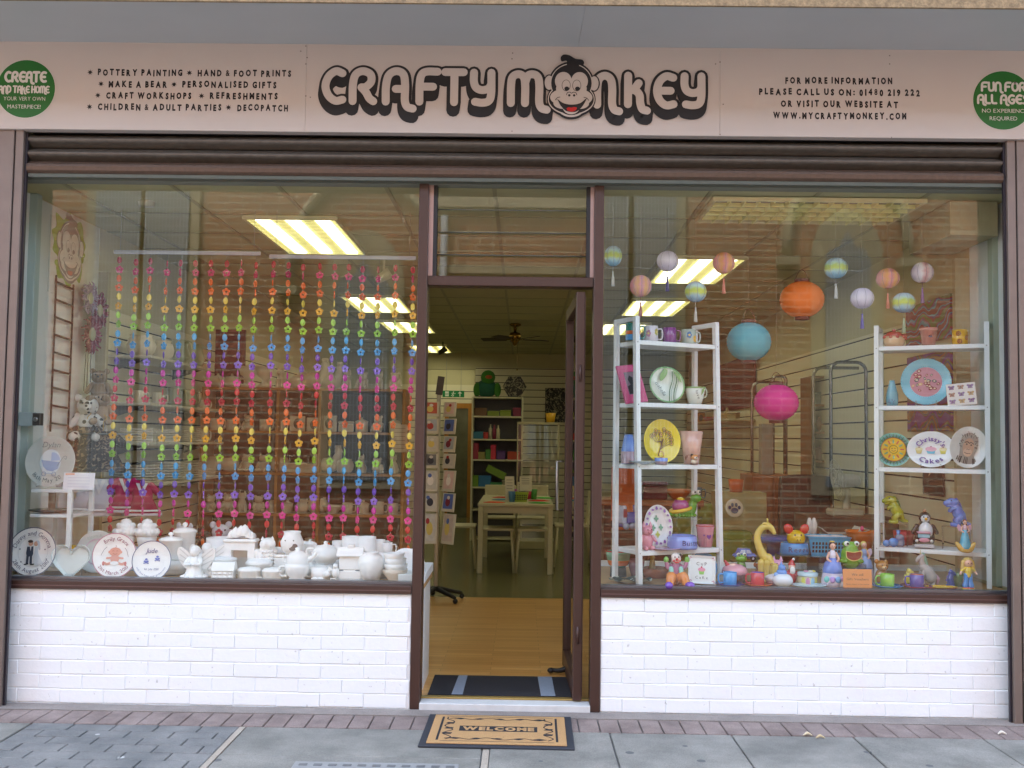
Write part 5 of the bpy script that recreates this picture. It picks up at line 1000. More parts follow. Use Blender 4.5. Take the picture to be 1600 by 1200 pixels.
# acrylic bars the strands hang from
BARM = mat('#aeb6c6', rough=.25, var=.05)
zbar = []
for i, (xa, ya, xb, yb, lab) in enumerate(((178, 393, 407, 397, 'clear plastic bar carrying the left half of the bead strands'), (421, 398, 650, 406, 'clear plastic bar carrying the right half of the bead strands'))):
    p0, p1 = W(xa, ya, STY), W(xb, yb, STY); z = (p0.z+p1.z)/2; zbar.append(z); t = T('hanging_bar', lab, 'bar', (p0.x, STY, z)); b = Mb(); b.rbox(0, p1.x-p0.x, -.008, .008, -.012, .012, BARM, .003); b.build('bar_body', t); b = Mb()
    for q in (.04, p1.x-p0.x-.04): b.tube([(q, 0, .012), (q, 0, CH-z)], .0012, STEEL, 4)
    b.build('wires', t)
for s, (px, pt) in enumerate(zip(SXS, TOPX)):
    p = W(px, 700, STY); pt_ = W(pt, 408+ (s*.7), STY); z0 = pt_.z+rnd.uniform(-.007, .007); x = (p.x+pt_.x)/2; zb_ = zbar[0 if s < 10 else 1]
    t = T('bead_strand', f'rainbow bead strand, {ORD[s+1]} from the left in the row of bead strands', 'bead strand', (x, STY, zb_-.012), group='rainbow bead strands in the left window')
    if abs(s-9.5) > 9: t['label'] = 'rainbow bead strand at the far '+('left' if s == 0 else 'right')+' end of the row of bead strands'
    b = Mb(); b.tube([(0, 0, 0), (0, 0, z0-zb_+.012+.02)], .0009, mat('#8d8d90', rough=.4), 4); b.build('thread', t)
    pitch = .0566; sway = rnd.uniform(.002, .006)
    for i, (kd, cl) in enumerate(SEQ):
        z = z0-zb_+.012-i*pitch+rnd.uniform(-.002, .002)
        o = bpy.data.objects.new('oval_bead' if kd == 'o' else 'flower_bead', bead_mesh(kd, cl)); COL.objects.link(o); o.parent = t; o.location = (sway*math.sin(i*.21+s)+rnd.uniform(-.002, .002), 0, z)
        a = rnd.choice([rnd.gauss(0, .5), rnd.uniform(-1.57, 1.57)]); o.rotation_euler = (0, rnd.uniform(-.06, .06), a)
        if i < len(SEQ)-1: r = bpy.data.objects.new('ring', RINGM); COL.objects.link(r); r.parent = t; r.location = (0, 0, z-pitch/2); r.rotation_euler = (0, 0, rnd.uniform(0, 3))
# --- small white shelf with the christening plate
sx0, sx1 = W(47, 800, .3).x, W(111, 800, .3).x; p1 = W(147, 765, .62)
t = T('small_white_shelf', 'small white open shelf at the left end of the left window', 'shelf unit', (sx0, .3, LZ)); zl = [W(100, py, .3).z-LZ for py in (765, 804)]+[.045]
wd = sx1-sx0
for z in zl: b = Mb(); b.rbox(0, wd, 0, .3, z-.018, z, WHITEP, .002); b.build('shelf', t)
for x, y in ((wd-.025, -.0005), (wd-.025, .2755), (0, .2755)): b = Mb(); b.rbox(x, x+.025, y, y+.025, 0, zl[0]-.0185, WHITEP, .002); b.build('leg', t)
def d_dylan(b, R):
    y = -R*.125; b.disc(-.02*R, -.02*R, .42*R, .5*R, -R*.02, ink('#d3dfe4')); b.txt('Dylan', 0, R*.66, R*.32, y, ink('#5f6f72'), slant=.25, bold=-.01); b.arctxt('16th May 20', R*.76, R*.24, y, ink('#5f6f72'), mid=-PI/2-.1, bot=True)
    PB = ink('#8fabd0'); b.poly([(-.38*R, .05*R), (.36*R, -.02*R), (.3*R, -.28*R), (.1*R, -.4*R), (-.12*R, -.36*R), (-.3*R, -.2*R)], -R*.024, PB); b.poly([(0, .02*R), (.0, .36*R)]+[(.36*R*math.sin(a), .02*R+.36*R*math.cos(a)) for a in (.3, .6, .9, 1.2, 1.5)], -R*.025, ink('#9fb9dc'))
    b.rib([(.3*R, -.2*R), (.42*R, 0), (.56*R, .2*R), (.66*R, .18*R), (.64*R, .08*R), (.58*R, .12*R)], R*.02, y, ink('#6f8287'))
    for q in (-.24, .16): b.rib(circ(q*R, -.5*R, .08*R, 14), R*.03, -R*.026, ink('#8fa3c0'), caps=False, sub=1)
    b.rib([(-.24*R, -.5*R), (-.05*R, -.47*R), (.16*R, -.5*R)], R*.02, -R*.026, ink('#8fa3c0'))
plate_thing('painted_plate', 'large cream plate painted with a blue pram standing on the small white shelf', 80, 721, .142, .36, d_dylan, mat('#c5cac4', rough=.3), tilt=-.12, group='painted plates in the left window')
p = W(121, 758, .3); b = Mb(); b.M = Matrix.Rotation(-.12, 4, 'X'); w_, h_ = .088, .095; b.rbox(-w_, w_, 0, .003, 0, h_, mat('#e4e2e6', rough=.6), .001); b.rib([(-w_+.01, h_-.009), (-w_*.3, h_-.008)], .01, -.0008, ink('#d69a80'), caps=False)
for i in range(4): b.rib([(-w_*.7, h_*.7-i*.017), (w_*.7, h_*.7-i*.017)], .003, -.0008, ink('#c9c6d2'), caps=False)
solo(b, 'business_card', 'white printed card leaning on the pram plate', 'card', (p.x, .31, LZ+zl[0]))
def paint_mug(name, lab, px, py, Y, r, h, m, deco=None, hs=1, inner=None, taper=1, side=True, z=None, group=None, cat='mug'):
    p = W(px, py, Y); t = T(name, lab, cat, (p.x, p.y, z if z is not None else p.z), group=group); b = Mb(); mug(b, r, h, m, inner, taper, hs, side=side); b.build('mug_body' if cat == 'mug' else 'pot_body', t)
    if deco: b = Mb(); deco(b, r, h); b.build('painting', t)
    return t
def cyl_patch(b, r, h, a, z, rx, rz, m, e=.0008, n=12): # small painted patch wrapped on a cylinder; a=angle from front
    vs = []
    for i in range(n): t_ = 2*PI*i/n; th = a+rx/r*math.cos(t_); vs.append(((r+e)*math.sin(th), -(r+e)*math.cos(th), z+rz*math.sin(t_)))
    b.add(vs, [tuple(range(n))], m)
def d_ymug(b, r, h):
    cyl_patch(b, r, h, -.5, h*.6, .02, .012, ink('#c9552a')); cyl_patch(b, r, h, .3, h*.4, .02, .03, ink('#e2952a')); cyl_patch(b, r, h, -.5, h*.45, .024, .006, ink('#c9552a'))
paint_mug('yellow_mug', 'yellow mug with orange patches on the small white shelf', 105, 846, .45, .052, .105, gl('#d6ac1c'), d_ymug, z=LZ+zl[2]+.0005)
# dark stand / bowl on the middle shelf
p = W(78, 803, .42); b = Mb(); b.lathe([(0, 0), (.05, 0), (.11, .012), (.115, .018), (.05, .008), (0, .008)], mat('#5d6663', rough=.4), 24); b.tube([(0, .02, .01), (0, .02, .13)], .02, mat('#8d8275', rough=.6), 10); solo(b, 'dark_dish', 'dark flat dish with a post on the middle of the small white shelf', 'dish', (p.x, p.y, LZ+zl[1]+.0005))
# --- front row of plates
def d_wed(b, R):
    y = -R*.125; b.arctxt('Danny and Gemma', R*.76, R*.27, y, INKB, mid=PI/2, bold=-.005); b.arctxt('28th August 2010', R*.78, R*.24, y, INKB, mid=-PI/2, bot=True, bold=-.005); b.rib(circ(0, 0, R*.62, 40), R*.012, -R*.03, ink('#c3c9cc'), caps=False, sub=1)
    SU, SK, G2 = ink('#3e4658'), ink('#d6a48c'), ink('#d8dde2'); k = -R*.028
    b.poly([(-.26*R, .2*R), (.0, .22*R), (.02*R, -.1*R), (-.02*R, -.2*R), (-.24*R, -.2*R), (-.28*R, -.05*R)], k, SU); b.rib([(-.2*R, -.18*R), (-.2*R, -.5*R)], R*.1, k-.0003, SU, caps=False); b.rib([(-.06*R, -.18*R), (-.04*R, -.5*R)], R*.1, k-.0005, SU, caps=False); b.rib([(-.3*R, -.53*R), (-.16*R, -.5*R)], R*.05, k-.0006, ink('#22242c')); b.rib([(-.05*R, -.53*R), (.08*R, -.51*R)], R*.05, k-.0006, ink('#22242c'))
    b.poly([(-.15*R, .22*R), (-.08*R, .22*R), (-.1*R, .02*R)], k-.0008, ink('#e6e6e6')); b.disc(-.12*R, .34*R, .1*R, .11*R, k-.001, SK, 16); b.disc(-.14*R, .42*R, .11*R, .06*R, k-.0013, ink('#3a2d28'), 14)
    b.poly(crom2([(.08*R, .2*R), (.2*R, .2*R), (.22*R, -.05*R), (.42*R, -.4*R), (.5*R, -.5*R), (.1*R, -.54*R), (.04*R, -.2*R)], 4), k-.0002, G2); b.disc(.1*R, .33*R, .09*R, .1*R, k-.0011, SK, 16); b.poly(crom2([(.1*R, .46*R), (.24*R, .42*R), (.3*R, .1*R), (.24*R, .1*R), (.16*R, .36*R)], 4), k-.0014, ink('#c3cbd4'))
    for x, z in ((-.55, .1), (.5, .1), (-.45, -.42), (.6, -.3)): b.disc(x*R, z*R, .03*R, .03*R, -R*.04, INKB, 6)
FRY = .27
plate_thing('painted_plate', 'white plate with a bride and groom and navy rim lettering, leftmost in the front row', 52, 862, .133, FRY, d_wed, tilt=-.14, rim=ink('#4a5570'), group='painted plates in the left window')
def sh_heart(b, R=.115):
    P = []
    for i in range(40): a = 2*PI*i/40; P.append((R*.9*(16*math.sin(a)**3)/15, R*.82*(13*math.cos(a)-5*math.cos(2*a)-2*math.cos(3*a)-math.cos(4*a))/13))
    n = len(P); Q = [(x*.82, z*.8) for x, z in P]
    vs = [(x, -.018, z) for x, z in P]+[(x*.97, -.022, z*.97) for x, z in P]+[(x, .0, z) for x, z in Q]+[(x*.85, .012, z*.85) for x, z in P]; fs = []
    for i in range(n): j = (i+1) % n; fs += [(i, j, n+j, n+i), (n+i, n+j, 2*n+j, 2*n+i), (3*n+i, 3*n+j, j, i)]
    fs += [tuple(range(2*n, 3*n)), tuple(range(4*n-1, 3*n-1, -1))]; b.add(vs, fs, gl('#cfdcdc'), False)
def d_heart(b, R): b.rib([(-.045, .068), (0, .06), (.045, .068)], .004, -.026, ink('#9fb4bb')); b.rib([(-.02, -.075), (.02, -.073)], .004, -.0235, ink('#9fb4bb'))
plate_thing('heart_dish', 'white heart shaped dish standing between two painted plates', 112, 876, .115, FRY, d_heart, tilt=-.14, shape=sh_heart, cat='dish')
def d_pale(b, R): b.arctxt('Naomi Rose', R*.76, R*.2, -R*.125, ink('#a3b5ae')); b.rib(circ(0, 0, R*.6, 30), R*.05, -R*.03, ink('#cbb0c4'), caps=False, sub=1); b.disc(.1*R, -.05*R, .2*R, .3*R, -R*.02, ink('#b8d3d6'), 16)
plate_thing('painted_plate', 'pale plate with a lilac ring half hidden behind the baby plate', 152, 862, .118, .42, d_pale, gl('#cdd4d2'), tilt=-.16, group='painted plates in the left window')
def d_baby(b, R):
    b.arctxt('Emily Grace', R*.76, R*.25, -R*.125, INKR, mid=PI/2-.1); b.arctxt('21st March 2010', R*.78, R*.23, -R*.125, INKR, mid=-PI/2, bot=True); SK = ink('#dc9f8e'); k = -R*.025; L = ink('#a8604f')
    b.disc(0, -.14*R, .2*R, .2*R, k, SK, 20); b.disc(0, .16*R, .27*R, .2*R, k-.0003, SK, 22)
    for q in (-1, 1): b.disc(q*.26*R, .15*R, .06*R, .06*R, k-.0001, SK, 10); b.rib([(q*.16*R, -.1*R), (q*.36*R, -.12*R)], .09*R, k-.0002, SK); b.rib([(q*.12*R, -.32*R), (q*.34*R, -.38*R), (q*.44*R, -.34*R)], .11*R, k-.0004, SK); b.disc(q*.5*R, -.36*R, .06*R, .1*R, k-.0006, ink('#c97a74'), 12)
    b.disc(0, -.34*R, .2*R, .09*R, k-.0008, ink('#eef0f0'), 16); b.rib([(-.1*R, .1*R), (0, .06*R), (.1*R, .1*R)], .018*R, k-.0009, L)
    for q in (-.09, .09): b.rib([((q-.04)*R, .19*R), (q*R, .22*R), ((q+.04)*R, .19*R)], .015*R, k-.0009, L)
    b.rib([(0, .36*R), (.03*R, .42*R), (0, .45*R)], .016*R, k, L); b.rib([(-.62*R, 0), (-.5*R, .25*R), (-.38*R, .38*R)], .02*R, -.06*R, ink('#8a8288')); b.rib([(.62*R, -.05*R), (.54*R, .2*R), (.44*R, .34*R)], .02*R, -.06*R, ink('#8a8288'))
plate_thing('painted_plate', 'white plate with a pink baby in a nappy and crimson lettering', 180, 868, .122, FRY, d_baby, tilt=-.14, rim=ink('#c3899c'), group='painted plates in the left window')
def d_jude(b, R):
    b.txt('Jude', -.06*R, .5*R, .34*R, -.05*R, ink('#4c5488'), slant=.2); b.txt('1st July 2010', 0, -.42*R, .15*R, -.03*R, ink('#6a70a0')); b.arctxt('with love from your godparents', R*.78, R*.13, -R*.125, ink('#7f86b0'), mid=-PI/2, bot=True)
    for ox, oz in ((-.3, -.02), (.26, .12)):
        for dx, dz, rr in ((0, .08, .07), (-.07, -.02, .06), (.07, -.02, .06), (0, -.06, .08), (-.1, -.12, .04), (.1, -.12, .04)): b.disc((ox+dx)*R, (oz+dz)*R, rr*R, rr*R*.8, -.03*R-dx*.001-dz*.001, ink('#7480c4'), 10)
plate_thing('painted_plate', 'white plate with two blue bears, rightmost of the painted plates in front', 238, 876, .108, FRY-.02, d_jude, tilt=-.14, rim=ink('#5a6488'), group='painted plates in the left window')
# --- white pottery on the ledge
def wp(name, lab, cat, px, py, Y, b, rz=0, z=None):
    p = W(px, py, Y); return solo(b, name, lab, cat, (p.x, Y, (LZ if z is None else z)+.0006), rz, 'white pottery in the left window')
def pxm(n, Y): return n*(Y+CD)/F
B = BISQUE
def canister(s, h, foot=True):
    b = Mb(); b.lathe([(0, 0), (s*.8, 0), (s*.84, .006), (s*.96, h*.8), (s*1.06, h*.84), (s*1.06, h*.9), (s*.9, h*.93), (s*.9, h*.95), (s*.3, h), (s*.12, h*1.01), (s*.12, h*1.05), (s*.24, h*1.1), (s*.22, h*1.18), (0, h*1.22)], B, 28); return b
b = Mb(); b.lathe([(0, 0), (.055, 0), (.075, .01), (.088, .05), (.09, .085), (.082, .085), (.06, .02), (0, .015)], B, 28); wp('bowl', 'plain white bowl under the left canister', 'bowl', 268, 905, .42, b)
wp('canister', 'white lidded canister set on a bowl, left of the pair', 'canister', 266, 880, .42, canister(.062, .125), z=LZ+.086)
b = Mb(); b.lathe([(0, 0), (.07, 0), (.075, .01), (.075, .1), (.068, .1), (.068, .02), (0, .015)], B, 24); wp('round_block', 'plain white pot under the right canister', 'pot', 289, 900, .55, b)
wp('canister', 'white lidded canister with a round knob, right of the pair', 'canister', 288, 870, .55, canister(.064, .15), z=LZ+.101)
def cupcake():
    b = Mb(); b.lathe([(0, 0), (.045, 0), (.06, .07), (.056, .07), (0, .06)], B, 26)
    b.lathe([(.062, .066), (.07, .08), (.064, .1), (.05, .108), (.054, .118), (.044, .134), (.03, .14), (.032, .148), (.018, .16), (0, .165)], B, 26)
    for i in range(9): a = 2*PI*i/9; b.ell((.055*math.cos(a), .055*math.sin(a), .088), (.022, .022, .02), B, n=8, k=6)
    for i in range(6): a = 2*PI*i/6+.3; b.ell((.038*math.cos(a), .038*math.sin(a), .122), (.018, .018, .018), B, n=8, k=6)
    return b
b = Mb(); b.rbox(-.17, .17, -.07, .07, 0, .13, WHITEP, .004); wp('white_plinth', 'white plinth block behind the baby plate', 'plinth', 212, 870, .6, b)
wp('cupcake_pot', 'white cupcake shaped pot, left one above the baby plate', 'pot', 196, 850, .6, cupcake(), z=LZ+.131); wp('cupcake_pot', 'white cupcake shaped pot, right one above the bear plate', 'pot', 229, 850, .6, cupcake(), z=LZ+.131)
def angel():
    b = Mb(); b.lathe([(0, 0), (.055, 0), (.06, .01), (.045, .04), (.03, .09), (.026, .12), (.0, .13)], B, 20)
    for i in range(9): a = 2*PI*i/9; b.ell((.055*math.cos(a), .055*math.sin(a), .012), (.022, .022, .014), B, n=8, k=6)
    b.limb([(-.028, 0, .11), (-.04, -.03, .085), (-.01, -.05, .085)], [.014, .011, .008], B); b.limb([(.028, 0, .11), (.04, -.03, .085), (.01, -.05, .085)], [.014, .011, .008], B); b.ell((0, -.008, .15), (.025, .025, .028), B); b.ell((0, .004, .158), (.029, .027, .026), B)
    for q in (-1, 1):
        P = [(q*.01, .1), (q*.05, .15), (q*.095, .17), (q*.105, .13), (q*.085, .085), (q*.05, .05), (q*.02, .06)]; b.prism(crom2(P+[P[0]], 3)[:-1], .025, .036, B)
        for k in range(3): b.rib([(q*.03, .07+.02*k), (q*.09, .1+.03*k)], .006, .0235-.0004*k, mat('#dcdcd9', rough=.6))
    return b
wp('angel_figurine', 'white angel figurine with spread wings, front one', 'figurine', 303, 908, .25, angel()); wp('angel_figurine', 'white angel figurine with spread wings, behind the front angel', 'figurine', 322, 890, .4, angel())
wp('cherub_figurine', 'small white cherub figurine partly hidden behind the angels', 'figurine', 335, 886, .5, bisque_item('bear', .09, B))
b = Mb(); b.lathe([(0, 0), (.07, 0), (.08, .01), (.088, .19), (.08, .19), (.074, .02), (0, .02)], B, 28); wp('utensil_pot', 'tall plain white pot behind the cottage box', 'pot', 345, 885, .62, b)
b = Mb(); b.lathe([(0, 0), (.06, 0), (.066, .01), (.066, .08), (.07, .085), (.07, .095), (.03, .105), (0, .105)], B, 24); wp('trinket_box', 'round white trinket box behind the cottage box', 'box', 350, 890, .42, b)
# frame with flowers, carved fireplace-like holder
def holder():
    b = Mb(); w_ = pxm(47, .45)/2; h_ = .19
    b.box(-w_, -w_*.55, -.03, .04, 0, h_, B); b.box(w_*.55, w_, -.03, .04, 0, h_, B); b.box(-w_*.5501, w_*.5501, -.029, .04, h_*.74, h_, B); b.box(-w_*.5501, w_*.5501, .025, .0399, 0, h_*.74, mat('#d5d0c8', rough=.7)); b.rbox(-w_*1.1, w_*1.1, -.04, .05, h_*.97, h_*1.07, B, .006)
    for x, z, r in ((-.055, .02, .018), (-.03, .03, .024), (.0, .05, .024), (.022, .055, .026), (.045, .025, .02), (.062, .015, .016)): b.lathe([(r, 0), (r*1.25, r*.7), (r*.7, r*1.9), (0, r*2.5)], B, 10, c=(x, -.005, h_*1.05+z*.4))
    return b
wp('tulip_holder', 'white square holder topped with tulip heads', 'holder', 375, 895, .45, holder())
def owl():
    b = Mb(); b.limb([(0, .02, .05), (0, 0, .11), (0, -.01, .155)], [.055, .052, .04], B, 16); b.ell((0, -.02, .175), (.046, .04, .038), B)
    for q in (-1, 1): b.ell((q*.018, -.052, .18), (.015, .008, .015), B); b.lathe([(.012, 0), (0, .022)], B, 8, c=(q*.028, -.012, .2)); b.limb([(q*.05, .01, .13), (q*.05, .03, .05)], [.02, .012], B)
    b.lathe([(.007, 0), (0, -.02)], B, 6, c=(0, -.062, .175))
    for r_ in range(5):
        for c_ in range(5): b.ell(((c_-2)*.018, -.044-.003*(2-abs(c_-2)), .135-.02*r_), (.009, .006, .008), B, n=6, k=4)
    return b
wp('owl_figurine', 'white owl figurine leaning beside the tulip holder', 'figurine', 416, 885, .45, owl(), .5)
def cottage():
    b = Mb(); w_ = pxm(32, .26)/2; b.box(-w_, w_, -.04, .04, 0, .055, B); b.prof([(-.048, .052), (.048, .052), (.02, .095), (-.02, .095)], -w_*1.08, w_*1.08, B)
    for r_ in range(2):
        for c_ in range(4): b.ell((-w_*.72+c_*w_*.48, -.041, .016+.02*r_), (w_*.2, .005, .007), B, n=8, k=6)
    return b
wp('cottage_box', 'white cottage shaped box with a pitched roof lid', 'box', 350, 908, .26, cottage(), .05)
def oval_box(r, h): b = Mb(); b.lathe([(0, 0), (r*.95, 0), (r, .005), (r, h*.62), (r*1.05, h*.66), (r*1.05, h*.78), (r*.9, h*.9), (r*.3, h), (0, h)], B, 30, sy=.8); return b
wp('round_box', 'low white lidded box, left of two in the front row', 'box', 389, 908, .28, oval_box(.062, .068)); wp('round_box', 'low white lidded box, right of two in the front row', 'box', 427, 908, .28, oval_box(.06, .066)); wp('lidded_dish', 'white lidded dish behind the two low boxes', 'dish', 404, 896, .4, oval_box(.07, .1))
b = Mb(); b.rbox(-.05, .05, -.035, .035, 0, .1, B, .006); b.rbox(-.053, .053, -.038, .038, .101, .118, B, .006); wp('square_box', 'square white lidded box under the oil burner', 'box', 443, 893, .46, b)
b = Mb(); b.lathe([(0, .0), (.035, 0), (.06, .03), (.066, .07), (.05, .105), (.045, .115), (.05, .13), (.042, .13), (.038, .115), (.04, .1), (0, .09)], B, 28); b.disc(.022, .045, .026, .018, -.0615, mat('#6f6660', rough=.8), 20, .5)
for q in (-.025, .022): b.disc(q, .083, .004, .004, -.0615, mat('#4a4542'), 8)
wp('oil_burner', 'white oil burner with a dark oval opening raised on a box', 'oil burner', 456, 864, .46, b, z=LZ+.1185)
def tea_for_one():
    b = Mb(); b.lathe([(0, 0), (.042, 0), (.045, .012), (.038, .016), (.06, .04), (.068, .075), (.066, .09), (.06, .092), (.062, .1), (.06, .125), (.045, .15), (.02, .162), (.012, .165), (.015, .178), (0, .184)], B, 28)
    handle(b, -.055, .025, .075, .045, .007, B, -1); b.limb([(.05, 0, .11), (.08, 0, .125), (.1, 0, .15)], [.018, .012, .008], B); handle(b, -.05, .1, .135, .03, .005, B, -1); return b
wp('teapot_cup', 'white teapot stacked on its cup, in front of the row of teapots', 'teapot', 464, 911, .25, tea_for_one())
for i, (px, py, Y) in enumerate(((474, 893, .38), (483, 888, .48), (492, 884, .58))): wp('teapot', f'white teapot in the row behind the stacked teapot, {ORD[i+1]} from the glass', 'teapot', px, py, Y, bisque_item('teapot', .08, B), .4, z=LZ+.06*(i > 0)*i*.5)
b = Mb(); b.lathe([(0, 0), (.05, 0), (.05, .075), (.045, .075), (.043, .01), (0, .01)], B, 24); handle(b, -.048, .02, .06, .032, .006, B, -1); b.ell((.045, -.03, .04), (.022, .02, .02), B); b.ell((.058, -.035, .058), (.012, .012, .012), B)
for q in (-.02, .01): b.ell((q, -.05, .015), (.02, .006, .01), B)
wp('animal_mug', 'white mug with a moulded animal clinging to its side', 'mug', 500, 908, .27, b)
wp('teapot', 'white teapot with raised leaf pattern above the animal mug', 'teapot', 508, 893, .42, bisque_item('teapot', .092, B), PI-.2, z=LZ+.075); b = Mb(); b.lathe([(0, 0), (.055, 0), (.06, .07), (0, .074)], B, 22); wp('round_block', 'white pot under the leaf patterned teapot', 'pot', 508, 895, .42, b)
def temple():
    b = Mb(); b.rbox(-.085, .085, -.04, .05, 0, .01, B, .004); b.rbox(-.066, .066, -.03, .045, .0105, .062, B, .008); b.rbox(-.058, .058, -.028, .042, .0625, .14, B, .004); b.prof([(-.045, .14), (.06, .14), (.02, .172), (.008, .185), (-.006, .185), (-.012, .172)], -.072, .072, B); b.rbox(-.02, .02, -.012, .02, .18, .2, B, .004)
    for q in (-1, 1): b.disc(q*.045, .062, .014, .004, -.0315, mat('#7d8890'), 10)
    b.ell((-.075, -.035, .05), (.022, .02, .03), B); b.ell((-.075, -.045, .085), (.014, .014, .014), B); b.limb([(-.09, -.04, .06), (-.11, -.04, .075)], [.008, .006], B); return b
wp('house_jar', 'white house shaped jar with a pitched lid and a little figure', 'jar', 547, 910, .27, temple())
b = Mb(); b.lathe([(0, 0), (.045, 0), (.066, .08), (.07, .11), (.058, .145), (.04, .152), (.045, .162), (.038, .162), (.034, .15), (.03, .1), (0, .03)], B, 30); wp('vase', 'plain white rounded vase in the front row', 'vase', 579, 912, .25, b)
for px, lab in ((548, 'plain white cylinder pot behind the house jar, left one'), (572, 'plain white cylinder pot behind the vase, right one')): b = Mb(); b.lathe([(0, 0), (.052, 0), (.055, .21), (.05, .21), (.048, .02), (0, .02)], B, 26); wp('cylinder_pot', lab, 'pot', px, 885, .6, b)
t = None
for i in range(4):
    b = Mb(); r = .07-.004*i; b.lathe([(0, 0), (r*.5, 0), (r*.55, .01), (r*.95, .05), (r, .07), (r*.95, .07), (r*.5, .02), (0, .015)], B if i else mat('#e2d6c4', rough=.7, bump=.6, bs=70), 28)
    wp('bowl', f'white bowl in the stack of four by the doorway, {["bottom", "second", "third", "top"][i]} one', 'bowl', 617+[0, 1, 0, -2][i], 911, .27, b, z=LZ+.028*i+(.001*i)); bpy.context.scene.objects
for i, (px, r) in enumerate(((634, .085), (642, .08))):
    p = W(px, 880, .4+.06*i); b = Mb(); b.M = Matrix.Rotation(PI/2-.1, 4, 'X'); b.lathe([(0, 0), (r*.6, 0), (r, r*.12), (r, r*.15), (r*.6, r*.04), (0, r*.04)], B, 30); wp('plate', ['white plate standing behind the stacked bowls', 'white plate standing at the right end against the end block'][i], 'plate', px, 880, .4+.06*i, b, z=LZ+r)
wp('jug', 'white jug between the vase and the stacked bowls', 'jug', 598, 893, .42, bisque_item('jug', .085, B))
wp('cup', 'white handled cup behind the left cylinder pot', 'cup', 524, 890, .6, bisque_item('mug', .1, B)); wp('round_box', 'white round box behind the owl figurine', 'box', 432, 885, .62, oval_box(.06, .14)); wp('small_figurine', 'small white kneeling figure beside the cottage box', 'figurine', 329, 906, .3, bisque_item('bear', .045, B))
b = Mb(); p0, p1 = W(462, 880, .62), W(606, 880, .62); b.rbox(p0.x, p1.x, .6, .7, LZ+.0006, LZ+.1, WHITEP, .004); tag(b.build('white_plinth'), 'long white plinth behind the teapots and the house jar', 'plinth')
for px, kd, s_, lab in ((470, 'mug', .055, 'white mug on the long plinth behind the oil burner'), (484, 'jar', .055, 'white lidded jar on the long plinth, nearest the oil burner'), (500, 'bowl', .06, 'white bowl on the long plinth behind the leaf patterned teapot'), (528, 'mug', .06, 'white mug on the long plinth left of the cylinder pots'), (592, 'jug', .055, 'white jug on the long plinth above the rounded vase'), (604, 'mug', .055, 'white mug at the right end of the long plinth')):
    wp(KNAME.get(kd, kd), lab, KCAT.get(kd, kd), px, 870, .65, bisque_item(kd, s_, B), .3, z=LZ+.1005)
for px, lab in ((342, 'small white price card in front of the cottage box'), (404, 'small white price card between the two low round boxes'), (520, 'small white price card beside the animal mug')):
    b = Mb(); b.M = Matrix.Rotation(-.2, 4, 'X'); b.rbox(-.016, .016, 0, .0012, 0, .022, mat('#eceae4', rough=.6), .0004); b.rib([(-.01, .013), (.01, .013)], .003, -.0008, ink('#55555c'), caps=False); wp('price_card', lab, 'price card', px, 905, .222, b)
# ================================================================ right window
# --- ladder shelf units
def ladder(lab, fl, fr, dep, zsh, ztop):
    d = (fr-fl); L = d.length; d.normalize(); ang = math.atan2(d.y, d.x)
    t = T('ladder_shelf', lab, 'shelf unit', (fl.x, fl.y, LZ), ang, 'white ladder shelf units'); H = ztop-LZ; W_ = .026; taper = .05
    def off(z): return taper*z/H            # front posts lean back towards the top
    for x in (0, L-W_):
        b = Mb(); q = lambda z: off(z)
        b.add([(x, q(0), 0), (x+W_, q(0), 0), (x+W_, q(0)+.03, 0), (x, q(0)+.03, 0), (x, q(H), H), (x+W_, q(H), H), (x+W_, q(H)+.03, H), (x, q(H)+.03, H)], [(0, 3, 2, 1), (4, 5, 6, 7), (0, 1, 5, 4), (1, 2, 6, 5), (2, 3, 7, 6), (3, 0, 4, 7)], WHITEP); b.build('front_post', t)
        b = Mb(); b.rbox(x, x+W_, dep-.03, dep, 0, H-.0005, WHITEP, .002); b.build('rear_post', t)
        b = Mb(); b.rbox(x+.001, x+W_-.001, taper+.0305, dep-.0305, H-.028, H-.001, WHITEP, .002); b.build('top_rail', t)
        b = Mb()
        for z in zsh: b.ell((x+W_/2, off(z-LZ)-.0005, z-LZ-.012), (.004, .002, .004), STEEL, n=8, k=4)
        b.build('bolts', t)
    for z in zsh:
        z -= LZ; b = Mb(); y0 = off(z)+.004; b.rbox(W_+.0005, L-W_-.0005, y0, dep-.001, z-.026, z-.001, WHITEP, .002); b.build('shelf', t)
    return dict(fl=fl, d=d, n=Vector((-d.y, d.x, 0)), ang=ang, dep=dep, z=zsh)
fl1 = G(998, 922, LZ); fl1 = Vector((W(998, 922, .24).x, .24, 0)); fr1 = Vector((W(1131, 890, .5).x, .5, 0))
zr = lambda px, py, Y: W(px, py, Y).z
U1 = ladder('white ladder shelf unit left of the lanterns, beside the open door', fl1, fr1, .28, [zr(990, 530, .27), zr(991, 628, .26), zr(992, 726, .25), zr(1001, 862, .24)], zr(986, 493, .28))
fl2 = Vector((W(1366, 900, .62).x, .62, 0)); fr2 = Vector((W(1550, 926, .34).x, .34, 0))
U2 = ladder('white ladder shelf unit at the right end of the right window', fl2, fr2, .27, [zr(1537, 536, .38), zr(1537, 633, .37), zr(1537, 734, .36), zr(1540, 864, .35)], zr(1540, 502, .39))
def on(U, k, px, off=.12):                   # point on shelf k seen at photo column px, set back by off
    o = U['fl']+U['n']*off; v = ray(px, 700); n = U['n']
    s_ = (o-CAMP).dot(n)/v.dot(n); p = CAMP+v*s_; v2 = ray(px, 600+0); return Vector((p.x, p.y, U['z'][k]))
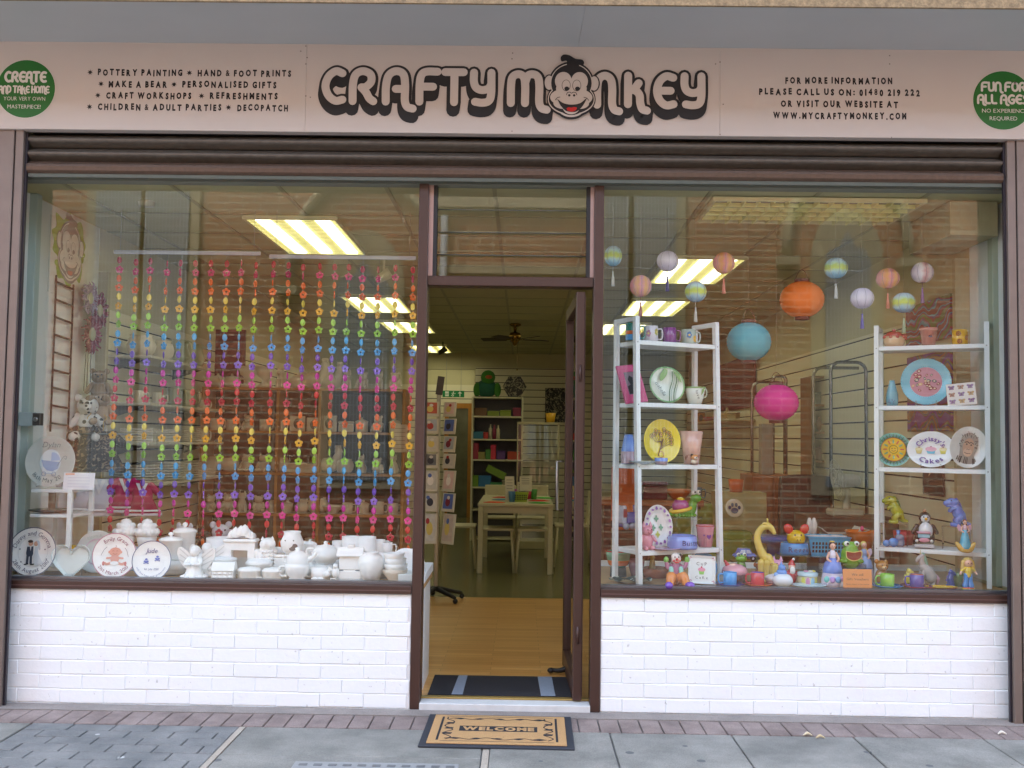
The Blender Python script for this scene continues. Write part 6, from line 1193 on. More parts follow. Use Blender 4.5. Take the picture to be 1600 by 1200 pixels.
def onp(U, k, px, off=.12):
    q = on(U, k, px, off)
    for _ in range(3):                       # correct for camera roll
        h = RC.transposed() @ (q-CAMP); py = 600-F*h.z/h.y; o = U['fl']+U['n']*off; v = ray(px, py); s_ = (o-CAMP).dot(U['n'])/v.dot(U['n']); p = CAMP+v*s_; q = Vector((p.x, p.y, U['z'][k]))
    return q
def onz(px, Y, z): q = W(px, 600, Y); h = q; 
def at(px, Y, z):                            # point seen in photo column px at depth Y and height z
    q = W(px, 800, Y)
    for _ in range(3): q.z = z; h = RC.transposed() @ (q-CAMP); q = W(px, 600-F*h.z/h.y, Y)
    return Vector((q.x, Y, z))
def put(b, name, lab, cat, loc, rz=0, group=None): return solo(b, name, lab, cat, (loc[0], loc[1], loc[2]+.0006), rz, group)
def put_t(name, lab, cat, loc, rz=0, group=None): return T(name, lab, cat, (loc[0], loc[1], loc[2]+.0006), rz, group)
S = 1/277.                                   # metres per photo pixel at the ladder shelves
GO = 'painted pottery on the ladder shelves'
# --- top shelf mugs of unit 1
def mugp(U, k, px, r, h, base, lab, deco=None, off=.12, hs=1, inner=None, side=True, taper=1, rz=0, cat='mug', name='mug'):
    p = onp(U, k, px, off); t = put_t(name, lab, cat, p, U['ang']*.5+rz, GO); b = Mb(); mug(b, r, h, base, inner, taper, hs, side=side); b.build('mug_body' if cat == 'mug' else 'pot_body', t)
    if deco: b = Mb(); deco(b, r, h); b.build('painting', t)
    return t
def band(b, r, h, z0, z1, m): b.lathe([(r*1.004, z0), (r*1.006, (z0+z1)/2), (r*1.004, z1)], m, 24)
mugp(U1, 0, 989, .042, .098, gl('#3d7f70'), 'mug striped green, orange and blue on the top left shelf', lambda b, r, h: (band(b, r, h, h*.35, h*.55, ink('#c9622e')), band(b, r, h, 0.02*h, h*.33, ink('#4b8fc4'))))
def flowers(*cols):
    def f(b, r, h):
        for i, (a, z, c) in enumerate(cols):
            for k in range(5): q = 2*PI*k/5; cyl_patch(b, r, h, a+.16*math.cos(q), h*z+.012*math.sin(q), .009, .009, ink(c), e=.0008+.0002*k+.0001*i, n=8)
            cyl_patch(b, r, h, a, h*z, .006, .006, ink('#d9c25a'), e=.0022, n=8)
    return f
mugp(U1, 0, 1017, .041, .09, gl('#c9c4c9'), 'white mug with pale flowers on the top left shelf', flowers((-.7, .5, '#b07a8f'), (.5, .6, '#a9a24c')))
mugp(U1, 0, 1046, .04, .088, gl('#7d2a78'), 'plain purple mug on the top left shelf')
mugp(U1, 0, 1076, .042, .085, gl('#a8b9ae'), 'pale mug with blue and yellow flowers on the top left shelf', flowers((-.3, .6, '#4b78a8'), (.6, .35, '#d8a62a')))
# --- shelf 2
p = onp(U1, 1, 996, .1); t = put_t('photo_frame', 'pink photo frame with a dark silhouette leaning on the left unit', 'photo frame', p, U1['ang']); b = Mb(); b.M = Matrix.Rotation(-.3, 4, 'X') @ Matrix.Rotation(-.12, 4, 'Y'); w_, h_ = .075, .225
fm = mt('#c24a78', .5); b.box(-w_, -w_+.035, 0, .012, 0, h_, fm); b.box(w_-.035, w_, 0, .012, 0, h_, fm); b.box(-w_+.0355, w_-.0355, 0, .012, 0, .05, fm); b.box(-w_+.0355, w_-.0355, 0, .012, h_-.04, h_, fm); b.build('frame', t)
b = Mb(); b.M = Matrix.Rotation(-.3, 4, 'X') @ Matrix.Rotation(-.12, 4, 'Y'); b.box(-w_+.0355, w_-.0355, .005, .01, .05, h_-.04, mt('#7f6f78')); b.poly([(-.03, .055), (.035, .055), (.03, .1), (.012, .11), (.016, .15), (-.005, .165), (-.02, .14), (-.01, .11), (-.032, .1)], .0042, ink('#141214')); b.build('picture', t)
def plate_on(U, k, px, R, lab, deco, m, sx=1, sz=1, off=.13, rz=0, tilt=-.2, roll=0, rim=None, name='painted_plate', lift=0, stand=False):
    p = onp(U, k, px, off); p.z += R*sz*math.cos(tilt)+.004+lift; t = T(name, lab, 'plate', p, 0, GO, rot=(tilt, roll, U['ang']+rz))
    b = Mb(); b.M = Matrix.Diagonal((sx, 1, sz, 1)) @ Matrix.Rotation(PI/2, 4, 'X'); b.lathe([(0, 0), (R*.6, 0), (R*.66, R*.02), (R*.97, R*.10), (R, R*.115), (R*1.005, R*.105), (R, R*.09), (R*.66, -R*.02), (R*.55, -R*.05), (0, -R*.05)], m, 48); b.build('plate_body', t)
    b = Mb(); b.M = Matrix.Diagonal((sx, 1, sz, 1))
    if rim: b.rib(circ(0, 0, R*.985, 48), R*.05, -R*.122, rim, caps=False, sub=1)
    deco(b, R); b.build('painting', t)
    if stand: b = Mb(); [b.tube([(q*R*sx, -R*.22, -R*sz*.85), (q*R*sx, 0, -R*sz-.001), (q*R*sx, R*.4, -R*sz*.8)], .004, ACRYL, 6) for q in (-.4, .4)]; b.build('stand', t)
    return t
def d_bamboo(b, R):
    k = -R*.125; LGR = ink('#86a763'); DG = ink('#4b6a3e')
    b.rib(circ(0, 0, R*.96, 48), R*.08, -R*.118, ink('#6f9f63'), caps=False, sub=1)
    for x, bend in ((.1, .12), (.36, .1)): b.rib([(x*R, .8*R), ((x+bend)*R, .3*R), ((x+.1)*R, -.3*R), ((x+.22)*R, -.85*R)], R*.05, k, DG); b.rib([((x+.1)*R, .8*R), ((x+bend+.1)*R, .3*R), ((x+.2)*R, -.3*R), ((x+.32)*R, -.85*R)], R*.02, k-.0003, DG)
    b.poly(crom2([(-.35*R, .85*R), (-.15*R, .75*R), (-.18*R, .4*R), (-.4*R, .05*R), (-.5*R, .4*R), (-.35*R, .85*R)], 4), k-.0005, LGR); b.poly(crom2([(.1*R, .85*R), (.5*R, .75*R), (.75*R, .35*R), (.4*R, .6*R), (.1*R, .85*R)], 4), k-.0006, LGR); b.txt('Isabella', -.3*R, -.35*R, R*.3, k-.0008, ink('#3d4a3a'), rot=-.7, slant=.2)
plate_on(U1, 1, 1041, .112, 'oval cream plate painted with green bamboo on the left unit', d_bamboo, gl('#d3d7c6'), sx=.98, sz=.95, rz=-.25, roll=.3)
def d_leafcup(b, r, h):
    cyl_patch(b, r, h, .35, h*.65, .012, .022, ink('#86a763')); cyl_patch(b, r, h, .75, h*.75, .01, .02, ink('#6f9f63')); band(b, r, h, h*.9, h*.99, ink('#7da86a'))
p = onp(U1, 1, 1086, .1); t = put_t('cup', 'white cup with green leaves and a green rim beside the bamboo plate', 'cup', p, U1['ang'], GO); b = Mb(); b.lathe([(0, 0), (.035, 0), (.046, .03), (.06, .1), (.055, .1), (.04, .03), (0, .02)], gl('#d3d8cb'), 26); handle(b, .052, .045, .09, .03, .005, gl('#c9d4bc'), 1); b.lathe([(.0595, .092), (.0608, .096), (.0605, .101)], ink('#7da86a'), 26); b.build('cup_body', t)
b = Mb(); b.poly([(0, .05), (.02, .075), (.024, .095), (.004, .085)], -.0585, ink('#86a763')); b.txt('love', -.022, .055, .03, -.0585, ink('#4a4f48'), rot=-1.2); b.build('painting', t)
# --- shelf 3
p = onp(U1, 2, 982, .16); b = Mb(); b.lathe([(0, 0), (.042, 0), (.042, .07), (.024, .165), (.021, .165), (.03, .07), (0, .02)], gl('#6f8fd0'), 24); b.lathe([(.0424, .002), (.0426, .07), (.0424, .0701)], gl('#a98f98'), 24); put(b, 'vase', 'tapered vase, blue above and dusty pink below, on the left unit', 'vase', p, 0, GO)
def d_yellow(b, R):
    k = -R*.04; D = ink('#6a3a1c'); r3 = random.Random(5)
    b.rib([(-.05*R, -.8*R), (0, -.4*R), (.05*R, .1*R)], R*.04, k, D)
    for i in range(11):
        a = .3+2.5*i/10; L = r3.uniform(.4, .65)*R; x, z = L*math.cos(a), -.15*R+L*math.sin(a)*1.1; b.rib([(0, -.4*R+.04*R*i), (x*.5, (z-.3*R)*.5), (x, z)], R*.022, k-.0002*i-.0002, D); b.rib(circ(x, z, .1*R, 10), R*.022, k-.003, D, caps=False, sub=1); b.disc(x, z, .04*R, .04*R, k-.0032, ink('#b0562a'), 8)
    b.rib(circ(.1*R, -.6*R, .14*R, 12), R*.025, k-.003, ink('#a5401f'), caps=False, sub=1); b.rib([(.2*R, -.86*R), (.45*R, -.84*R)], R*.02, -R*.1, D)
plate_on(U1, 2, 1033, .128, 'bright yellow oval plate with a brown tree of swirls', d_yellow, gl('#dcc410'), sx=.9, sz=1.0, rz=-.2, roll=.28)
p = onp(U1, 2, 1003, .05); b = Mb(); b.lathe([(0, 0), (.03, 0), (.075, .016), (.078, .019), (.03, .006), (0, .006)], gl('#a9bccb'), 28); put(b, 'saucer', 'pale blue grey saucer in front of the yellow oval plate', 'saucer', p, 0, GO)
p = onp(U1, 2, 1033, .05); b = Mb(); b.lathe([(0, 0), (.034, 0), (.036, .036), (.032, .036), (.03, .01), (0, .01)], gl('#a98a90'), 24); b.lathe([(.0363, .018), (.0372, .03), (.0364, .0365)], gl('#7b9be0'), 24); put(b, 'egg_cup', 'small pot, blue above and pink below, in front of the yellow plate', 'pot', p, 0, GO)
p = onp(U1, 2, 1080, .1); b = Mb(); b.lathe([(0, 0), (.042, 0), (.068, .19), (.063, .19), (.038, .015), (0, .012)], gl('#cfa797'), 28)
for i in range(9): cyl_patch(b, .047, .19, -.9+.24*i, .035+.012*(i % 3), .003, .012, ink('#8a4a3a'), e=.002+.0003*(i % 3), n=8)
put(b, 'flower_pot', 'tall pale pink tapered pot behind the little dog figure', 'pot', p, 0, GO)
p = onp(U1, 2, 1084, .035); t = put_t('dog_figurine', 'tiny orange and white dog figurine in front of the pale pink pot', 'figurine', p, .3, GO); b = Mb(); DW, DO = gl('#d8cdb8'), gl('#c98a4a'); b.ell((0, 0, .016), (.017, .014, .016), DW); b.ell((0, -.006, .042), (.02, .017, .015), DO); b.ell((.002, -.02, .038), (.011, .008, .008), DW); b.ell((-.014, -.004, .052), (.01, .008, .009), BLACK); b.ell((.016, -.006, .05), (.006, .005, .008), DO); b.ell((.002, -.028, .04), .003, BLACK); b.lathe([(0, 0), (.022, 0), (.022, .004), (0, .004)], BLACK, 14); b.build('dog_body', t)
# --- shelf 4
p = onp(U1, 3, 1010, .07); b = Mb(); PK = gl('#d08a9a'); b.ell((0, 0, .045), (.038, .034, .048), PK); b.ell((0, -.006, .105), (.034, .03, .03), PK); b.ell((0, -.035, .1), (.013, .008, .01), gl('#c0707f'))
for q in (-1, 1): b.lathe([(.014, 0), (0, .034)], PK, 8, c=(q*.022, -.004, .125)); b.limb([(q*.034, -.008, .07), (q*.046, -.02, .05)], [.012, .009], PK, 8); b.limb([(q*.018, -.01, .014), (q*.022, -.034, .01)], [.016, .013], PK, 8); b.ell((q*.012, -.033, .112), .0035, BLACK)
b.lathe([(0, .003), (.016, 0)], gl('#4f8a55'), 8, c=(.032, -.004, .128)); put(b, 'pig_figurine', 'upright pink pig figurine at the front of the left unit', 'figurine', p, U1['ang'], GO)
def d_pram(b, R):
    k = -R*.125
    for i in range(18): a = 2*PI*i/18; b.poly([(R*.84*math.cos(a)+R*.1*math.cos(q), R*.84*math.sin(a)+R*.1*math.sin(q)*(.6+.4*(i % 2))) for q in (0, 1.2, 2.2, 3.4, 5)], k-.0001*i, ink(['#8a5aa5', '#a577b5', '#7a5a9a'][i % 3]))
    for x, z, c in ((-.1, .35, '#5f9a80'), (.22, -.05, '#6aa58a'), (-.3, -.1, '#6a9f80'), (.0, -.4, '#b5bf55')):
        for j in range(4): b.disc((x+.08*math.cos(j*1.6))*R, (z+.08*math.sin(j*1.6))*R, .09*R, .06*R, -R*.03-.0002*j, ink(c), 8, j*1.6)
plate_on(U1, 3, 1027, .122, 'oval white plate with a purple leafy rim and green sprigs', d_pram, gl('#d9d9d6'), sx=.75, sz=.98, rz=-.1, roll=.1, off=.14)
p = onp(U1, 3, 1066, .05); t = put_t('dog_bowl', 'blue and lilac pet bowl lettered with a name on the left unit', 'pet bowl', p, U1['ang']*.6, GO); b = Mb(); b.lathe([(0, 0), (.084, 0), (.086, .01), (.08, .07), (.073, .075), (.068, .02), (0, .015)], gl('#7d95d6'), 36); b.build('bowl_body', t)
b = Mb(); GCH = glyphs("Buster's", 0); tot = -.42
for c in "Buster's": # lettering wrapped round the bowl
    a = tot; b.M = Matrix.Rotation(a+.12, 4, 'Z'); b.txt(c, 0, .037, .042, -.0845, ink('#2b2f5c')); tot += (GCH[c][0]+.1)*.042/.085
b.M = Matrix(); b.build('lettering', t)
p = onp(U1, 3, 1040, .03); b = Mb(); b.lathe([(0, 0), (.04, 0), (.085, .008), (.086, .011), (.04, .005), (0, .005)], gl('#b9a5c0'), 28); put(b, 'saucer', 'flat lilac saucer before the pet bowl', 'saucer', p, 0, GO)
p = onp(U1, 3, 1102, .08); t = put_t('flower_pot', 'pink pot with a purple heart on the left unit', 'pot', p, U1['ang']*.6, GO); b = Mb(); b.lathe([(0, 0), (.038, 0), (.052, .115), (.053, .124), (.047, .124), (.034, .012), (0, .01)], gl('#cf8a96'), 28); b.lathe([(.0535, .117), (.0545, .121), (.0535, .125)], gl('#a83a48'), 28); b.build('pot_body', t)
b = Mb(); b.poly([(.011*(16*math.sin(a)**3)/16*1.3, .06+.011*(13*math.cos(a)-5*math.cos(2*a)-2*math.cos(3*a)-math.cos(4*a))/13*1.3) for a in [2*PI*i/24 for i in range(24)]], -.0468, ink('#6a2a86'))
for i in range(7): cyl_patch(b, .047, .12, -.9+.3*i, .03, .0012, .025, ink('#b06a78'), n=6)
cyl_patch(b, .046, .1, -.6, .07, .006, .006, ink('#8a5a8f')); cyl_patch(b, .046, .1, .62, .07, .006, .006, ink('#8a5a8f')); b.build('painting', t)
def riser(name_lab, px, Y, z, w_, d_, h_, rz=0):
    p = at(px, Y, z); b = Mb(); e = .004
    b.box(-w_/2, w_/2, -d_/2, d_/2, h_-e, h_, ACRYL); b.box(-w_/2, -w_/2+e, -d_/2, d_/2, 0, h_-e-.0005, ACRYL); b.box(w_/2-e, w_/2, -d_/2, d_/2, 0, h_-e-.0005, ACRYL); return put(b, 'acrylic_riser', name_lab, 'display stand', p, rz, 'clear acrylic risers')
p3 = onp(U1, 3, 1070, .19); hR = zr(1070, 807, p3.y)-p3.z
b = Mb(); e = .004; b.box(-.09, .09, -.045, .045, hR-e, hR, ACRYL); b.box(-.09, -.086, -.045, .045, 0, hR-e-.0005, ACRYL); b.box(.086, .09, -.045, .045, 0, hR-e-.0005, ACRYL); put(b, 'acrylic_riser', 'clear acrylic riser under the green snail on the left unit', 'display stand', p3, U1['ang'], 'clear acrylic risers')
t = put_t('snail_money_box', 'green snail figure with a purple and yellow shell on a clear riser', 'figurine', (p3.x-.01, p3.y, p3.z+hR), U1['ang']*.7); GRS = gl('#4a9a1c')
b = Mb(); b.limb([(-.085, 0, .012), (-.02, 0, .022), (.04, 0, .03), (.062, 0, .075), (.068, -.005, .1)], [.012, .03, .034, .026, .026], GRS, 14); b.ell((.075, -.012, .105), (.036, .03, .026), GRS)
for i in range(7): b.ell((-.06+.02*i, -.03, .008), (.012, .01, .01), GRS, n=8, k=5)
b.build('snail_body', t); b = Mb(); b.ell((-.018, 0, .06), (.052, .044, .046), gl('#a0407f')); b.build('shell', t); b = Mb(); b.tube([(-.018+.06*math.cos(2*PI*i/20), .05*math.sin(2*PI*i/20), .04+.012*math.cos(2*PI*i/20)) for i in range(20)], .011, gl('#d9b310'), 8, closed=True); b.ell((-.02, -.004, .098), (.026, .024, .014), gl('#d9b310')); b.build('shell_trim', t)
b = Mb()
for q in (-.012, .02): b.ell((.07+q, -.02, .14), .014, gl('#e8e8e4')); b.ell((.071+q, -.033, .142), .006, BLACK)
b.build('eyes', t)
# blue toy truck on the left, behind the unit
p = at(985, .75, zr(985, 826, .75)); t = put_t('toy_truck', 'blue and purple pottery engine behind the left unit', 'figurine', p, .5); b = Mb(); b.rbox(-.055, .05, -.04, .04, .03, .1, gl('#3f4fa5'), .01); b.rbox(-.085, -.05, -.042, .042, .03, .14, gl('#aab2c2'), .008); b.rbox(-.09, .055, -.035, .035, .015, .032, gl('#5b4a8a'), .005); b.lathe([(.01, 0), (.014, .04), (.0, .042)], gl('#5b4a8a'), 12, c=(.03, 0, .1)); b.rbox(-.0805, -.0545, -.046, -.0425, .07, .12, mt('#8a2438'), .002); b.build('truck_body', t)
for x in (-.06, -.015, .035): b = Mb(); b.M = Matrix.Translation((x, -.042, .018)) @ Matrix.Rotation(PI/2, 4, 'X'); b.lathe([(0, -.006), (.02, -.006), (.02, .006), (0, .006)], gl('#8f96a8'), 16); b.build('wheel', t)
b = Mb(); e = .004; zz0 = p.z-LZ; b.box(-.11, .11, -.07, .07, zz0-e, zz0-.0008, ACRYL); b.box(-.11, -.106, -.07, .07, 0, zz0-e-.001, ACRYL); b.box(.106, .11, -.07, .07, 0, zz0-e-.001, ACRYL); put(b, 'acrylic_riser', 'tall clear acrylic riser under the blue pottery engine', 'display stand', (p.x, p.y, LZ), 0, 'clear acrylic risers')
# ================================================================ right ledge, left to right
def L(px, Y): return at(px, Y, LZ)
p = at(966, .62, zr(966, 886, .62)); t = put_t('bowl', 'green bowl with an orange base pattern left behind the left unit', 'bowl', p); b = Mb(); b.lathe([(0, 0), (.04, 0), (.055, .015), (.068, .05), (.074, .095), (.068, .095), (.05, .03), (0, .02)], gl('#5f9f86'), 30); b.build('bowl_body', t); b = Mb(); b.lathe([(.0555, .012), (.0625, .03), (.066, .042)], gl('#c96a35'), 30); b.lathe([(.0735, .09), (.075, .0955), (.071, .0965)], gl('#b5303a'), 30); b.build('painted_bands', t)
b = Mb(); b.lathe([(0, 0), (.05, 0), (.045, p.z-LZ-.001), (0, p.z-LZ-.001)], mat('#26282a', rough=.5), 20); put(b, 'black_stand', 'black round stand under the green bowl', 'display stand', (p.x, p.y, LZ))
p = at(1000, .5, LZ); b = Mb(); b.lathe([(0, 0), (.028, 0), (.045, .06), (.05, .1), (.045, .1), (.03, .02), (0, .015)], gl('#8d5f74'), 22); put(b, 'vase', 'dusty plum vase beside the green bowl', 'vase', L(994, .62))
b = Mb(); n = 40; P = []
for r_, zf in ((0, 0), (.5, .0), (.8, .012), (1, .02)):
    P.append([(.115*r_*math.cos(2*PI*i/n)*(1+.05*math.cos(8*PI*i/n*1.0)), .07*r_*math.sin(2*PI*i/n), .004+zf+(.008*math.sin(6*2*PI*i/n) if r_ == 1 else 0)) for i in range(n)])
vs = [q for row in P for q in row]; fs = [(r_*n+i, r_*n+(i+1) % n, (r_+1)*n+(i+1) % n, (r_+1)*n+i) for r_ in range(3) for i in range(n)]; b.add(vs, fs, floral('zebra_glaze', '#2f3f36', '#c9d0c6', 14), True); b.add([(x*.98, y*.98, z-.004) for x, y, z in vs], [f[::-1] for f in fs], gl('#c9d0c6'), True)
put(b, 'wavy_dish', 'wavy dish with dark green stripes lying behind the left post', 'dish', L(985, .36))
p = L(1012, .62); b = Mb(); b.lathe([(0, 0), (.07, 0), (.078, .05), (.07, .055), (.06, .01), (0, .01)], gl('#b0623a'), 26); put(b, 'terracotta_dish', 'terracotta coloured dish behind the clown', 'dish', L(1024, .62)); b = Mb(); b.limb([(0, 0, .03), (0, 0, .06), (0, -.005, .085)], [.022, .018, .014], gl('#a5922a')); b.ell((.0, -.01, .1), (.016, .015, .015), gl('#a5922a')); q_ = L(1019, .62); put(b, 'duck_figurine', 'small olive yellow bird figurine on the terracotta dish', 'figurine', (q_.x, q_.y, LZ+.0125))
def clown():
    p = L(1056, .24); t = put_t('clown_figurine', 'seated clown figurine in orange trousers with purple shoes', 'figurine', p, .1); OR, PU, GRN_, SK = gl('#d98436'), gl('#6b4aa5'), gl('#8cc7b8'), gl('#e3b7a5')
    b = Mb(); b.ell((0, .02, .05), (.042, .036, .05), OR)
    for q in (-1, 1): b.limb([(q*.02, .0, .045), (q*.036, -.03, .06), (q*.045, -.05, .02)], [.03, .026, .022], OR)
    b.limb([(0, .02, .08), (0, .015, .115)], [.034, .026], gl('#b06a8f'), 12)
    for q in (-1, 1): b.limb([(q*.024, .015, .11), (q*.046, -.004, .105), (q*.056, -.012, .13)], [.014, .012, .011], gl('#b0708f'), 8)
    b.ell((0, .008, .15), (.03, .028, .032), gl('#e8ddd6')); b.build('clown_body', t)
    for q in (-1, 1): b = Mb(); b.limb([(q*.045, -.05, .016), (q*.06, -.085, .018)], [.018, .022], PU); b.build('shoe', t); b = Mb(); b.ell((q*.058, -.014, .148), (.015, .012, .017), gl('#6fae4f')); b.build('glove', t)
    b = Mb(); b.limb([(-.03, -.012, .1), (-.028, -.02, .07)], [.013, .012], GRN_); b.limb([(.024, -.014, .1), (.026, -.02, .07)], [.013, .012], GRN_); b.build('waistcoat', t)
    b = Mb(); b.ell((-.034, .01, .15), (.014, .02, .022), BLACK); b.ell((.03, .014, .165), (.012, .016, .014), BLACK); b.build('hair', t)
    b = Mb(); b.ell((0, -.024, .15), .008, gl('#c92a2a')); b.ell((0, -.021, .134), (.014, .004, .006), gl('#b52a3a')); b.ell((-.016, -.017, .142), (.008, .006, .007), gl('#d96a6a')); b.ell((.016, -.017, .142), (.008, .006, .007), gl('#d96a6a')); b.ell((-.011, -.021, .163), .004, BLACK); b.ell((.011, -.021, .163), .004, BLACK); b.build('face_paint', t)
clown()
def d_ring(b, R): b.rib(circ(0, 0, R*.62, 30), R*.06, -R*.03, ink('#2f5f8a'), caps=False, sub=1); b.rib(circ(0, 0, R*.4, 30), R*.06, -R*.02, ink('#7fb5d6'), caps=False, sub=1)
plate_thing('painted_plate', 'deep blue plate with rings standing behind the cup cake plate', 1098, 886, .085, .5, d_ring, gl('#3f80b0'), tilt=-.2, rz=.2)
p = L(1096, .26); t = T('square_plate', 'square white plate reading cup cake with a small cupcake drawing', 'plate', (p.x, p.y, LZ+.016), 0, None, rot=(-.2, .06, .1)); b = Mb(); w_ = .076; h_ = .152
b.add([(-w_, -.008, 0), (w_, -.008, 0), (w_, -.008, h_), (-w_, -.008, h_), (-w_*.8, 0, h_*.1), (w_*.8, 0, h_*.1), (w_*.8, 0, h_*.9), (-w_*.8, 0, h_*.9), (-w_, .0, 0), (w_, .0, 0), (w_, .0, h_), (-w_, 0, h_), (-w_*.8, .007, h_*.1), (w_*.8, .007, h_*.1), (w_*.8, .007, h_*.9), (-w_*.8, .007, h_*.9)],
      [(0, 1, 5, 4), (1, 2, 6, 5), (2, 3, 7, 6), (3, 0, 4, 7), (4, 5, 6, 7), (8, 12, 13, 9), (9, 13, 14, 10), (10, 14, 15, 11), (11, 15, 12, 8), (12, 15, 14, 13), (0, 8, 9, 1), (1, 9, 10, 2), (2, 10, 11, 3), (3, 11, 8, 0)], gl('#dfe3e2')); b.build('plate_body', t)
b = Mb(); b.txt('C u P', 0, .108, .026, -.0012, ink('#44484c')); b.txt('C a K e', 0, .034, .022, -.0012, ink('#44484c')); b.poly([(-.016, .07), (.016, .07), (.012, .05), (-.012, .05)], -.0012, ink('#8cc05a')); b.disc(0, .077, .021, .011, -.0016, ink('#d58a9f'), 16); b.disc(0, .09, .005, .005, -.002, ink('#b52a4a'), 8)
for sx in (-1, 1):
    for z in (.014, h_-.014): b.rib([(sx*(w_-.02), z), (sx*(w_-.01), z+.004), (sx*(w_-.008), z-.008)], .003, -.0085, ink('#b04a6a'))
b.build('painting', t); b = Mb(); b.tube([(0, -.02, -.012), (0, 0, -.012), (0, .05, -.012), (0, .02, .06)], .005, ACRYL, 6); b.build('stand', t)
# --- cups on saucers along the front
for px, Y, cm, ci, cs, hs, pxs, lab in ((1141, .27, '#3f97d8', '#3f97d8', '#4b3f8f', -1, 1140, 'bright blue|purple'), (1183, .28, '#c22a36', '#5a55b5', '#d9651f', -1, 1183, 'red|orange'), (1387, .29, '#8cbf35', '#8cbf35', '#2f80c4', -1, 1386, 'lime green|blue'), (1432, .29, '#5f4a9a', '#c96a3a', '#a0223f', -1, 1432, 'purple|crimson')):
    c1, c2 = lab.split('|'); p = L(pxs, Y); b = Mb(); b.lathe([(0, 0), (.035, 0), (.05, .006), (.082, .018), (.084, .022), (.05, .01), (0, .009)], gl(cs), 36); put(b, 'saucer', f'{c2} saucer under the {c1} coffee cup', 'saucer', p, 0, 'saucers along the front of the right window')
    t = put_t('coffee_cup', f'{c1} coffee cup standing on the {c2} saucer', 'cup', (p.x+.002, p.y, LZ+.0105), 0, 'coffee cups along the front of the right window'); b = Mb(); mug(b, .0375, .07, gl(cm), gl(ci), .98, hs); b.build('cup_body', t)
def mini_cupcake(name, lab, px, Y, s, base, top, spots):
    p = L(px, Y); t = put_t(name, lab, 'pot', p); b = Mb(); b.lathe([(0, 0), (.045*s, 0), (.058*s, .055*s), (0, .055*s)], gl(base), 26); b.build('case', t); b = Mb(); b.lathe([(.062*s, .05*s), (.07*s, .062*s), (.062*s, .085*s), (.035*s, .1*s), (0, .108*s)], gl(top), 26); b.build('icing', t); b = Mb()
    for a in (-.9, -.2, .5, 1.1): b.ell((.055*s*math.sin(a), -.055*s*math.cos(a), (.082-.01*abs(a))*s), .007*s, gl(spots))
    b.build('spots', t); return t
t = mini_cupcake('cupcake_box', 'cupcake box with pink spotted icing behind the bright blue coffee cup', 1148, .4, 1.05, '#7d4a42', '#d89aa5', '#b5203a'); b = Mb(); b.limb([(-.04, 0, .1), (-.055, 0, .125)], [.014, .006], gl('#b5203a')); b.build('cherry', t)
p = L(1158, .52); t = put_t('frog_figurine', 'small green frog head peeping over the spotted cupcake box', 'figurine', p); b = Mb(); b.ell((0, 0, .06), (.03, .03, .065), gl('#5f9a35')); b.ell((0, -.005, .125), (.034, .03, .024), gl('#6fae3c'))
for q in (-1, 1): b.ell((q*.017, -.012, .148), .012, gl('#dfe3d0')); b.ell((q*.017, -.023, .149), .005, BLACK)
b.build('frog_body', t)
p = L(1188, .45); b = Mb(); DG = gl('#8a4f2f'); b.ell((0, 0, .04), (.036, .034, .042), DG); b.ell((.0, -.01, .09), (.03, .028, .026), DG); b.ell((0, -.034, .084), (.013, .01, .01), gl('#c98f62'))
for q in (-1, 1): b.ell((q*.03, -.004, .1), (.01, .008, .014), DG)
put(b, 'teddy_figurine', 'brown teddy figurine behind the red coffee cup', 'figurine', p)
def giraffe():
    p = L(1196, .42); t = put_t('giraffe_figurine', 'tall yellow seated giraffe figurine with a curved neck', 'figurine', p, -.2); Y_ = gl('#cdb455'); b = Mb(); s = S*1.0
    b.limb([(.03, .02, .02), (.03, .01, .08), (.012, 0, .14)], [.034, .04, .03], Y_, 14); b.limb([(.012, 0, .12), (-.03, 0, .19), (-.045, 0, .26), (-.02, 0, .31), (.015, 0, .322)], [.03, .022, .019, .018, .02], Y_, 14); b.limb([(.008, 0, .325), (.03, 0, .312), (.048, -.0, .285)], [.02, .017, .012], Y_, 10)
    for q in (-.012, .018): b.limb([(-.012+q, -.012-abs(q), .12), (-.014+q, -.022, .06), (-.012+q, -.024, .0)], [.02, .015, .017], Y_, 10)
    b.limb([(.045, -.02, .03), (.05, -.03, .1)], [.014, .02], Y_, 10); b.build('giraffe_body', t)
    b = Mb(); b.limb([(.012, -.006, .338), (.01, -.006, .36)], [.004, .006], Y_, 6); b.limb([(.012, .008, .338), (.01, .008, .36)], [.004, .006], Y_, 6); b.ell((-.004, -.016, .335), (.014, .005, .008), Y_); b.build('horns', t)
    b = Mb(); [b.rib(circ(x, z, .008, 10), .0025, y, ink('#7d6a2a'), caps=False, sub=1) for x, z, y in ((.035, .11, -.035), (.0, .2, -.028), (.04, .05, -.036))]; b.build('markings', t)
giraffe()
p = L(1163, .55); hR = zr(1163, 876, .55)-LZ; riser('small clear riser under the blue pottery car', 1163, .55, LZ, .15, .09, hR)
t = put_t('toy_car', 'blue pottery car on a clear riser left of the giraffe', 'figurine', (p.x, p.y, LZ+hR), .1); CB = gl('#5576c4'); b = Mb(); b.rbox(-.066, .066, -.032, .032, .014, .042, CB, .012); b.prism([(-.046, .04), (-.03, .07), (.022, .07), (.042, .04)], -.027, .027, CB); b.build('car_body', t); b = Mb(); b.poly([(-.038, .044), (-.027, .064), (-.002, .064), (-.002, .044)], -.0276, gl('#b9c9dc')); b.poly([(.003, .044), (.003, .064), (.02, .064), (.034, .044)], -.0276, gl('#b9c9dc')); b.build('windows', t)
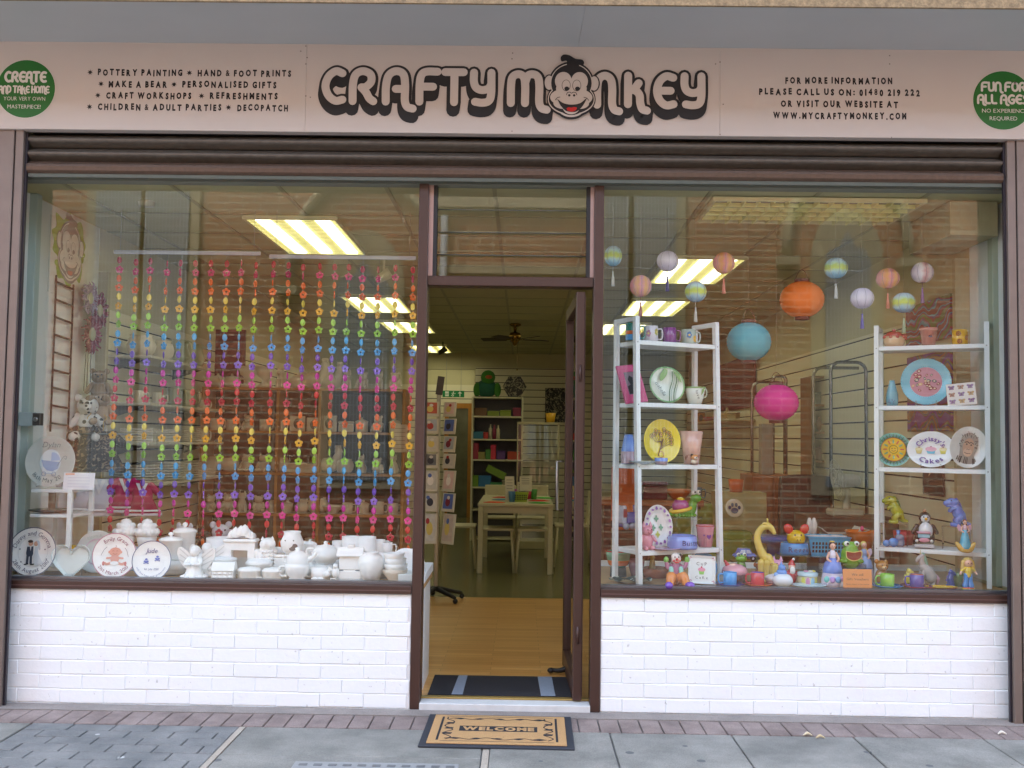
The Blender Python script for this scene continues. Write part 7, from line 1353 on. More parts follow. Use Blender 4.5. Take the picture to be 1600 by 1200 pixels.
for x in (-.04, .04): b = Mb(); b.M = Matrix.Translation((x, -.031, .015)) @ Matrix.Rotation(PI/2, 4, 'X'); b.lathe([(0, -.006), (.015, -.006), (.015, .006), (0, .006)], BLACK, 16); b.lathe([(.007, .0062), (0, .0068)], gl('#c9ccd2'), 10); b.build('wheel', t)
# pet bowl with pig bank on a riser
p = L(1241, .72); hR = zr(1241, 866, .72)-LZ; riser('clear acrylic riser under the blue lettered pet bowl', 1250, .72, LZ, .26, .16, hR)
t = put_t('dog_bowl', 'bright blue pet bowl lettered with a name under the yellow pig', 'pet bowl', (p.x, p.y, LZ+hR), 0); b = Mb(); b.lathe([(0, 0), (.082, 0), (.085, .01), (.078, .066), (.07, .07), (.066, .02), (0, .015)], gl('#2f86c4'), 36); b.build('bowl_body', t); b = Mb(); tot = -.62; GCH = glyphs('Reggie', 0)
for c in 'Reggie': b.M = Matrix.Rotation(tot+.12, 4, 'Z'); b.txt(c, 0, .034, .044, -.0835, ink('#1c2348')); tot += (GCH[c][0]+.14)*.044/.084
b.M = Matrix(); b.build('lettering', t)
t = put_t('pig_money_box', 'yellow pig money box with red ears above the blue pet bowl', 'money box', (p.x+.008, p.y-.01, LZ+hR+.05), 0); b = Mb(); YL = gl('#d9b414'); b.ell((0, 0, .045), (.055, .055, .05), YL); b.ell((0, -.05, .04), (.022, .014, .017), YL); b.build('pig_body', t)
for q in (-1, 1):
    b = Mb(); b.M = Matrix.Translation((q*.042, -.01, .09)) @ Matrix.Rotation(q*.5, 4, 'Y'); b.ell((0, 0, .012), (.027, .014, .032), gl('#c42a22')); b.build('ear', t)
b = Mb(); b.ell((-.008, -.064, .041), .0035, BLACK); b.ell((.008, -.064, .041), .0035, BLACK); b.ell((-.018, -.048, .068), .005, BLACK); b.ell((.018, -.048, .068), .005, BLACK); b.build('face', t)
p = L(1290, .8); basket('laundry_basket', 'turquoise perforated basket full of white cups in the right window', '#2b95bf', .25, .17, .115, (p.x, p.y, LZ+zr(1290, 868, .8)-LZ)); hB = zr(1290, 868, .8)-LZ
b = Mb(); b.box(-.14, .14, -.09, .09, hB-.005, hB-.001, ACRYL); b.box(-.14, -.136, -.09, .09, 0, hB-.0055, ACRYL); b.box(.136, .14, -.09, .09, 0, hB-.0055, ACRYL); put(b, 'acrylic_riser', 'clear acrylic riser carrying the turquoise basket', 'display stand', (p.x, p.y, LZ), 0, 'clear acrylic risers')
for i in range(7): b = Mb(); b.lathe([(0, 0), (.02, .0), (.026, .045), (.022, .045), (0, .02)], mat('#cfc9c6', rough=.5), 14); put(b, 'small_cup', f'small white cup in the turquoise basket, {ORD[i+1]} from the left', 'cup', (p.x-.096+.032*i, p.y-.02+.03*(i % 2), LZ+hB+.075), 0, 'white cups in the turquoise basket')
p = L(1340, .9); b = Mb(); b.lathe([(0, 0), (.055, 0), (.09, .145), (.096, .15), (.092, .154), (.084, .15), (.05, .01), (0, .01)], gl('#d9701c'), 30); put(b, 'orange_bucket', 'orange plastic bucket behind the orange notice', 'bucket', (at(1345, .9, LZ).x, .9, zr(1345, 866, .9)-.01)); b = Mb(); b.ell((0, 0, .0), (.012, .012, .016), gl('#d9407a')); q_ = at(1347, .88, zr(1347, 826, .88)); put(b, 'pink_ball', 'tiny pink ball on top of the orange bucket', 'ball', q_)
b = Mb(); b.box(-.12, .12, -.1, .1, 0, zr(1345, 866, .9)-.011-LZ, mat('#34302f', rough=.6)); put(b, 'dark_plinth', 'dark plinth block under the orange bucket', 'plinth', (at(1345, .9, LZ).x, .92, LZ))
p = at(1298, .98, LZ); t = put_t('cardboard_box', 'open white cardboard box behind the turquoise basket', 'box', (p.x+.06, 1.0, zr(1310, 866, 1.0)-.02), .1); b = Mb(); KB = mat('#b5aea2', rough=.8); h_ = .15; b.box(-.1, .1, -.07, .07, 0, h_, KB); b.box(-.02, .03, -.0712, -.0702, .02, h_, mat('#a07a55', rough=.8)); b.build('box_body', t)
for q, a in ((-1, .7), (1, -.9)): b = Mb(); b.M = Matrix.Translation((q*.1, 0, h_)) @ Matrix.Rotation(a, 4, 'Y'); b.box(-.05 if q < 0 else 0, 0 if q < 0 else .05, -.07, .07, 0, .003, KB); b.M = Matrix.Translation((q*.1, 0, h_)) @ Matrix.Rotation(-a*1.3, 4, 'Y'); b.box(-.001, .002, -.07, .07, 0, .07, KB); b.build('flap', t)
b = Mb(); b.box(-.12, .12, -.06, .055, 0, zr(1310, 866, 1.0)-.021-LZ, mat('#2b2a2c', rough=.6)); put(b, 'dark_plinth', 'dark plinth block under the open cardboard box', 'plinth', (p.x+.06, 1.0, LZ))
for px, lab in ((1265, 'white rolled paper standing beside the yellow pig'), (1272, 'white rolled paper standing nearer the turquoise basket')): b = Mb(); b.lathe([(0, 0), (.014, 0), (.02, .1), (.008, .14), (0, .142)], mat('#cdc8c0', rough=.7), 12); put(b, 'rolled_paper', lab, 'paper', (at(px, .95, LZ).x, .95, zr(px, 845, .95)), .2)
b = Mb(); b.box(-.05, .06, -.05, .05, 0, zr(1268, 845, .95)-LZ-.001, mat('#3a3330', rough=.6)); put(b, 'dark_plinth', 'dark plinth block under the rolled papers', 'plinth', (at(1268, .95, LZ).x, .96, LZ))
# blue stool behind the giraffe
p = at(1210, 1.25, 0); zt = zr(1210, 838, 1.25); b = Mb(); b.lathe([(0, zt), (.13, zt), (.135, zt-.012), (.125, zt-.03), (.05, zt-.05), (.04, .3), (.11, .06), (.13, .025), (0, .025)], mat('#22509a', rough=.4), 30); solo(b, 'blue_stool', 'dark blue round stool behind the giraffe', 'stool', (p.x, 1.25, 0))
p = L(1214, .42); t = put_t('cat_figurine', 'pink sitting cat figurine right of the giraffe', 'figurine', p, .1); PK2 = gl('#c98fae'); b = Mb(); b.limb([(0, .01, .02), (0, 0, .06), (0, -.005, .085)], [.034, .026, .018], PK2, 14); b.ell((0, -.012, .11), (.032, .026, .026), PK2)
for q in (-1, 1): b.lathe([(.013, 0), (0, .03)], PK2, 8, c=(q*.02, -.008, .128)); b.limb([(q*.014, -.02, .06), (q*.016, -.028, .01)], [.01, .012], PK2, 8)
b.limb([(.03, .02, .02), (.05, .01, .05), (.045, 0, .09)], [.01, .009, .007], PK2, 8); b.build('cat_body', t); b = Mb(); b.ell((0, -.036, .104), (.006, .004, .004), gl('#7d3a5a')); b.ell((-.012, -.034, .116), .004, BLACK); b.ell((.012, -.034, .116), .004, BLACK); b.build('face', t)
mini_cupcake('cupcake_box', 'small pink cupcake box with white icing beside the pink cat', 1207, .33, .62, '#c79aa8', '#dcd6d8', '#c9b2ba')
p = L(1223, .27); t = put_t('bird_figurine', 'blue and white round bird figurine in the front row', 'figurine', p); b = Mb(); b.ell((0, 0, .04), (.056, .048, .04), gl('#dfe4ea')); b.build('bird_body', t); b = Mb(); b.ell((-.005, .004, .082), (.03, .026, .022), gl('#5f8fd6')); b.ell((-.005, -.002, .108), (.02, .019, .019), gl('#5f8fd6')); b.lathe([(.008, 0), (0, .02)], gl('#5f8fd6'), 8, c=(-.008, .0, .124)); b.ell((-.03, .0, .07), (.02, .012, .014), gl('#7fa8e0')); b.build('head_and_wings', t)
p = L(1237, .4); t = put_t('santa_figurine', 'small red santa figurine behind the blue and white bird', 'figurine', p); b = Mb(); RD = gl('#b5262a'); b.ell((0, 0, .045), (.03, .026, .045), RD); b.limb([(-.024, 0, .065), (-.038, -.02, .05)], [.012, .01], RD, 8); b.limb([(.024, 0, .065), (.038, -.02, .05)], [.012, .01], RD, 8); b.ell((0, -.004, .098), (.02, .019, .02), gl('#dfb09a')); b.build('santa_body', t); b = Mb(); b.ell((0, -.02, .08), (.016, .008, .022), gl('#e6e4e0')); b.build('beard', t); b = Mb(); b.lathe([(.022, 0), (.012, .02), (0, .035)], RD, 12, c=(0, 0, .108)); b.ell((.01, 0, .14), .008, gl('#e6e4e0')); b.build('hat', t)
p = L(1262, .36); t = put_t('trinket_box', 'pastel yellow, pink and blue striped round box with a flowered lid', 'box', p); b = Mb(); b.lathe([(0, 0), (.05, 0), (.053, .006), (.053, .055), (0, .056)], gl('#d6cfa0'), 30); b.build('box_body', t); b = Mb(); b.lathe([(.056, .0565), (.057, .072), (.045, .078), (0, .08)], gl('#b9d0d6'), 30); b.build('lid', t); b = Mb()
for i, c in enumerate(('#d9d34f', '#cf8fb0', '#8fbfd6', '#d9d34f')): cyl_patch(b, .053, .05, -.75+.5*i, .029, .011, .024, ink(c), n=10)
for a, c in ((-.5, '#cf8fb0'), (.2, '#e0dcd0'), (.8, '#e0d060')): b.ell((.035*math.sin(a), -.03*math.cos(a), .083), (.014, .012, .006), gl(c))
b.build('painting', t)
p = L(1264, .26); b = Mb(); b.lathe([(0, 0), (.05, 0), (.092, .016), (.096, .02), (.09, .021), (.05, .008), (0, .008)], gl('#cfe0e4'), 36, sy=.7); b.lathe([(.0955, .0195), (.0965, .0212), (.0945, .0218)], gl('#6fa0c0'), 36, sy=.7); put(b, 'oval_dish', 'pale blue oval dish lying flat in front of the striped box', 'dish', p)
def doll(name, lab, px, Y, s, dresscol, top, hair, skirt=None, base=None, wings=None, z=None, long=True, rz=0):
    p = at(px, Y, LZ if z is None else z); t = put_t(name, lab, 'figurine', p, rz); SK = gl('#d9ab94'); D = gl(dresscol); TP = gl(top)
    b = Mb()
    if base: b.lathe([(0, 0), (.06*s, 0), (.066*s, .03*s), (.056*s, .085*s), (.0, .09*s)], gl(base), 24)
    zb = .08*s if base else 0
    b.lathe([(0, zb), (.054*s, zb), (.055*s, zb+.02*s), (.045*s, zb+.06*s), (.02*s, .165*s), (.017*s, .17*s), (0, .17*s)], D, 24); b.limb([(0, 0, .16*s), (0, 0, .185*s), (0, 0, .2*s)], [.016*s, .02*s, .016*s], TP, 12); b.limb([(0, 0, .2*s), (0, -.002*s, .222*s)], [.009*s, .008*s], SK, 8); b.ell((0, -.003*s, .236*s), (.017*s, .017*s, .02*s), SK)
    for q in (-1, 1): b.limb([(q*.02*s, 0, .196*s), (q*.032*s, -.008*s, .165*s), (q*.018*s, -.026*s, .15*s)], [.008*s, .007*s, .006*s], SK, 8)
    b.build('figure_body', t)
    b = Mb(); H_ = gl(hair); b.ell((0, .005*s, .243*s), (.02*s, .019*s, .02*s), H_)
    if long: b.limb([(0, .014*s, .24*s), (.012*s, .018*s, .2*s), (.03*s, .014*s, .15*s)], [.018*s, .016*s, .01*s], H_, 8)
    b.build('hair', t)
    b = Mb(); b.ell((-.006*s, -.019*s, .238*s), .0022*s, BLACK); b.ell((.006*s, -.019*s, .238*s), .0022*s, BLACK); b.ell((0, -.0195*s, .228*s), (.004*s, .0015*s, .0018*s), gl('#b0404a')); b.build('face', t)
    if wings: b = Mb(); [b.prism(crom2([(q*.01*s, .18*s), (q*.05*s, .215*s), (q*.06*s, .18*s), (q*.035*s, .15*s), (q*.01*s, .165*s)], 3), .02*s, .024*s, gl(wings)) for q in (-1, 1)]; b.build('wings', t)
    return t
t = doll('princess_figurine', 'dark haired princess figurine in a blue dress on a floral base', 1301, .3, .96, '#6680c9', '#d8d4e0', '#3a2620', base='#c9bccb', long=False); b = Mb(); b.tube([(.012*math.cos(a), .004+.012*math.sin(a), .252) for a in [2*PI*i/10 for i in range(10)]], .0025, gl('#d9c25a'), 5, closed=True); b.build('tiara', t); b = Mb()
for i, c in enumerate(('#6fc4c0', '#b58fd0', '#7fb0e0', '#d9a0c4')): b.ell((.062*math.sin(-.8+.5*i), -.062*math.cos(-.8+.5*i), .05), (.016, .01, .018), gl(c))
b.build('floral_relief', t); b = Mb(); b.ell((.04, -.04, .025), (.024, .022, .024), gl('#dcd6dc')); b.ell((.04, -.062, .03), .003, BLACK); b.build('rabbit', t)
# frog with open red mouth
p = L(1329, .5); hR = zr(1329, 880, .5)-LZ; riser('clear acrylic riser under the open mouthed frog', 1329, .5, LZ, .15, .1, hR); b = Mb(); b.rbox(-.07, .07, -.045, .045, 0, .02, mat('#332724', rough=.5), .002); put(b, 'dark_tray', 'dark tray with small white beads under the clear frog riser', 'tray', (p.x-.0, .5, LZ), 0)
t = put_t('frog_holder', 'green frog scrubber holder with a wide open red mouth', 'figurine', (p.x, p.y, LZ+hR), .0); FG = gl('#5fa52a'); b = Mb(); b.limb([(0, .0, .02), (0, .0, .06), (0, -.004, .085)], [.055, .052, .04], FG, 18)
for q in (-1, 1): b.ell((q*.045, -.02, .014), (.024, .03, .014), FG); b.ell((q*.028, -.012, .108), (.02, .018, .02), FG)
b.build('frog_body', t); b = Mb(); b.poly(crom2([(-.046, .075), (0, .07), (.046, .075), (.04, .035), (0, .018), (-.04, .035), (-.046, .075)], 5), -.0595, gl('#d8cf7a')); b.poly(crom2([(-.041, .071), (0, .066), (.041, .071), (.036, .037), (0, .023), (-.036, .037), (-.041, .071)], 5), -.0605, gl('#7d1a1c')); b.build('mouth', t); b = Mb()
for q in (-1, 1): b.ell((q*.028, -.022, .112), .0155, gl('#e9ebe6')); b.ell((q*.026, -.036, .113), .007, BLACK)
b.build('eyes', t)
doll('mermaid_figurine', 'long blonde haired fairy figurine in blue beside the right ladder post', 1350, .56, .88, '#7f9fd0', '#7f9fd0', '#cdb85a', base='#b9a5b5', wings='#b9b0cc', z=LZ+.0)
# orange gift voucher notice
p = L(1339, .215); t = T('notice_card', 'orange notice about gift vouchers standing against the right window', 'notice', (p.x, .2, LZ+.003), 0); b = Mb(); w_ = .078; b.M = Matrix.Rotation(-.1, 4, 'X'); b.rbox(-w_, w_, -.001, .001, 0, .112, mat('#d98c4a', rough=.7, var=.03), .0005); b.build('card', t); b = Mb(); b.M = Matrix.Rotation(-.1, 4, 'X')
CI = ink('#5c3a22'); b.txt('We sell', 0, .083, .018, -.0022, CI, width=.062); b.txt('Gift Vouchers', 0, .059, .018, -.0022, CI, width=.118); b.txt('Please enquire at the counter', 0, .032, .009, -.0022, CI, width=.124); b.build('lettering', t)
p = L(1377, .45); t = put_t('bear_figurine', 'honey brown bear figurine behind the lime green coffee cup', 'figurine', p, .3); b = Mb(); HB = gl('#a9783a'); b.ell((0, 0, .045), (.035, .032, .046), HB); b.ell((0, -.008, .105), (.036, .032, .032), HB); b.ell((-.006, -.036, .098), (.016, .012, .012), gl('#d6b27a')); b.ell((.03, 0, .125), (.014, .01, .014), HB); b.ell((-.03, 0, .13), (.014, .01, .014), HB); b.build('bear_body', t); b = Mb(); b.ell((-.006, -.047, .1), .004, BLACK); b.ell((-.018, -.036, .113), .0035, BLACK); b.ell((.008, -.038, .113), .0035, BLACK); b.build('face', t)
def seahorse(name, lab, px, Y, s, col, spikes): 
    p = L(px, Y); t = put_t(name, lab, 'figurine', p, 0); c = gl(col); b = Mb(); b.limb([(.0, .0, .012*s), (-.004*s, 0, .05*s), (.004*s, 0, .085*s)], [.024*s, .022*s, .015*s], c, 12); b.limb([(.002*s, 0, .095*s), (.022*s, -.004, .085*s)], [.017*s, .011*s], c, 10); b.limb([(-.01*s, 0, .01*s), (-.03*s, 0, .012*s)], [.012*s, .005*s], c, 8); b.build('creature_body', t); b = Mb()
    for i in range(4): b.lathe([(.006*s, 0), (0, .016*s)], gl(spikes), 6, c=(-.012*s-.006*s*i*(i > 1)+.008*s*(i == 0), 0, (.105-.022*i)*s))
    b.build('spikes', t); b = Mb(); b.ell((.01*s, -.014*s, .098*s), .0035*s, BLACK); b.build('eye', t)
seahorse('dragon_figurine', 'small yellow dragon figurine between the lime and purple coffee cups', 1420, .4, .88, '#c9b52a', '#d9c95a'); seahorse('dragon_figurine', 'small dark blue dragon figurine left of the doll in blue trousers', 1486, .4, .85, '#2f3a8a', '#6a4ab0')
p = L(1446, .42); t = put_t('unicorn_figurine', 'grey white rearing unicorn figurine with pastel mane behind the yellow sun plate', 'figurine', p, 0); UW = gl('#a9a3a0'); b = Mb(); b.limb([(.03, 0, .05), (.01, 0, .085), (-.012, 0, .105)], [.034, .032, .024], UW, 12); b.limb([(-.008, 0, .1), (-.022, 0, .135), (-.02, 0, .16)], [.022, .016, .015], UW, 10); b.limb([(-.018, 0, .165), (-.04, 0, .15), (-.048, 0, .138)], [.015, .012, .009], UW, 10)
for x0, y in ((.036, -.012), (.036, .012)): b.limb([(x0, y, .05), (x0+.008, y, .026), (x0-.002, y, .004)], [.014, .008, .008], UW, 8)
b.limb([(-.012, -.012, .085), (-.022, -.016, .04), (-.012, -.016, .006)], [.012, .008, .008], UW, 8); b.limb([(-.014, .012, .085), (-.03, .014, .05), (-.028, .014, .01)], [.012, .008, .008], UW, 8); b.build('unicorn_body', t); b = Mb(); b.limb([(-.012, 0, .178), (-.002, 0, .15), (.01, 0, .115)], [.008, .012, .008], gl('#7fae9a'), 8); b.limb([(.058, 0, .06), (.07, 0, .04), (.066, 0, .012)], [.008, .011, .005], gl('#c99aac'), 8); b.build('mane_and_tail', t); b = Mb(); b.lathe([(.005, 0), (0, .034)], gl('#c9b98a'), 8, c=(-.026, 0, .172)); b.build('horn', t)
p = L(1470, .27); b = Mb(); n = 48; P0 = [(1.0+(.14 if i % 4 < 2 else -.06)) for i in range(n)]; rows = []
for r_, zf in ((0, .006), (.6, .006), (1, .02)): rows += [(.082*r_*(P0[i] if r_ == 1 else 1)*math.cos(2*PI*i/n), .05*r_*(P0[i] if r_ == 1 else 1)*math.sin(2*PI*i/n), zf) for i in range(n)]
fs = [(r_*n+i, r_*n+(i+1) % n, (r_+1)*n+(i+1) % n, (r_+1)*n+i) for r_ in range(2) for i in range(n)]; b.add(rows, fs, gl('#d9a90f'), True); b.add([(x, y, z-.006) for x, y, z in rows], [f[::-1] for f in fs], gl('#c9501f'), True); b.ell((0, 0, .008), (.045, .027, .009), gl('#dcc02a')); put(b, 'sun_dish', 'yellow and orange sun shaped dish lying at the right of the ledge', 'dish', p)
p = L(1497, .42); b = Mb(); b.lathe([(0, 0), (.02, 0), (.026, .05), (.03, .075), (.026, .075), (.018, .01), (0, .008)], gl('#5f7a2a'), 18); put(b, 'vase', 'small olive green vase beside the doll in blue trousers', 'vase', p)
p = L(1513, .27); t = put_t('doll_figurine', 'blonde doll figurine in yellow top and blue flared trousers on a rainbow base', 'figurine', p); b = Mb(); SK = gl('#dcae96')
b.limb([(0, 0, .085), (0, 0, .11), (0, 0, .128)], [.018, .02, .014], gl('#d9b91c'), 12)
for q in (-1, 1): b.limb([(q*.009, 0, .085), (q*.012, 0, .05), (q*.015, 0, .026)], [.014, .012, .017], gl('#3f86d0'), 10); b.limb([(q*.018, 0, .122), (q*.034, 0, .108)], [.01, .009], gl('#d9b91c'), 8); b.limb([(q*.034, 0, .106), (q*.044, -.004, .09)], [.007, .006], SK, 8)
b.ell((0, -.002, .148), (.024, .021, .023), SK); b.build('doll_body', t); b = Mb(); b.ell((0, .006, .156), (.028, .023, .024), gl('#cdaa5a')); b.limb([(-.024, .004, .155), (-.03, .004, .12), (-.026, .004, .1)], [.012, .011, .007], gl('#cdaa5a'), 8); b.limb([(.024, .004, .155), (.03, .004, .12), (.026, .004, .1)], [.012, .011, .007], gl('#cdaa5a'), 8); b.build('hair', t); b = Mb()
for i, c in enumerate(('#3f9a3a', '#d9c92a', '#c9402a')): b.lathe([(.036-.003*i, .006*i), (.036-.003*i, .006*i+.006), (0, .006*i+.006)], gl(c), 20)
b.build('rainbow_base', t); b = Mb(); b.ell((-.008, -.022, .15), .003, BLACK); b.ell((.008, -.022, .15), .003, BLACK); b.build('face', t)
# ================================================================ right ladder unit
p = onp(U2, 0, 1397, .1); t = put_t('sugar_pot', 'cream pot with a coral lid and drips on the top right shelf', 'pot', p, 0, GO); b = Mb(); b.lathe([(0, 0), (.05, 0), (.06, .02), (.06, .045), (.05, .062), (0, .062)], gl('#cfb089'), 28); b.build('pot_body', t); b = Mb(); b.lathe([(.052, .06), (.054, .066), (.035, .085), (.01, .088), (.009, .094), (.013, .1), (0, .105)], gl('#b5483c'), 28)
for i in range(8): b.ell((.056*math.sin(.8*i), -.056*math.cos(.8*i), .056), (.012, .008, .012), gl('#b5483c'), n=8, k=5)
handle(b, .054, .045, .07, .018, .006, gl('#b5483c'), 1); b.build('lid', t)
p = onp(U2, 0, 1451, .1); b = Mb(); b.lathe([(0, 0), (.036, 0), (.046, .085), (.052, .088), (.053, .102), (.047, .102), (.034, .012), (0, .01)], gl('#c07f74'), 28); b.poly([(-.02, .05), (-.012, .058), (-.006, .05), (0, .06), (.004, .05), (.008, .046), (-.014, .042)], -.0445, ink('#3a2a55')); put(b, 'flower_pot', 'salmon pink plant pot with a small purple mark on the top right shelf', 'pot', p, 0, GO)
def d_sunmug(b, r, h):
    for a, z in ((-.65, .72), (.45, .45), (-.5, .2), (1.1, .7)):
        for k in range(8): q = 2*PI*k/8; cyl_patch(b, r, h, a+.24*math.cos(q), h*z+.011*math.sin(q), .0045, .0045, ink('#7d3c14'), e=.001+.0001*k, n=6)
        cyl_patch(b, r, h, a, h*z, .005, .005, ink('#7d3c14'), e=.001, n=8)
mugp(U2, 0, 1500, .043, .088, gl('#cfa21a'), 'yellow mug with brown sun flowers on the top right shelf', d_sunmug, side=False, rz=.3)
p = onp(U2, 1, 1394, .1); b = Mb(); b.lathe([(0, 0), (.03, 0), (.036, .03), (.033, .07), (.018, .13), (.015, .15), (.012, .15), (.02, .06), (0, .02)], gl('#5fa5b5'), 24)
for k in range(14): cyl_patch(b, .0355, .1, rnd.uniform(-1, 1), rnd.uniform(.01, .05), .003, .003, ink('#3a5f86'), e=.0015, n=6)
put(b, 'vase', 'pale turquoise bottle vase on the right unit', 'vase', p, 0, GO)
def d_paisley(b, R):
    b.disc(0, 0, R*.64, R*.64, -R*.012, ink('#b97f8c'), 40); r4 = random.Random(11)
    for i in range(22):
        a, d = r4.uniform(0, 2*PI), R*.55*math.sqrt(r4.random()); x, z = d*math.cos(a), d*math.sin(a); s_ = R*r4.uniform(.06, .11); b.disc(x, z, s_, s_*.7, -R*.02-.00015*i, ink(r4.choice(['#7d2c35', '#2f4a52', '#c9a06a', '#8a3a3a', '#3f5f5a'])), 12, r4.uniform(0, 3)); b.disc(x, z, s_*.5, s_*.35, -R*.02-.00015*i-.0001, ink('#d6bfa5'), 10)
    for i in range(48): a = 2*PI*i/48; b.disc(.68*R*math.cos(a), .68*R*math.sin(a), R*.012, R*.012, -R*.04, ink('#2f5f70'), 6); b.disc(.97*R*math.cos(a), .97*R*math.sin(a), R*.014, R*.014, -R*.125, ink('#2f4f60'), 6)
plate_on(U2, 1, 1447, .138, 'turquoise rimmed round plate with a red floral centre', d_paisley, gl('#5fb0c2'), tilt=-.14, off=.13, rz=.1, stand=True)
p = onp(U2, 1, 1504, .09); t = T('butterfly_tile', 'pale tile with butterflies leaning on the right unit', 'tile', p+Vector((0, 0, .002)), 0, GO, rot=(-.25, -.1, U2['ang'])); b = Mb(); w_ = .078; h_ = .135; b.rbox(-w_, w_, 0, .01, 0, h_, gl('#cbbfae'), .002); b.build('tile_body', t); b = Mb(); r5 = random.Random(2)
for i in range(9):
    x, z = (-.05+.05*(i % 3)), .025+.042*(i//3); c = ink(['#8a6a8f', '#b08a5a', '#7d5f86', '#a0735f'][i % 4])
    for q in (-1, 1): b.disc(x+q*.009, z+.006, .01, .007, -.0008-.0001*(q > 0), c, 10, q*.5); b.disc(x+q*.007, z-.006, .007, .005, -.001-.0001*(q > 0), c, 10, -q*.5)
    b.rib([(x, z-.01), (x, z+.01)], .0025, -.0014, ink('#4a3a3a'))
b.build('painting', t)
def d_sun(b, R):
    for i in range(28): a = 2*PI*i/28; da = PI/28; b.poly([(R*.72*math.cos(a-da), R*.72*math.sin(a-da)), (R*.97*math.cos(a), R*.97*math.sin(a)), (R*.72*math.cos(a+da), R*.72*math.sin(a+da))], -R*.12-.0001*(i % 2), ink('#2a7a5f')); b.disc(R*.85*math.cos(a+da), R*.85*math.sin(a+da), R*.03, R*.03, -R*.125, ink('#2a5a9a'), 8)
    b.disc(0, 0, R*.72, R*.72, -R*.122, ink('#9c2c1a'), 40); b.disc(0, 0, R*.68, R*.68, -R*.127, ink('#dcae10'), 40); b.rib(circ(0, 0, R*.24, 20), R*.03, -R*.131, ink('#5f6a1a'), caps=False, sub=1)
    for i in range(12): a = 2*PI*i/12; b.disc(R*.47*math.cos(a), R*.47*math.sin(a), R*.13, R*.05, -R*.13, ink(['#c2541c', '#6fa57d'][i % 2]), 12, a)
    b.disc(-.08*R, .06*R, .025*R, .03*R, -R*.131, BLACK, 8); b.disc(.08*R, .06*R, .025*R, .03*R, -R*.131, BLACK, 8); b.rib([(-.11*R, -.05*R), (0, -.11*R), (.11*R, -.05*R)], R*.025, -R*.131, ink('#5f4a1a'))
plate_on(U2, 2, 1396, .1, 'round plate with a smiling sun and green zigzag rim', d_sun, gl('#6fb8a8'), tilt=-.16, off=.13, rz=.2)
def d_chrissy(b, R):
    b.arctxt("Chrissy's", R*.58, R*.36, -R*.125, INKP, mid=PI/2, rx=1.0, rz=1, bold=.02); b.arctxt('Cakes', R*.66, R*.36, -R*.125, INKP, mid=-PI/2, bot=True, bold=.02)
    for x, c, t_ in ((-.5, '#cfc07a', '#d9cfa0'), (0, '#5fb8d0', '#d9a5b5'), (.5, '#c9c25a', '#d9cfa0')): s_ = .2 if x == 0 else .14; b.poly([((x-s_)*R, -.02*R), ((x+s_)*R, -.02*R), ((x+s_*.7)*R, -.24*R), ((x-s_*.7)*R, -.24*R)], -R*.03, ink(c)); b.disc(x*R, .02*R, s_*1.2*R, s_*.65*R, -R*.034, ink(t_), 16); b.disc(x*R, .02*R+s_*.7*R, .03*R, .03*R, -R*.038, ink('#8a2a4a'), 8)
plate_on(U2, 2, 1455, .108, 'oval white plate with purple lettering and three cupcakes', d_chrissy, gl('#dde2e2'), sx=1.2, sz=.97, tilt=-.14, off=.1, stand=True)
def d_ape(b, R):
    DK_ = ink('#2a2622'); k = -R*.06; SKN = ink('#b08d74'); r6 = random.Random(4)
    b.poly(crom2([(-.45*R, .1*R), (-.4*R, .5*R), (0, .72*R), (.42*R, .5*R), (.46*R, .0), (.36*R, -.35*R), (.55*R, -.6*R), (.2*R, -.8*R), (-.5*R, -.78*R), (-.4*R, -.5*R), (-.42*R, -.2*R), (-.45*R, .1*R)], 4), k, ink('#8d867c'))
    for i in range(40): a = r6.uniform(-.3, PI+.3); r_ = R*r6.uniform(.4, .62); x, z = r_*.8*math.cos(a), .08*R+r_*math.sin(a); b.rib([(x, z), (x*1.14+R*r6.uniform(-.04, .04), z*1.1+R*.02)], R*.025, k-.0004-.00002*i, DK_)
    for i in range(18): x = R*r6.uniform(-.5, .5); b.rib([(x, -.5*R), (x*1.2, -.8*R)], R*.035, k-.0014-.00002*i, DK_)
    b.disc(0, .0, .3*R, .44*R, k-.002, SKN, 24); b.disc(0, -.25*R, .24*R, .2*R, k-.0023, ink('#c0a088'), 20); b.rib([(-.24*R, .2*R), (-.1*R, .25*R), (0, .2*R), (.1*R, .25*R), (.24*R, .2*R)], R*.045, k-.0026, DK_)
    for q in (-1, 1): b.disc(q*.12*R, .13*R, .05*R, .04*R, k-.0028, DK_, 10); b.disc(q*.05*R, -.1*R, .03*R, .025*R, k-.0028, DK_, 8)
    b.rib([(-.16*R, -.28*R), (0, -.31*R), (.16*R, -.28*R)], R*.025, k-.0029, DK_)
plate_on(U2, 2, 1513, .12, 'oval cream plate with an ink drawn ape portrait', d_ape, gl('#d2d0c8'), sx=.82, sz=1, tilt=-.16, roll=.22, rz=.2, off=.08)
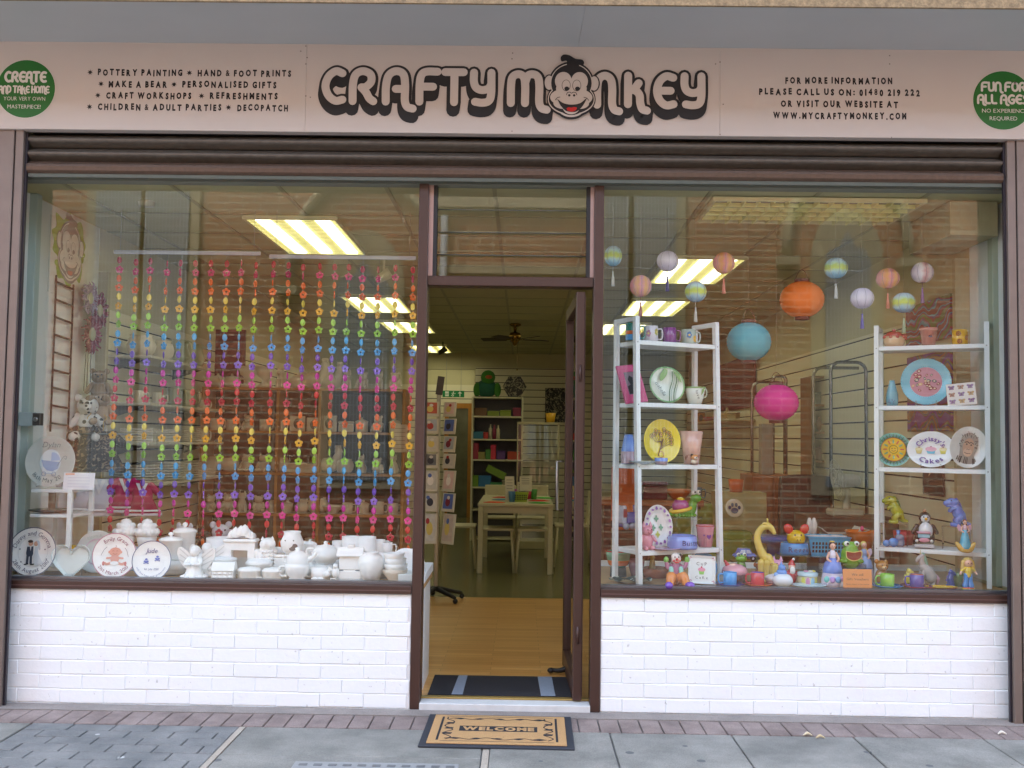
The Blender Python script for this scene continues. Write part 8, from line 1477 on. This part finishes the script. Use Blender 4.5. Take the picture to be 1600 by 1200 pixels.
# shelf 4 of unit 2
def trex(lab, px, off, col, col2, mirror=1):
    p = onp(U2, 3, px, off); hR_ = .13; b = Mb(); e = .004; b.box(-.075, .075, -.045, .045, hR_-e, hR_, ACRYL); b.box(-.075, -.071, -.045, .045, 0, hR_-e-.0005, ACRYL); b.box(.071, .075, -.045, .045, 0, hR_-e-.0005, ACRYL); put(b, 'acrylic_riser', 'clear acrylic riser under the '+('lime green' if px < 1450 else 'blue')+' dinosaur', 'display stand', p, U2['ang'], 'clear acrylic risers')
    t = put_t('dinosaur_figurine', lab, 'figurine', (p.x, p.y, p.z+hR_), U2['ang']*.5); c = gl(col); b = Mb(); m_ = mirror
    b.limb([(-.07*m_*-1, 0, .012), (.045*m_, 0, .02), (.02*m_, 0, .055), (-.002*m_, 0, .095), (-.012*m_, 0, .125)], [.008, .016, .034, .03, .02], c, 14); b.limb([(-.012*m_, 0, .132), (-.03*m_, 0, .138), (-.056*m_, 0, .128)], [.026, .022, .015], c, 12); b.limb([(-.02*m_, 0, .12), (-.048*m_, 0, .114)], [.014, .009], c, 8)
    for y in (-.024, .024): b.limb([(.015*m_, y, .05), (.0, y*1.2, .03), (.006*m_, y*1.2, .012)], [.022, .016, .013], c, 10); b.limb([(.006*m_, y*1.2, .009), (-.02*m_, y*1.2, .008)], [.012, .01], c, 8); b.limb([(-.012*m_, y*.9, .1), (-.03*m_, y, .095), (-.036*m_, y, .082)], [.011, .008, .006], c, 8)
    b.build('dinosaur_body', t); b = Mb(); b.ell((-.03*m_, -.021, .146), .004, BLACK); b.build('eye', t); b = Mb(); b.limb([(.0, .0, .152), (.018*m_, .018, .12), (.03*m_, .022, .08)], [.009, .012, .012], gl(col2), 8); b.build('back_stripe', t)
trex('lime green standing dinosaur figurine on the lower right shelf', 1398, .14, '#a5a51e', '#4f7a25'); trex('blue standing dinosaur figurine on the lower right shelf', 1495, .14, '#5f7fc9', '#4a68b8')
p = onp(U2, 3, 1398, .05); t = put_t('toy_train', 'grey and blue pottery train with two round wheels', 'figurine', p, U2['ang']*.4); b = Mb(); b.rbox(.0, .052, -.03, .03, .0, .05, gl('#6a7590'), .012); b.ell((.027, 0, .05), (.027, .03, .025), gl('#6a7590')); b.rbox(-.06, .0, -.022, .022, .01, .035, gl('#4a6fa5'), .006); b.lathe([(.008, 0), (.013, .025), (0, .026)], gl('#3f78b8'), 12, c=(.02, 0, .07)); b.build('train_body', t)
for x, r_ in ((-.05, .02), (-.012, .026)): b = Mb(); b.M = Matrix.Translation((x, -.026, r_)) @ Matrix.Rotation(PI/2, 4, 'X'); b.lathe([(0, -.008), (r_, -.008), (r_, .008), (0, .008)], gl('#4a86c9'), 18); b.build('wheel', t)
p = onp(U2, 3, 1445, .13); t = put_t('penguin_figurine', 'black and white penguin figurine with a yellow beak behind the pottery car', 'figurine', p, U2['ang']*.4); b = Mb(); BKG = gl('#17171b'); b.limb([(0, 0, .05), (0, 0, .1), (0, 0, .14)], [.056, .05, .03], BKG, 18); b.ell((0, -.004, .172), (.034, .031, .033), BKG)
for q in (-1, 1): b.limb([(q*.044, 0, .12), (q*.064, -.005, .085)], [.014, .012], BKG, 8)
b.build('penguin_body', t); b = Mb(); b.ell((0, -.028, .095), (.04, .034, .052), gl('#d9dbdd')); b.ell((0, -.018, .168), (.027, .021, .024), gl('#d9dbdd')); b.build('white_front', t); b = Mb(); b.ell((0, -.042, .165), (.009, .008, .009), gl('#d9a51c')); b.ell((-.011, -.036, .176), .0045, BLACK); b.ell((.011, -.036, .176), .0045, BLACK); b.ell((0, 0, .21), (.011, .01, .009), gl('#b58a6a')); b.build('beak_and_eyes', t)
p = onp(U2, 3, 1443, .04); t = put_t('toy_car', 'black and pink pottery car with a silver bumper', 'figurine', p, U2['ang']*.4); b = Mb(); b.rbox(-.052, .052, -.02, .04, .01, .055, gl('#1b1c22'), .012); b.rbox(-.038, .038, -.012, .03, .05, .096, gl('#1b1c22'), .012); b.build('car_body', t); b = Mb(); b.rbox(-.032, .032, -.017, -.0125, .062, .084, gl('#7fb5c9'), .002); b.build('windscreen', t); b = Mb(); b.rbox(-.036, .036, -.024, .02, .085, .098, gl('#cf9fae'), .004); b.ell((0, -.022, .05), (.03, .006, .013), gl('#cf8fa2')); b.build('pink_trim', t); b = Mb(); b.rbox(-.055, .055, -.032, -.02, .004, .026, gl('#b9bcc0'), .005); b.build('bumper', t); b = Mb(); b.ell((-.04, -.024, .045), .009, gl('#e6e6e2')); b.ell((.04, -.024, .045), .009, gl('#e6e6e2')); b.build('headlights', t)
t = doll('fairy_figurine', 'brown haired fairy figurine in turquoise sitting on a yellow moon', 1508, .36, .62, '#3fa5bf', '#c9a5b5', '#5f2a22', wings='#c9a0b8', z=U2['z'][3]+.02, rz=-.2); b = Mb(); b.limb([(-.045, -.01, .03), (-.02, -.012, .002), (.02, -.012, .0), (.045, -.01, .03)], [.01, .02, .02, .01], gl('#c9a24a'), 10); b.build('moon', t)
b = Mb(); b.lathe([(0, 0), (.05, 0), (.06, .08), (.055, .08), (0, .02)], mt('#b5262f', .4), 22); put(b, 'red_pot', 'red pot behind the pottery train on the right unit', 'pot', onp(U2, 3, 1412, .22), 0, GO)
# ================================================================ hanging lanterns
def lantern_mat(cols, seg, horiz=True):
    key = ('lan', tuple(cols), horiz)
    if key in MC: return MC[key]
    m, t, b = nodes_mat('paper_lantern'); tc = t.nodes.new('ShaderNodeTexCoord'); sp = t.nodes.new('ShaderNodeSeparateXYZ'); t.links.new(tc.outputs['Generated'], sp.inputs[0])
    r = t.nodes.new('ShaderNodeValToRGB'); cr = r.color_ramp; cr.elements[0].color = lin(cols[0]); cr.elements[-1].color = lin(cols[-1]); cr.elements[0].position = .1; cr.elements[-1].position = .9
    for i, c in enumerate(cols[1:-1]): e = cr.elements.new(.1+.8*(i+1)/(len(cols)-1)); e.color = lin(c)
    n = t.nodes.new('ShaderNodeTexNoise'); n.inputs['Scale'].default_value = 5; t.links.new(tc.outputs['Generated'], n.inputs['Vector'])
    ad = t.nodes.new('ShaderNodeMath'); ad.operation = 'MULTIPLY_ADD'; ad.inputs[1].default_value = .25; t.links.new(n.outputs[0], ad.inputs[0])
    su = t.nodes.new('ShaderNodeMath'); su.operation = 'SUBTRACT'; su.inputs[1].default_value = .125; t.links.new(sp.outputs[2 if horiz else 0], ad.inputs[2]); t.links.new(ad.outputs[0], su.inputs[0]); t.links.new(su.outputs[0], r.inputs[0])
    t.links.new(r.outputs[0], b.inputs['Base Color']); b.inputs['Roughness'].default_value = .7
    b.inputs['Transmission Weight'].default_value = 0; MC[key] = m; return m
def lantern(px, py, rx, rz_, Y, m, lab, tassel, big=False, thr=None):
    p = W(px, py, Y); k = (Y+CD)/F; rx *= k; rz_ *= k; t = T('paper_lantern', lab, 'lantern', p, 0, 'large paper lanterns' if big else 'small paper lanterns')
    n = 15 if big else 11; pr = [(.3*rx if big else .12*rx, -rz_*.97)]
    for i in range(n):
        for f, e in ((0, 0), (.5, .03 if big else .015)):
            a = -PI/2*.84+PI*.84*(i+f)/n; r_ = rx*math.cos(a)*(1+e-.015)+.0; pr.append((max(r_, pr[0][0]), rz_*math.sin(a)*1.03))
    pr.append((.3*rx if big else .12*rx, rz_*.97)); b = Mb(); b.lathe(pr, m, 32)
    b.build('shade', t)
    if not big:
        b = Mb(); 
        for i in range(8): a = 2*PI*i/8; b.tube([(rx*1.012*math.cos(q)*math.cos(a), rx*1.012*math.cos(q)*math.sin(a), rz_*1.02*math.sin(q)) for q in [-1.4+2.8*j/8 for j in range(9)]], .0011, mat('#8d8794', rough=.7), 4)
        b.build('ribs', t)
    RM = mat('#5a2320', rough=.6)
    if big:
        b = Mb(); b.lathe([(.3*rx, rz_*.95), (.33*rx, rz_*.96), (.33*rx, rz_*1.14), (.3*rx, rz_*1.15)], RM, 24); b.build('rim', t); b = Mb(); b.lathe([(.3*rx, -rz_*.95), (.33*rx, -rz_*.96), (.33*rx, -rz_*1.14), (.3*rx, -rz_*1.15)], RM, 24); b.build('rim', t)
        b = Mb(); b.tube(crom([(-.3*rx, 0, rz_*1.13), (-.15*rx, 0, rz_*1.55), (0, 0, rz_*1.68), (.15*rx, 0, rz_*1.55), (.3*rx, 0, rz_*1.13)], 4), .0016, RM, 5); b.build('wire_handle', t)
    z0 = rz_*(1.68 if big else .97); b = Mb(); b.tube([(0, 0, z0), (0, 0, CH-p.z)], .0007, mat('#a9a69a', rough=.6), 4); b.build('thread', t)
    if tassel:
        tm = mt(tassel, .8); b = Mb(); b.tube([(0, 0, -rz_*.97), (0, 0, -rz_-.03)], .0012, tm, 5); b.build('tassel_cord', t); b = Mb(); b.lathe([(0, 0), (.006, -.004), (.004, -.012), (.008, -.04), (.012, -.09), (0, -.09)], tm, 10, c=(0, 0, -rz_-.03)); b.build('tassel', t)
LY = .62
GB, LIL, PO = lantern_mat(['#7fb5d6', '#a5d0dc', '#c5d65f', '#bcd25f', '#b5dcd8', '#b5d3e4'], 1), lantern_mat(['#d0c6dc', '#e4dde6', '#d6ccdf'], 1), lantern_mat(['#e09a9f', '#e2a868', '#dc94a0', '#e6b06a', '#e09c98'], 1, False)
WPK = lantern_mat(['#d9cedd', '#e8e0e4', '#d9a5aa', '#e8dde0', '#d0c5d4'], 1, False)
for a in ((958, 400, 14, 16, LY, GB, 'green and blue small lantern half cut by the door frame', '#c6ccc4'), (1043, 408, 17, 16, LY, LIL, 'lilac small lantern in front of the lit ceiling panel', '#5c4a86'), (1001, 447, 17, 17, LY, PO, 'pink and yellow striped small lantern, lowest one left of the lilac lantern', '#b56a6a'),
          (1087, 456, 17, 16, LY, GB, 'green, white and blue small lantern below the lit ceiling panel', '#c6ccc4'), (1131, 411, 17, 16.5, LY, PO, 'pink and orange small lantern at the right corner of the lit panel', '#d98a7a'), (1306, 419, 18, 16, LY, GB, 'green and blue small lantern above right of the big orange lantern', '#d0d3cc'),
          (1347, 466, 18, 16, LY, LIL, 'white and lilac small lantern right of the big orange lantern', '#7a6ab0'), (1387, 435, 18, 15.5, LY, PO, 'orange and pink small lantern between two pale lanterns', '#d68f7a'), (1412, 473, 18, 15.5, LY, GB, 'green and blue small lantern above the right ladder shelf', '#a9bfa0'), (1441, 426, 17, 16, LY, WPK, 'white small lantern with a pink patch, rightmost of the lanterns', '#8a6aa0')): lantern(*a)
def papermat(c): return mat(c, rough=.65, var=.08, vs=20, name='paper')
lantern(1253, 468, 34, 28, .7, papermat('#dd6a08'), 'big orange paper lantern', None, True); lantern(1170, 534, 34, 30, .7, papermat('#4aa3b0'), 'big turquoise paper lantern', None, True); lantern(1213, 629, 34, 28, .7, papermat('#cc1f80'), 'big magenta paper lantern, lowest of the three', None, True)
# ================================================================ right wall and back of the right window
def onrw(px, py): v = ray(px, py); s_ = (RX1-.035-CAMP.x)/v.x; return CAMP+v*s_
def wavy(name, cols, scl, dist):
    m, t, b = nodes_mat(name); tc = t.nodes.new('ShaderNodeTexCoord'); wv = t.nodes.new('ShaderNodeTexWave'); wv.bands_direction = 'Z'; wv.inputs['Scale'].default_value = scl; wv.inputs['Distortion'].default_value = dist; wv.inputs['Detail'].default_value = 1.5; wv.inputs['Detail Scale'].default_value = 1.6
    r = t.nodes.new('ShaderNodeValToRGB'); r.color_ramp.interpolation = 'CONSTANT'; cr = r.color_ramp; cr.elements[0].color = lin(cols[0]); cr.elements[-1].color = lin(cols[-1]); cr.elements[-1].position = .85
    for i, c in enumerate(cols[1:-1]): e = cr.elements.new(.85*(i+1)/(len(cols)-1)); e.color = lin(c)
    t.links.new(tc.outputs['Object'], wv.inputs['Vector']); t.links.new(wv.outputs['Fac'], r.inputs[0]); t.links.new(r.outputs[0], b.inputs['Base Color']); b.inputs['Roughness'].default_value = .5; return m
for (xa, ya, xb, yb), cols, lab in (((1420, 470, 1490, 535), ['#8a2438', '#5a8fb8', '#6a3a86', '#8a2438', '#5f6a2a'], 'bright wavy abstract canvas of red and blue on the right slatted wall'), ((1422, 552, 1491, 674), ['#6a2a86', '#7d2240', '#5f6a2a', '#4a2a7d', '#8a5a2a'], 'purple and crimson wavy canvas hung below the red and blue one')):
    a0, a1 = onrw(xa, (ya+yb)/2), onrw(xb, (ya+yb)/2); zt = onrw((xa+xb)/2, ya).z; zb = onrw((xa+xb)/2, yb).z; b = Mb(); yl = a0.y-a1.y; b.rbox(-yl/2, yl/2, -.02, 0, zb, zt, wavy('abstract_canvas', cols, 2.6, 9), .002); solo(b, 'abstract_canvas', lab, 'canvas', (RX1-.036, (a0.y+a1.y)/2, 0), -PI/2)
a0 = onrw(1460, 750); b = Mb(); b.rbox(-.16, .16, -.012, 0, -.1, .12, mat('#231a1c', rough=.6), .002); b.poly([(-.03, .12), (-.06, .02), (-.01, .05)], -.0125, mt('#a89f8a')); solo(b, 'dark_canvas', 'dark brown canvas low on the right slatted wall', 'canvas', (RX1-.036, a0.y, a0.z), -PI/2)
b = Mb(); b.box(RX1-.09, RX1-.0, .785, .825, FZ, 2.55, mat('#b5a985', rough=.6)); tag(b.build('timber_batten'), 'pale timber batten where the right slatted wall begins', 'batten')
# shelves on the right wall, deeper in
a0, a1 = onrw(1100, 657), onrw(1180, 655); b = Mb(); zsf = a1.z
t = T('wall_shelf', 'cream shelf on the far part of the right slatted wall', 'shelf', (RX1-.032, a1.y, zsf)); b.rbox(-.3, 0, 0, max(.6, a0.y-a1.y), -.025, 0, mat('#b5a884', rough=.5), .002); b.build('board', t)
for i, (px, kd, cl, lab) in enumerate(((1112, 'frame', '#a8783a', 'wooden framed picture at the left of the far right shelf'), (1125, 'bowl', '#a5262a', 'red bowl on the far right shelf'), (1148, 'hen', '#b5a070', 'cream hen figure on the far right shelf'), (1165, 'box', '#a89a70', 'cream box at the right of the far right shelf'))):
    q = onrw(px, 650); solo(bisque_item(kd, .09, mt(cl)), KNAME.get(kd, kd), lab, KCAT.get(kd, kd), (RX1-.18, q.y, zsf+.0005), -.8)
a0, a1 = onrw(1124, 600), onrw(1182, 600); b = Mb(); yl = a0.y-a1.y; b.rbox(-yl/2, yl/2, -.03, 0, onrw(1150, 640).z, onrw(1150, 563).z, mat('#5f1a22', rough=.6, var=.3, vs=3), .003); solo(b, 'burgundy_canvas', 'burgundy canvas on the far right wall below the turquoise lantern', 'canvas', (RX1-.036, (a0.y+a1.y)/2, 0), -PI/2)
# open shelf unit at the back right
SHB = mat('#7d5a3a', rough=.5, var=.2)
zq = [W(1330, py, 3.6).z for py in (588, 632, 675, 720, 763)]+[.5, .1]
shelfunit('stock_shelves', 'tall brown stock shelves behind the steel hoops', 1268, 1392, 3.6, zq, .35, SHB, mat('#6a5a4a', rough=.8, var=.3))
items = [(1283, 1, 'box', '#8a9a8f', .11), (1310, 1, 'box', '#b9b0a0', .12), (1340, 1, 'pot', '#a9a08f', .1), (1372, 1, 'jar', '#8f9aa5', .1), (1290, 2, 'pot', '#b07a3a', .09), (1334, 2, 'bowl', '#b59562', .12), (1370, 2, 'box', '#b58a4a', .1),
         (1282, 3, 'jar', '#a5867f', .09), (1300, 3, 'jar', '#b0908f', .09), (1318, 3, 'mug', '#a8858a', .09), (1336, 3, 'jar', '#b58f8f', .09), (1358, 3, 'mug', '#9f8f8a', .09), (1378, 3, 'jar', '#a0807a', .09), (1290, 4, 'box', '#6a3a2a', .1), (1360, 4, 'box', '#4a3a35', .12)]
for i, (px, k, kd, cl, s) in enumerate(items): solo(bisque_item(kd, s, mt(cl, .6)), KNAME.get(kd, kd), f'{"pale" if k == 1 else "tan" if k == 2 else "pinkish" if k == 3 else "dark"} {KN[kd]} on the {ORD[k+1]} brown stock shelf, {ORD[i+1]} item counted along the shelves', KCAT.get(kd, kd), (W(px, 700, 3.75).x, 3.75, zq[k]+.0005), rnd.uniform(-.3, .3), 'stock on the brown shelves')
# chrome hoop trolley
def hoop(name, lab, xa, xb, yt, Y, r=.013, zb=FZ):
    p0, p1 = W(xa, yt, Y), W(xb, yt, Y); z = (p0.z+p1.z)/2; w_ = p1.x-p0.x; rr = min(.07, w_*.3); b = Mb(); CHR = mat('#8d8a86', rough=.25, metal=1)
    P = [(0, 0, zb), (0, 0, z-rr)]+[(rr-rr*math.cos(a), 0, z-rr+rr*math.sin(a)) for a in (.4, .8, 1.2, PI/2)]+[(w_-rr+rr*math.sin(a), 0, z-rr+rr*math.cos(a)) for a in (0, .4, .8, 1.2)]+[(w_, 0, z-rr), (w_, 0, zb)]
    b.tube(P, r, CHR, 10); return solo(b, name, lab, 'rail', (p0.x, Y, 0), 0, 'steel hoop rails in the right window')
hoop('steel_hoop', 'tall steel hoop rail with the highest top, left of the right ladder shelf', 1298, 1353, 566, 2.3); hoop('steel_hoop', 'wide steel hoop rail behind the highest hoop', 1271, 1386, 575, 2.7); hoop('steel_hoop', 'steel hoop rail behind the big magenta lantern', 1208, 1228, 588, 2.9); hoop('steel_hoop', 'short steel hoop rail left of the big magenta lantern', 1175, 1226, 597, 3.3)
# fan, chair, cabinets
q = W(1322, 806, 1.9); t = T('desk_fan', 'cream desk fan behind the right ladder shelf', 'fan', q); FM = mat('#bdb69c', rough=.4); b = Mb(); b.rbox(-.12, .1, -.09, .09, 0, .05, FM, .012); b.build('base', t); b = Mb(); b.limb([(-.0, 0, .05), (.01, 0, .18)], [.03, .022], FM); b.build('neck', t); b = Mb(); b.limb([(-.02, 0, .25), (.06, 0, .25)], [.055, .045], FM, 14); b.build('motor', t); b = Mb(); b.M = Matrix.Translation((-.06, 0, .25)) @ Matrix.Rotation(PI/2-.2, 4, 'Y')
for r_ in (.15, .12, .09, .06, .03): b.tube([(r_*math.cos(2*PI*i/24), r_*math.sin(2*PI*i/24), -.03*(1-r_/.15)) for i in range(24)], .003, FM, 5, closed=True)
for i in range(20): a = 2*PI*i/20; b.tube([(.03*math.cos(a), .03*math.sin(a), -.024), (.15*math.cos(a), .15*math.sin(a), 0), (.05*math.cos(a), .05*math.sin(a), .04)], .0022, FM, 4)
b.build('grille', t); b = Mb(); b.box(-.3, .3, -.2, .25, FZ-q.z, -.001, mat('#4a3324', rough=.5)); tag(b.build('fan_counter', loc=q), 'brown counter under the desk fan', 'counter')
x0, x1 = W(1176, 800, 2.6).x, W(1242, 800, 2.6).x; t = T('orange_cabinet', 'orange brown wooden cabinet below the magenta lantern', 'cabinet', (x0, 2.6, FZ)); zt = W(1200, 742, 2.6).z-FZ; b = Mb(); OB = mat('#8a4a14', rough=.4, var=.25, vs=5); b.rbox(0, x1-x0, .02, .45, 0, zt, OB, .004); b.build('carcass', t)
for i in range(2): b = Mb(); w_ = (x1-x0)/2; b.rbox(.005+i*w_, (i+1)*w_-.005, 0, .0195, .02, zt-.02, OB, .003); b.build('door', t)
x0, x1 = W(1190, 700, 2.65).x, W(1208, 700, 2.65).x; b = Mb(); b.rbox(x0, x1, 2.65, 2.75, zt+FZ+.001, W(1200, 662, 2.65).z, mat('#8f8878', rough=.6, var=.2), .003); tag(b.build('grey_panel'), 'tall grey panel standing on the orange brown cabinet', 'panel')
q = W(1272, 830, 2.2); t = T('dark_chair', 'dark brown high backed chair behind the turquoise basket', 'chair', (q.x, 2.2, FZ)); b = Mb(); DC = mat('#2b1a14', rough=.6); zt = W(1272, 745, 2.2).z-FZ; b.M = Matrix.Translation((0, 0, 0)); b.prism(crom2([(-.2, .5), (-.2, zt-.08), (-.14, zt), (.14, zt), (.2, zt-.08), (.2, .5)], 4), .18, .25, DC); b.build('backrest', t); b = Mb(); b.rbox(-.21, .21, -.2, .18, .42, .5, DC, .02); b.build('seat', t)
for sx in (-1, 1):
    for y in (-.17, .2): b = Mb(); b.box(sx*.18-.018, sx*.18+.018, y-.018, y+.018, 0, .42, DC); b.build('leg', t)
# things glimpsed between the left unit shelves
q = W(975, 768, 1.6); b = Mb(); b.rbox(-.09, .1, -.02, .0, -.2, .17, mt('#b5551c', .6), .004); solo(b, 'orange_board', 'orange board behind the left ladder shelf', 'board', q, .15)
x0, x1 = W(940, 800, 2.0).x, W(1100, 800, 2.0).x; zt = W(1040, 782, 2.0).z; t = T('display_counter', 'dark low counter behind the left ladder shelf', 'counter', ((x0+x1)/2, 2.0, FZ)); b = Mb(); hw = (x1-x0)/2; b.rbox(-hw, hw, 0, .4, zt-FZ-.04, zt-FZ, mat('#8a4a1c', rough=.4, var=.2), .003); b.build('countertop', t); b = Mb(); b.rbox(-hw+.02, hw-.02, .02, .38, 0, zt-FZ-.0405, mat('#3a2018', rough=.6), .003); b.build('carcass', t)
for px, kd, cl, s, lab in ((1020, 'box', '#6a1620', .13, 'dark red box on the counter behind the left unit'), (1060, 'bowl', '#c9601c', .1, 'orange bowl on the counter behind the left unit'), (1088, 'mug', '#3a6a78', .07, 'teal mug on the counter behind the left unit'), (1000, 'pot', '#4a3a2c', .08, 'brown pot on the counter behind the left unit')): solo(bisque_item(kd, s, mt(cl, .4)), KNAME.get(kd, kd), lab, KCAT.get(kd, kd), (W(px, 780, 2.15).x, 2.15, zt+.0005), .2)
p = at(1138, 1.5, 0); t = T('lime_armchair', 'lime green cushioned tub chair left of the blue stool', 'chair', (W(1120, 800, 1.9).x, 1.9, FZ)); b = Mb(); LM = mat('#6a7a1c', rough=.8, var=.2); zt = W(1120, 800, 1.9).z-FZ; b.rbox(-.25, .25, -.2, .2, .1, zt-.12, LM, .05); b.build('seat', t); b = Mb(); b.limb([(-.24, .12, zt-.1), (0, .2, zt-.04), (.24, .12, zt-.1)], [.09, .09, .09], LM, 12); b.build('backrest', t)
q = W(1147, 794, 1.75); t = T('paw_tile', 'white plate with a dark paw print near the orange cabinet', 'plate', q, 0, None, rot=(-.2, 0, .1)); KS = Matrix.Scale(.62, 4); b = Mb(); b.M = KS @ Matrix.Rotation(PI/2, 4, 'X'); b.lathe([(0, 0), (.09, 0), (.105, .012), (.1, .016), (.06, .004), (0, .004)][::-1], gl('#c9bfa0'), 30); b.build('plate_body', t); b = Mb(); b.M = KS; b.disc(0, -.03, .042, .032, -.018, ink('#33405a'), 16)
for x, z in ((-.055, .005), (-.022, .035), (.022, .035), (.055, .005)): b.disc(x, z, .017, .022, -.018, ink('#33405a'), 12)
b.build('paw_print', t); q = W(1150, 762, 1.95); b = Mb(); b.lathe([(0, 0), (.045, 0), (.055, .09), (.05, .09), (0, .02)], mt('#c2541c', .4), 18); solo(b, 'orange_pot', 'orange pot on a low ledge left of the orange cabinet', 'pot', (q.x, q.y, q.z-.03)); b = Mb(); b.rbox(-.15, .2, -.08, .15, FZ-q.z, -.031, mat('#9a8f5a', rough=.6), .003); solo(b, 'side_stand', 'khaki stand under the orange pot', 'stand', q)
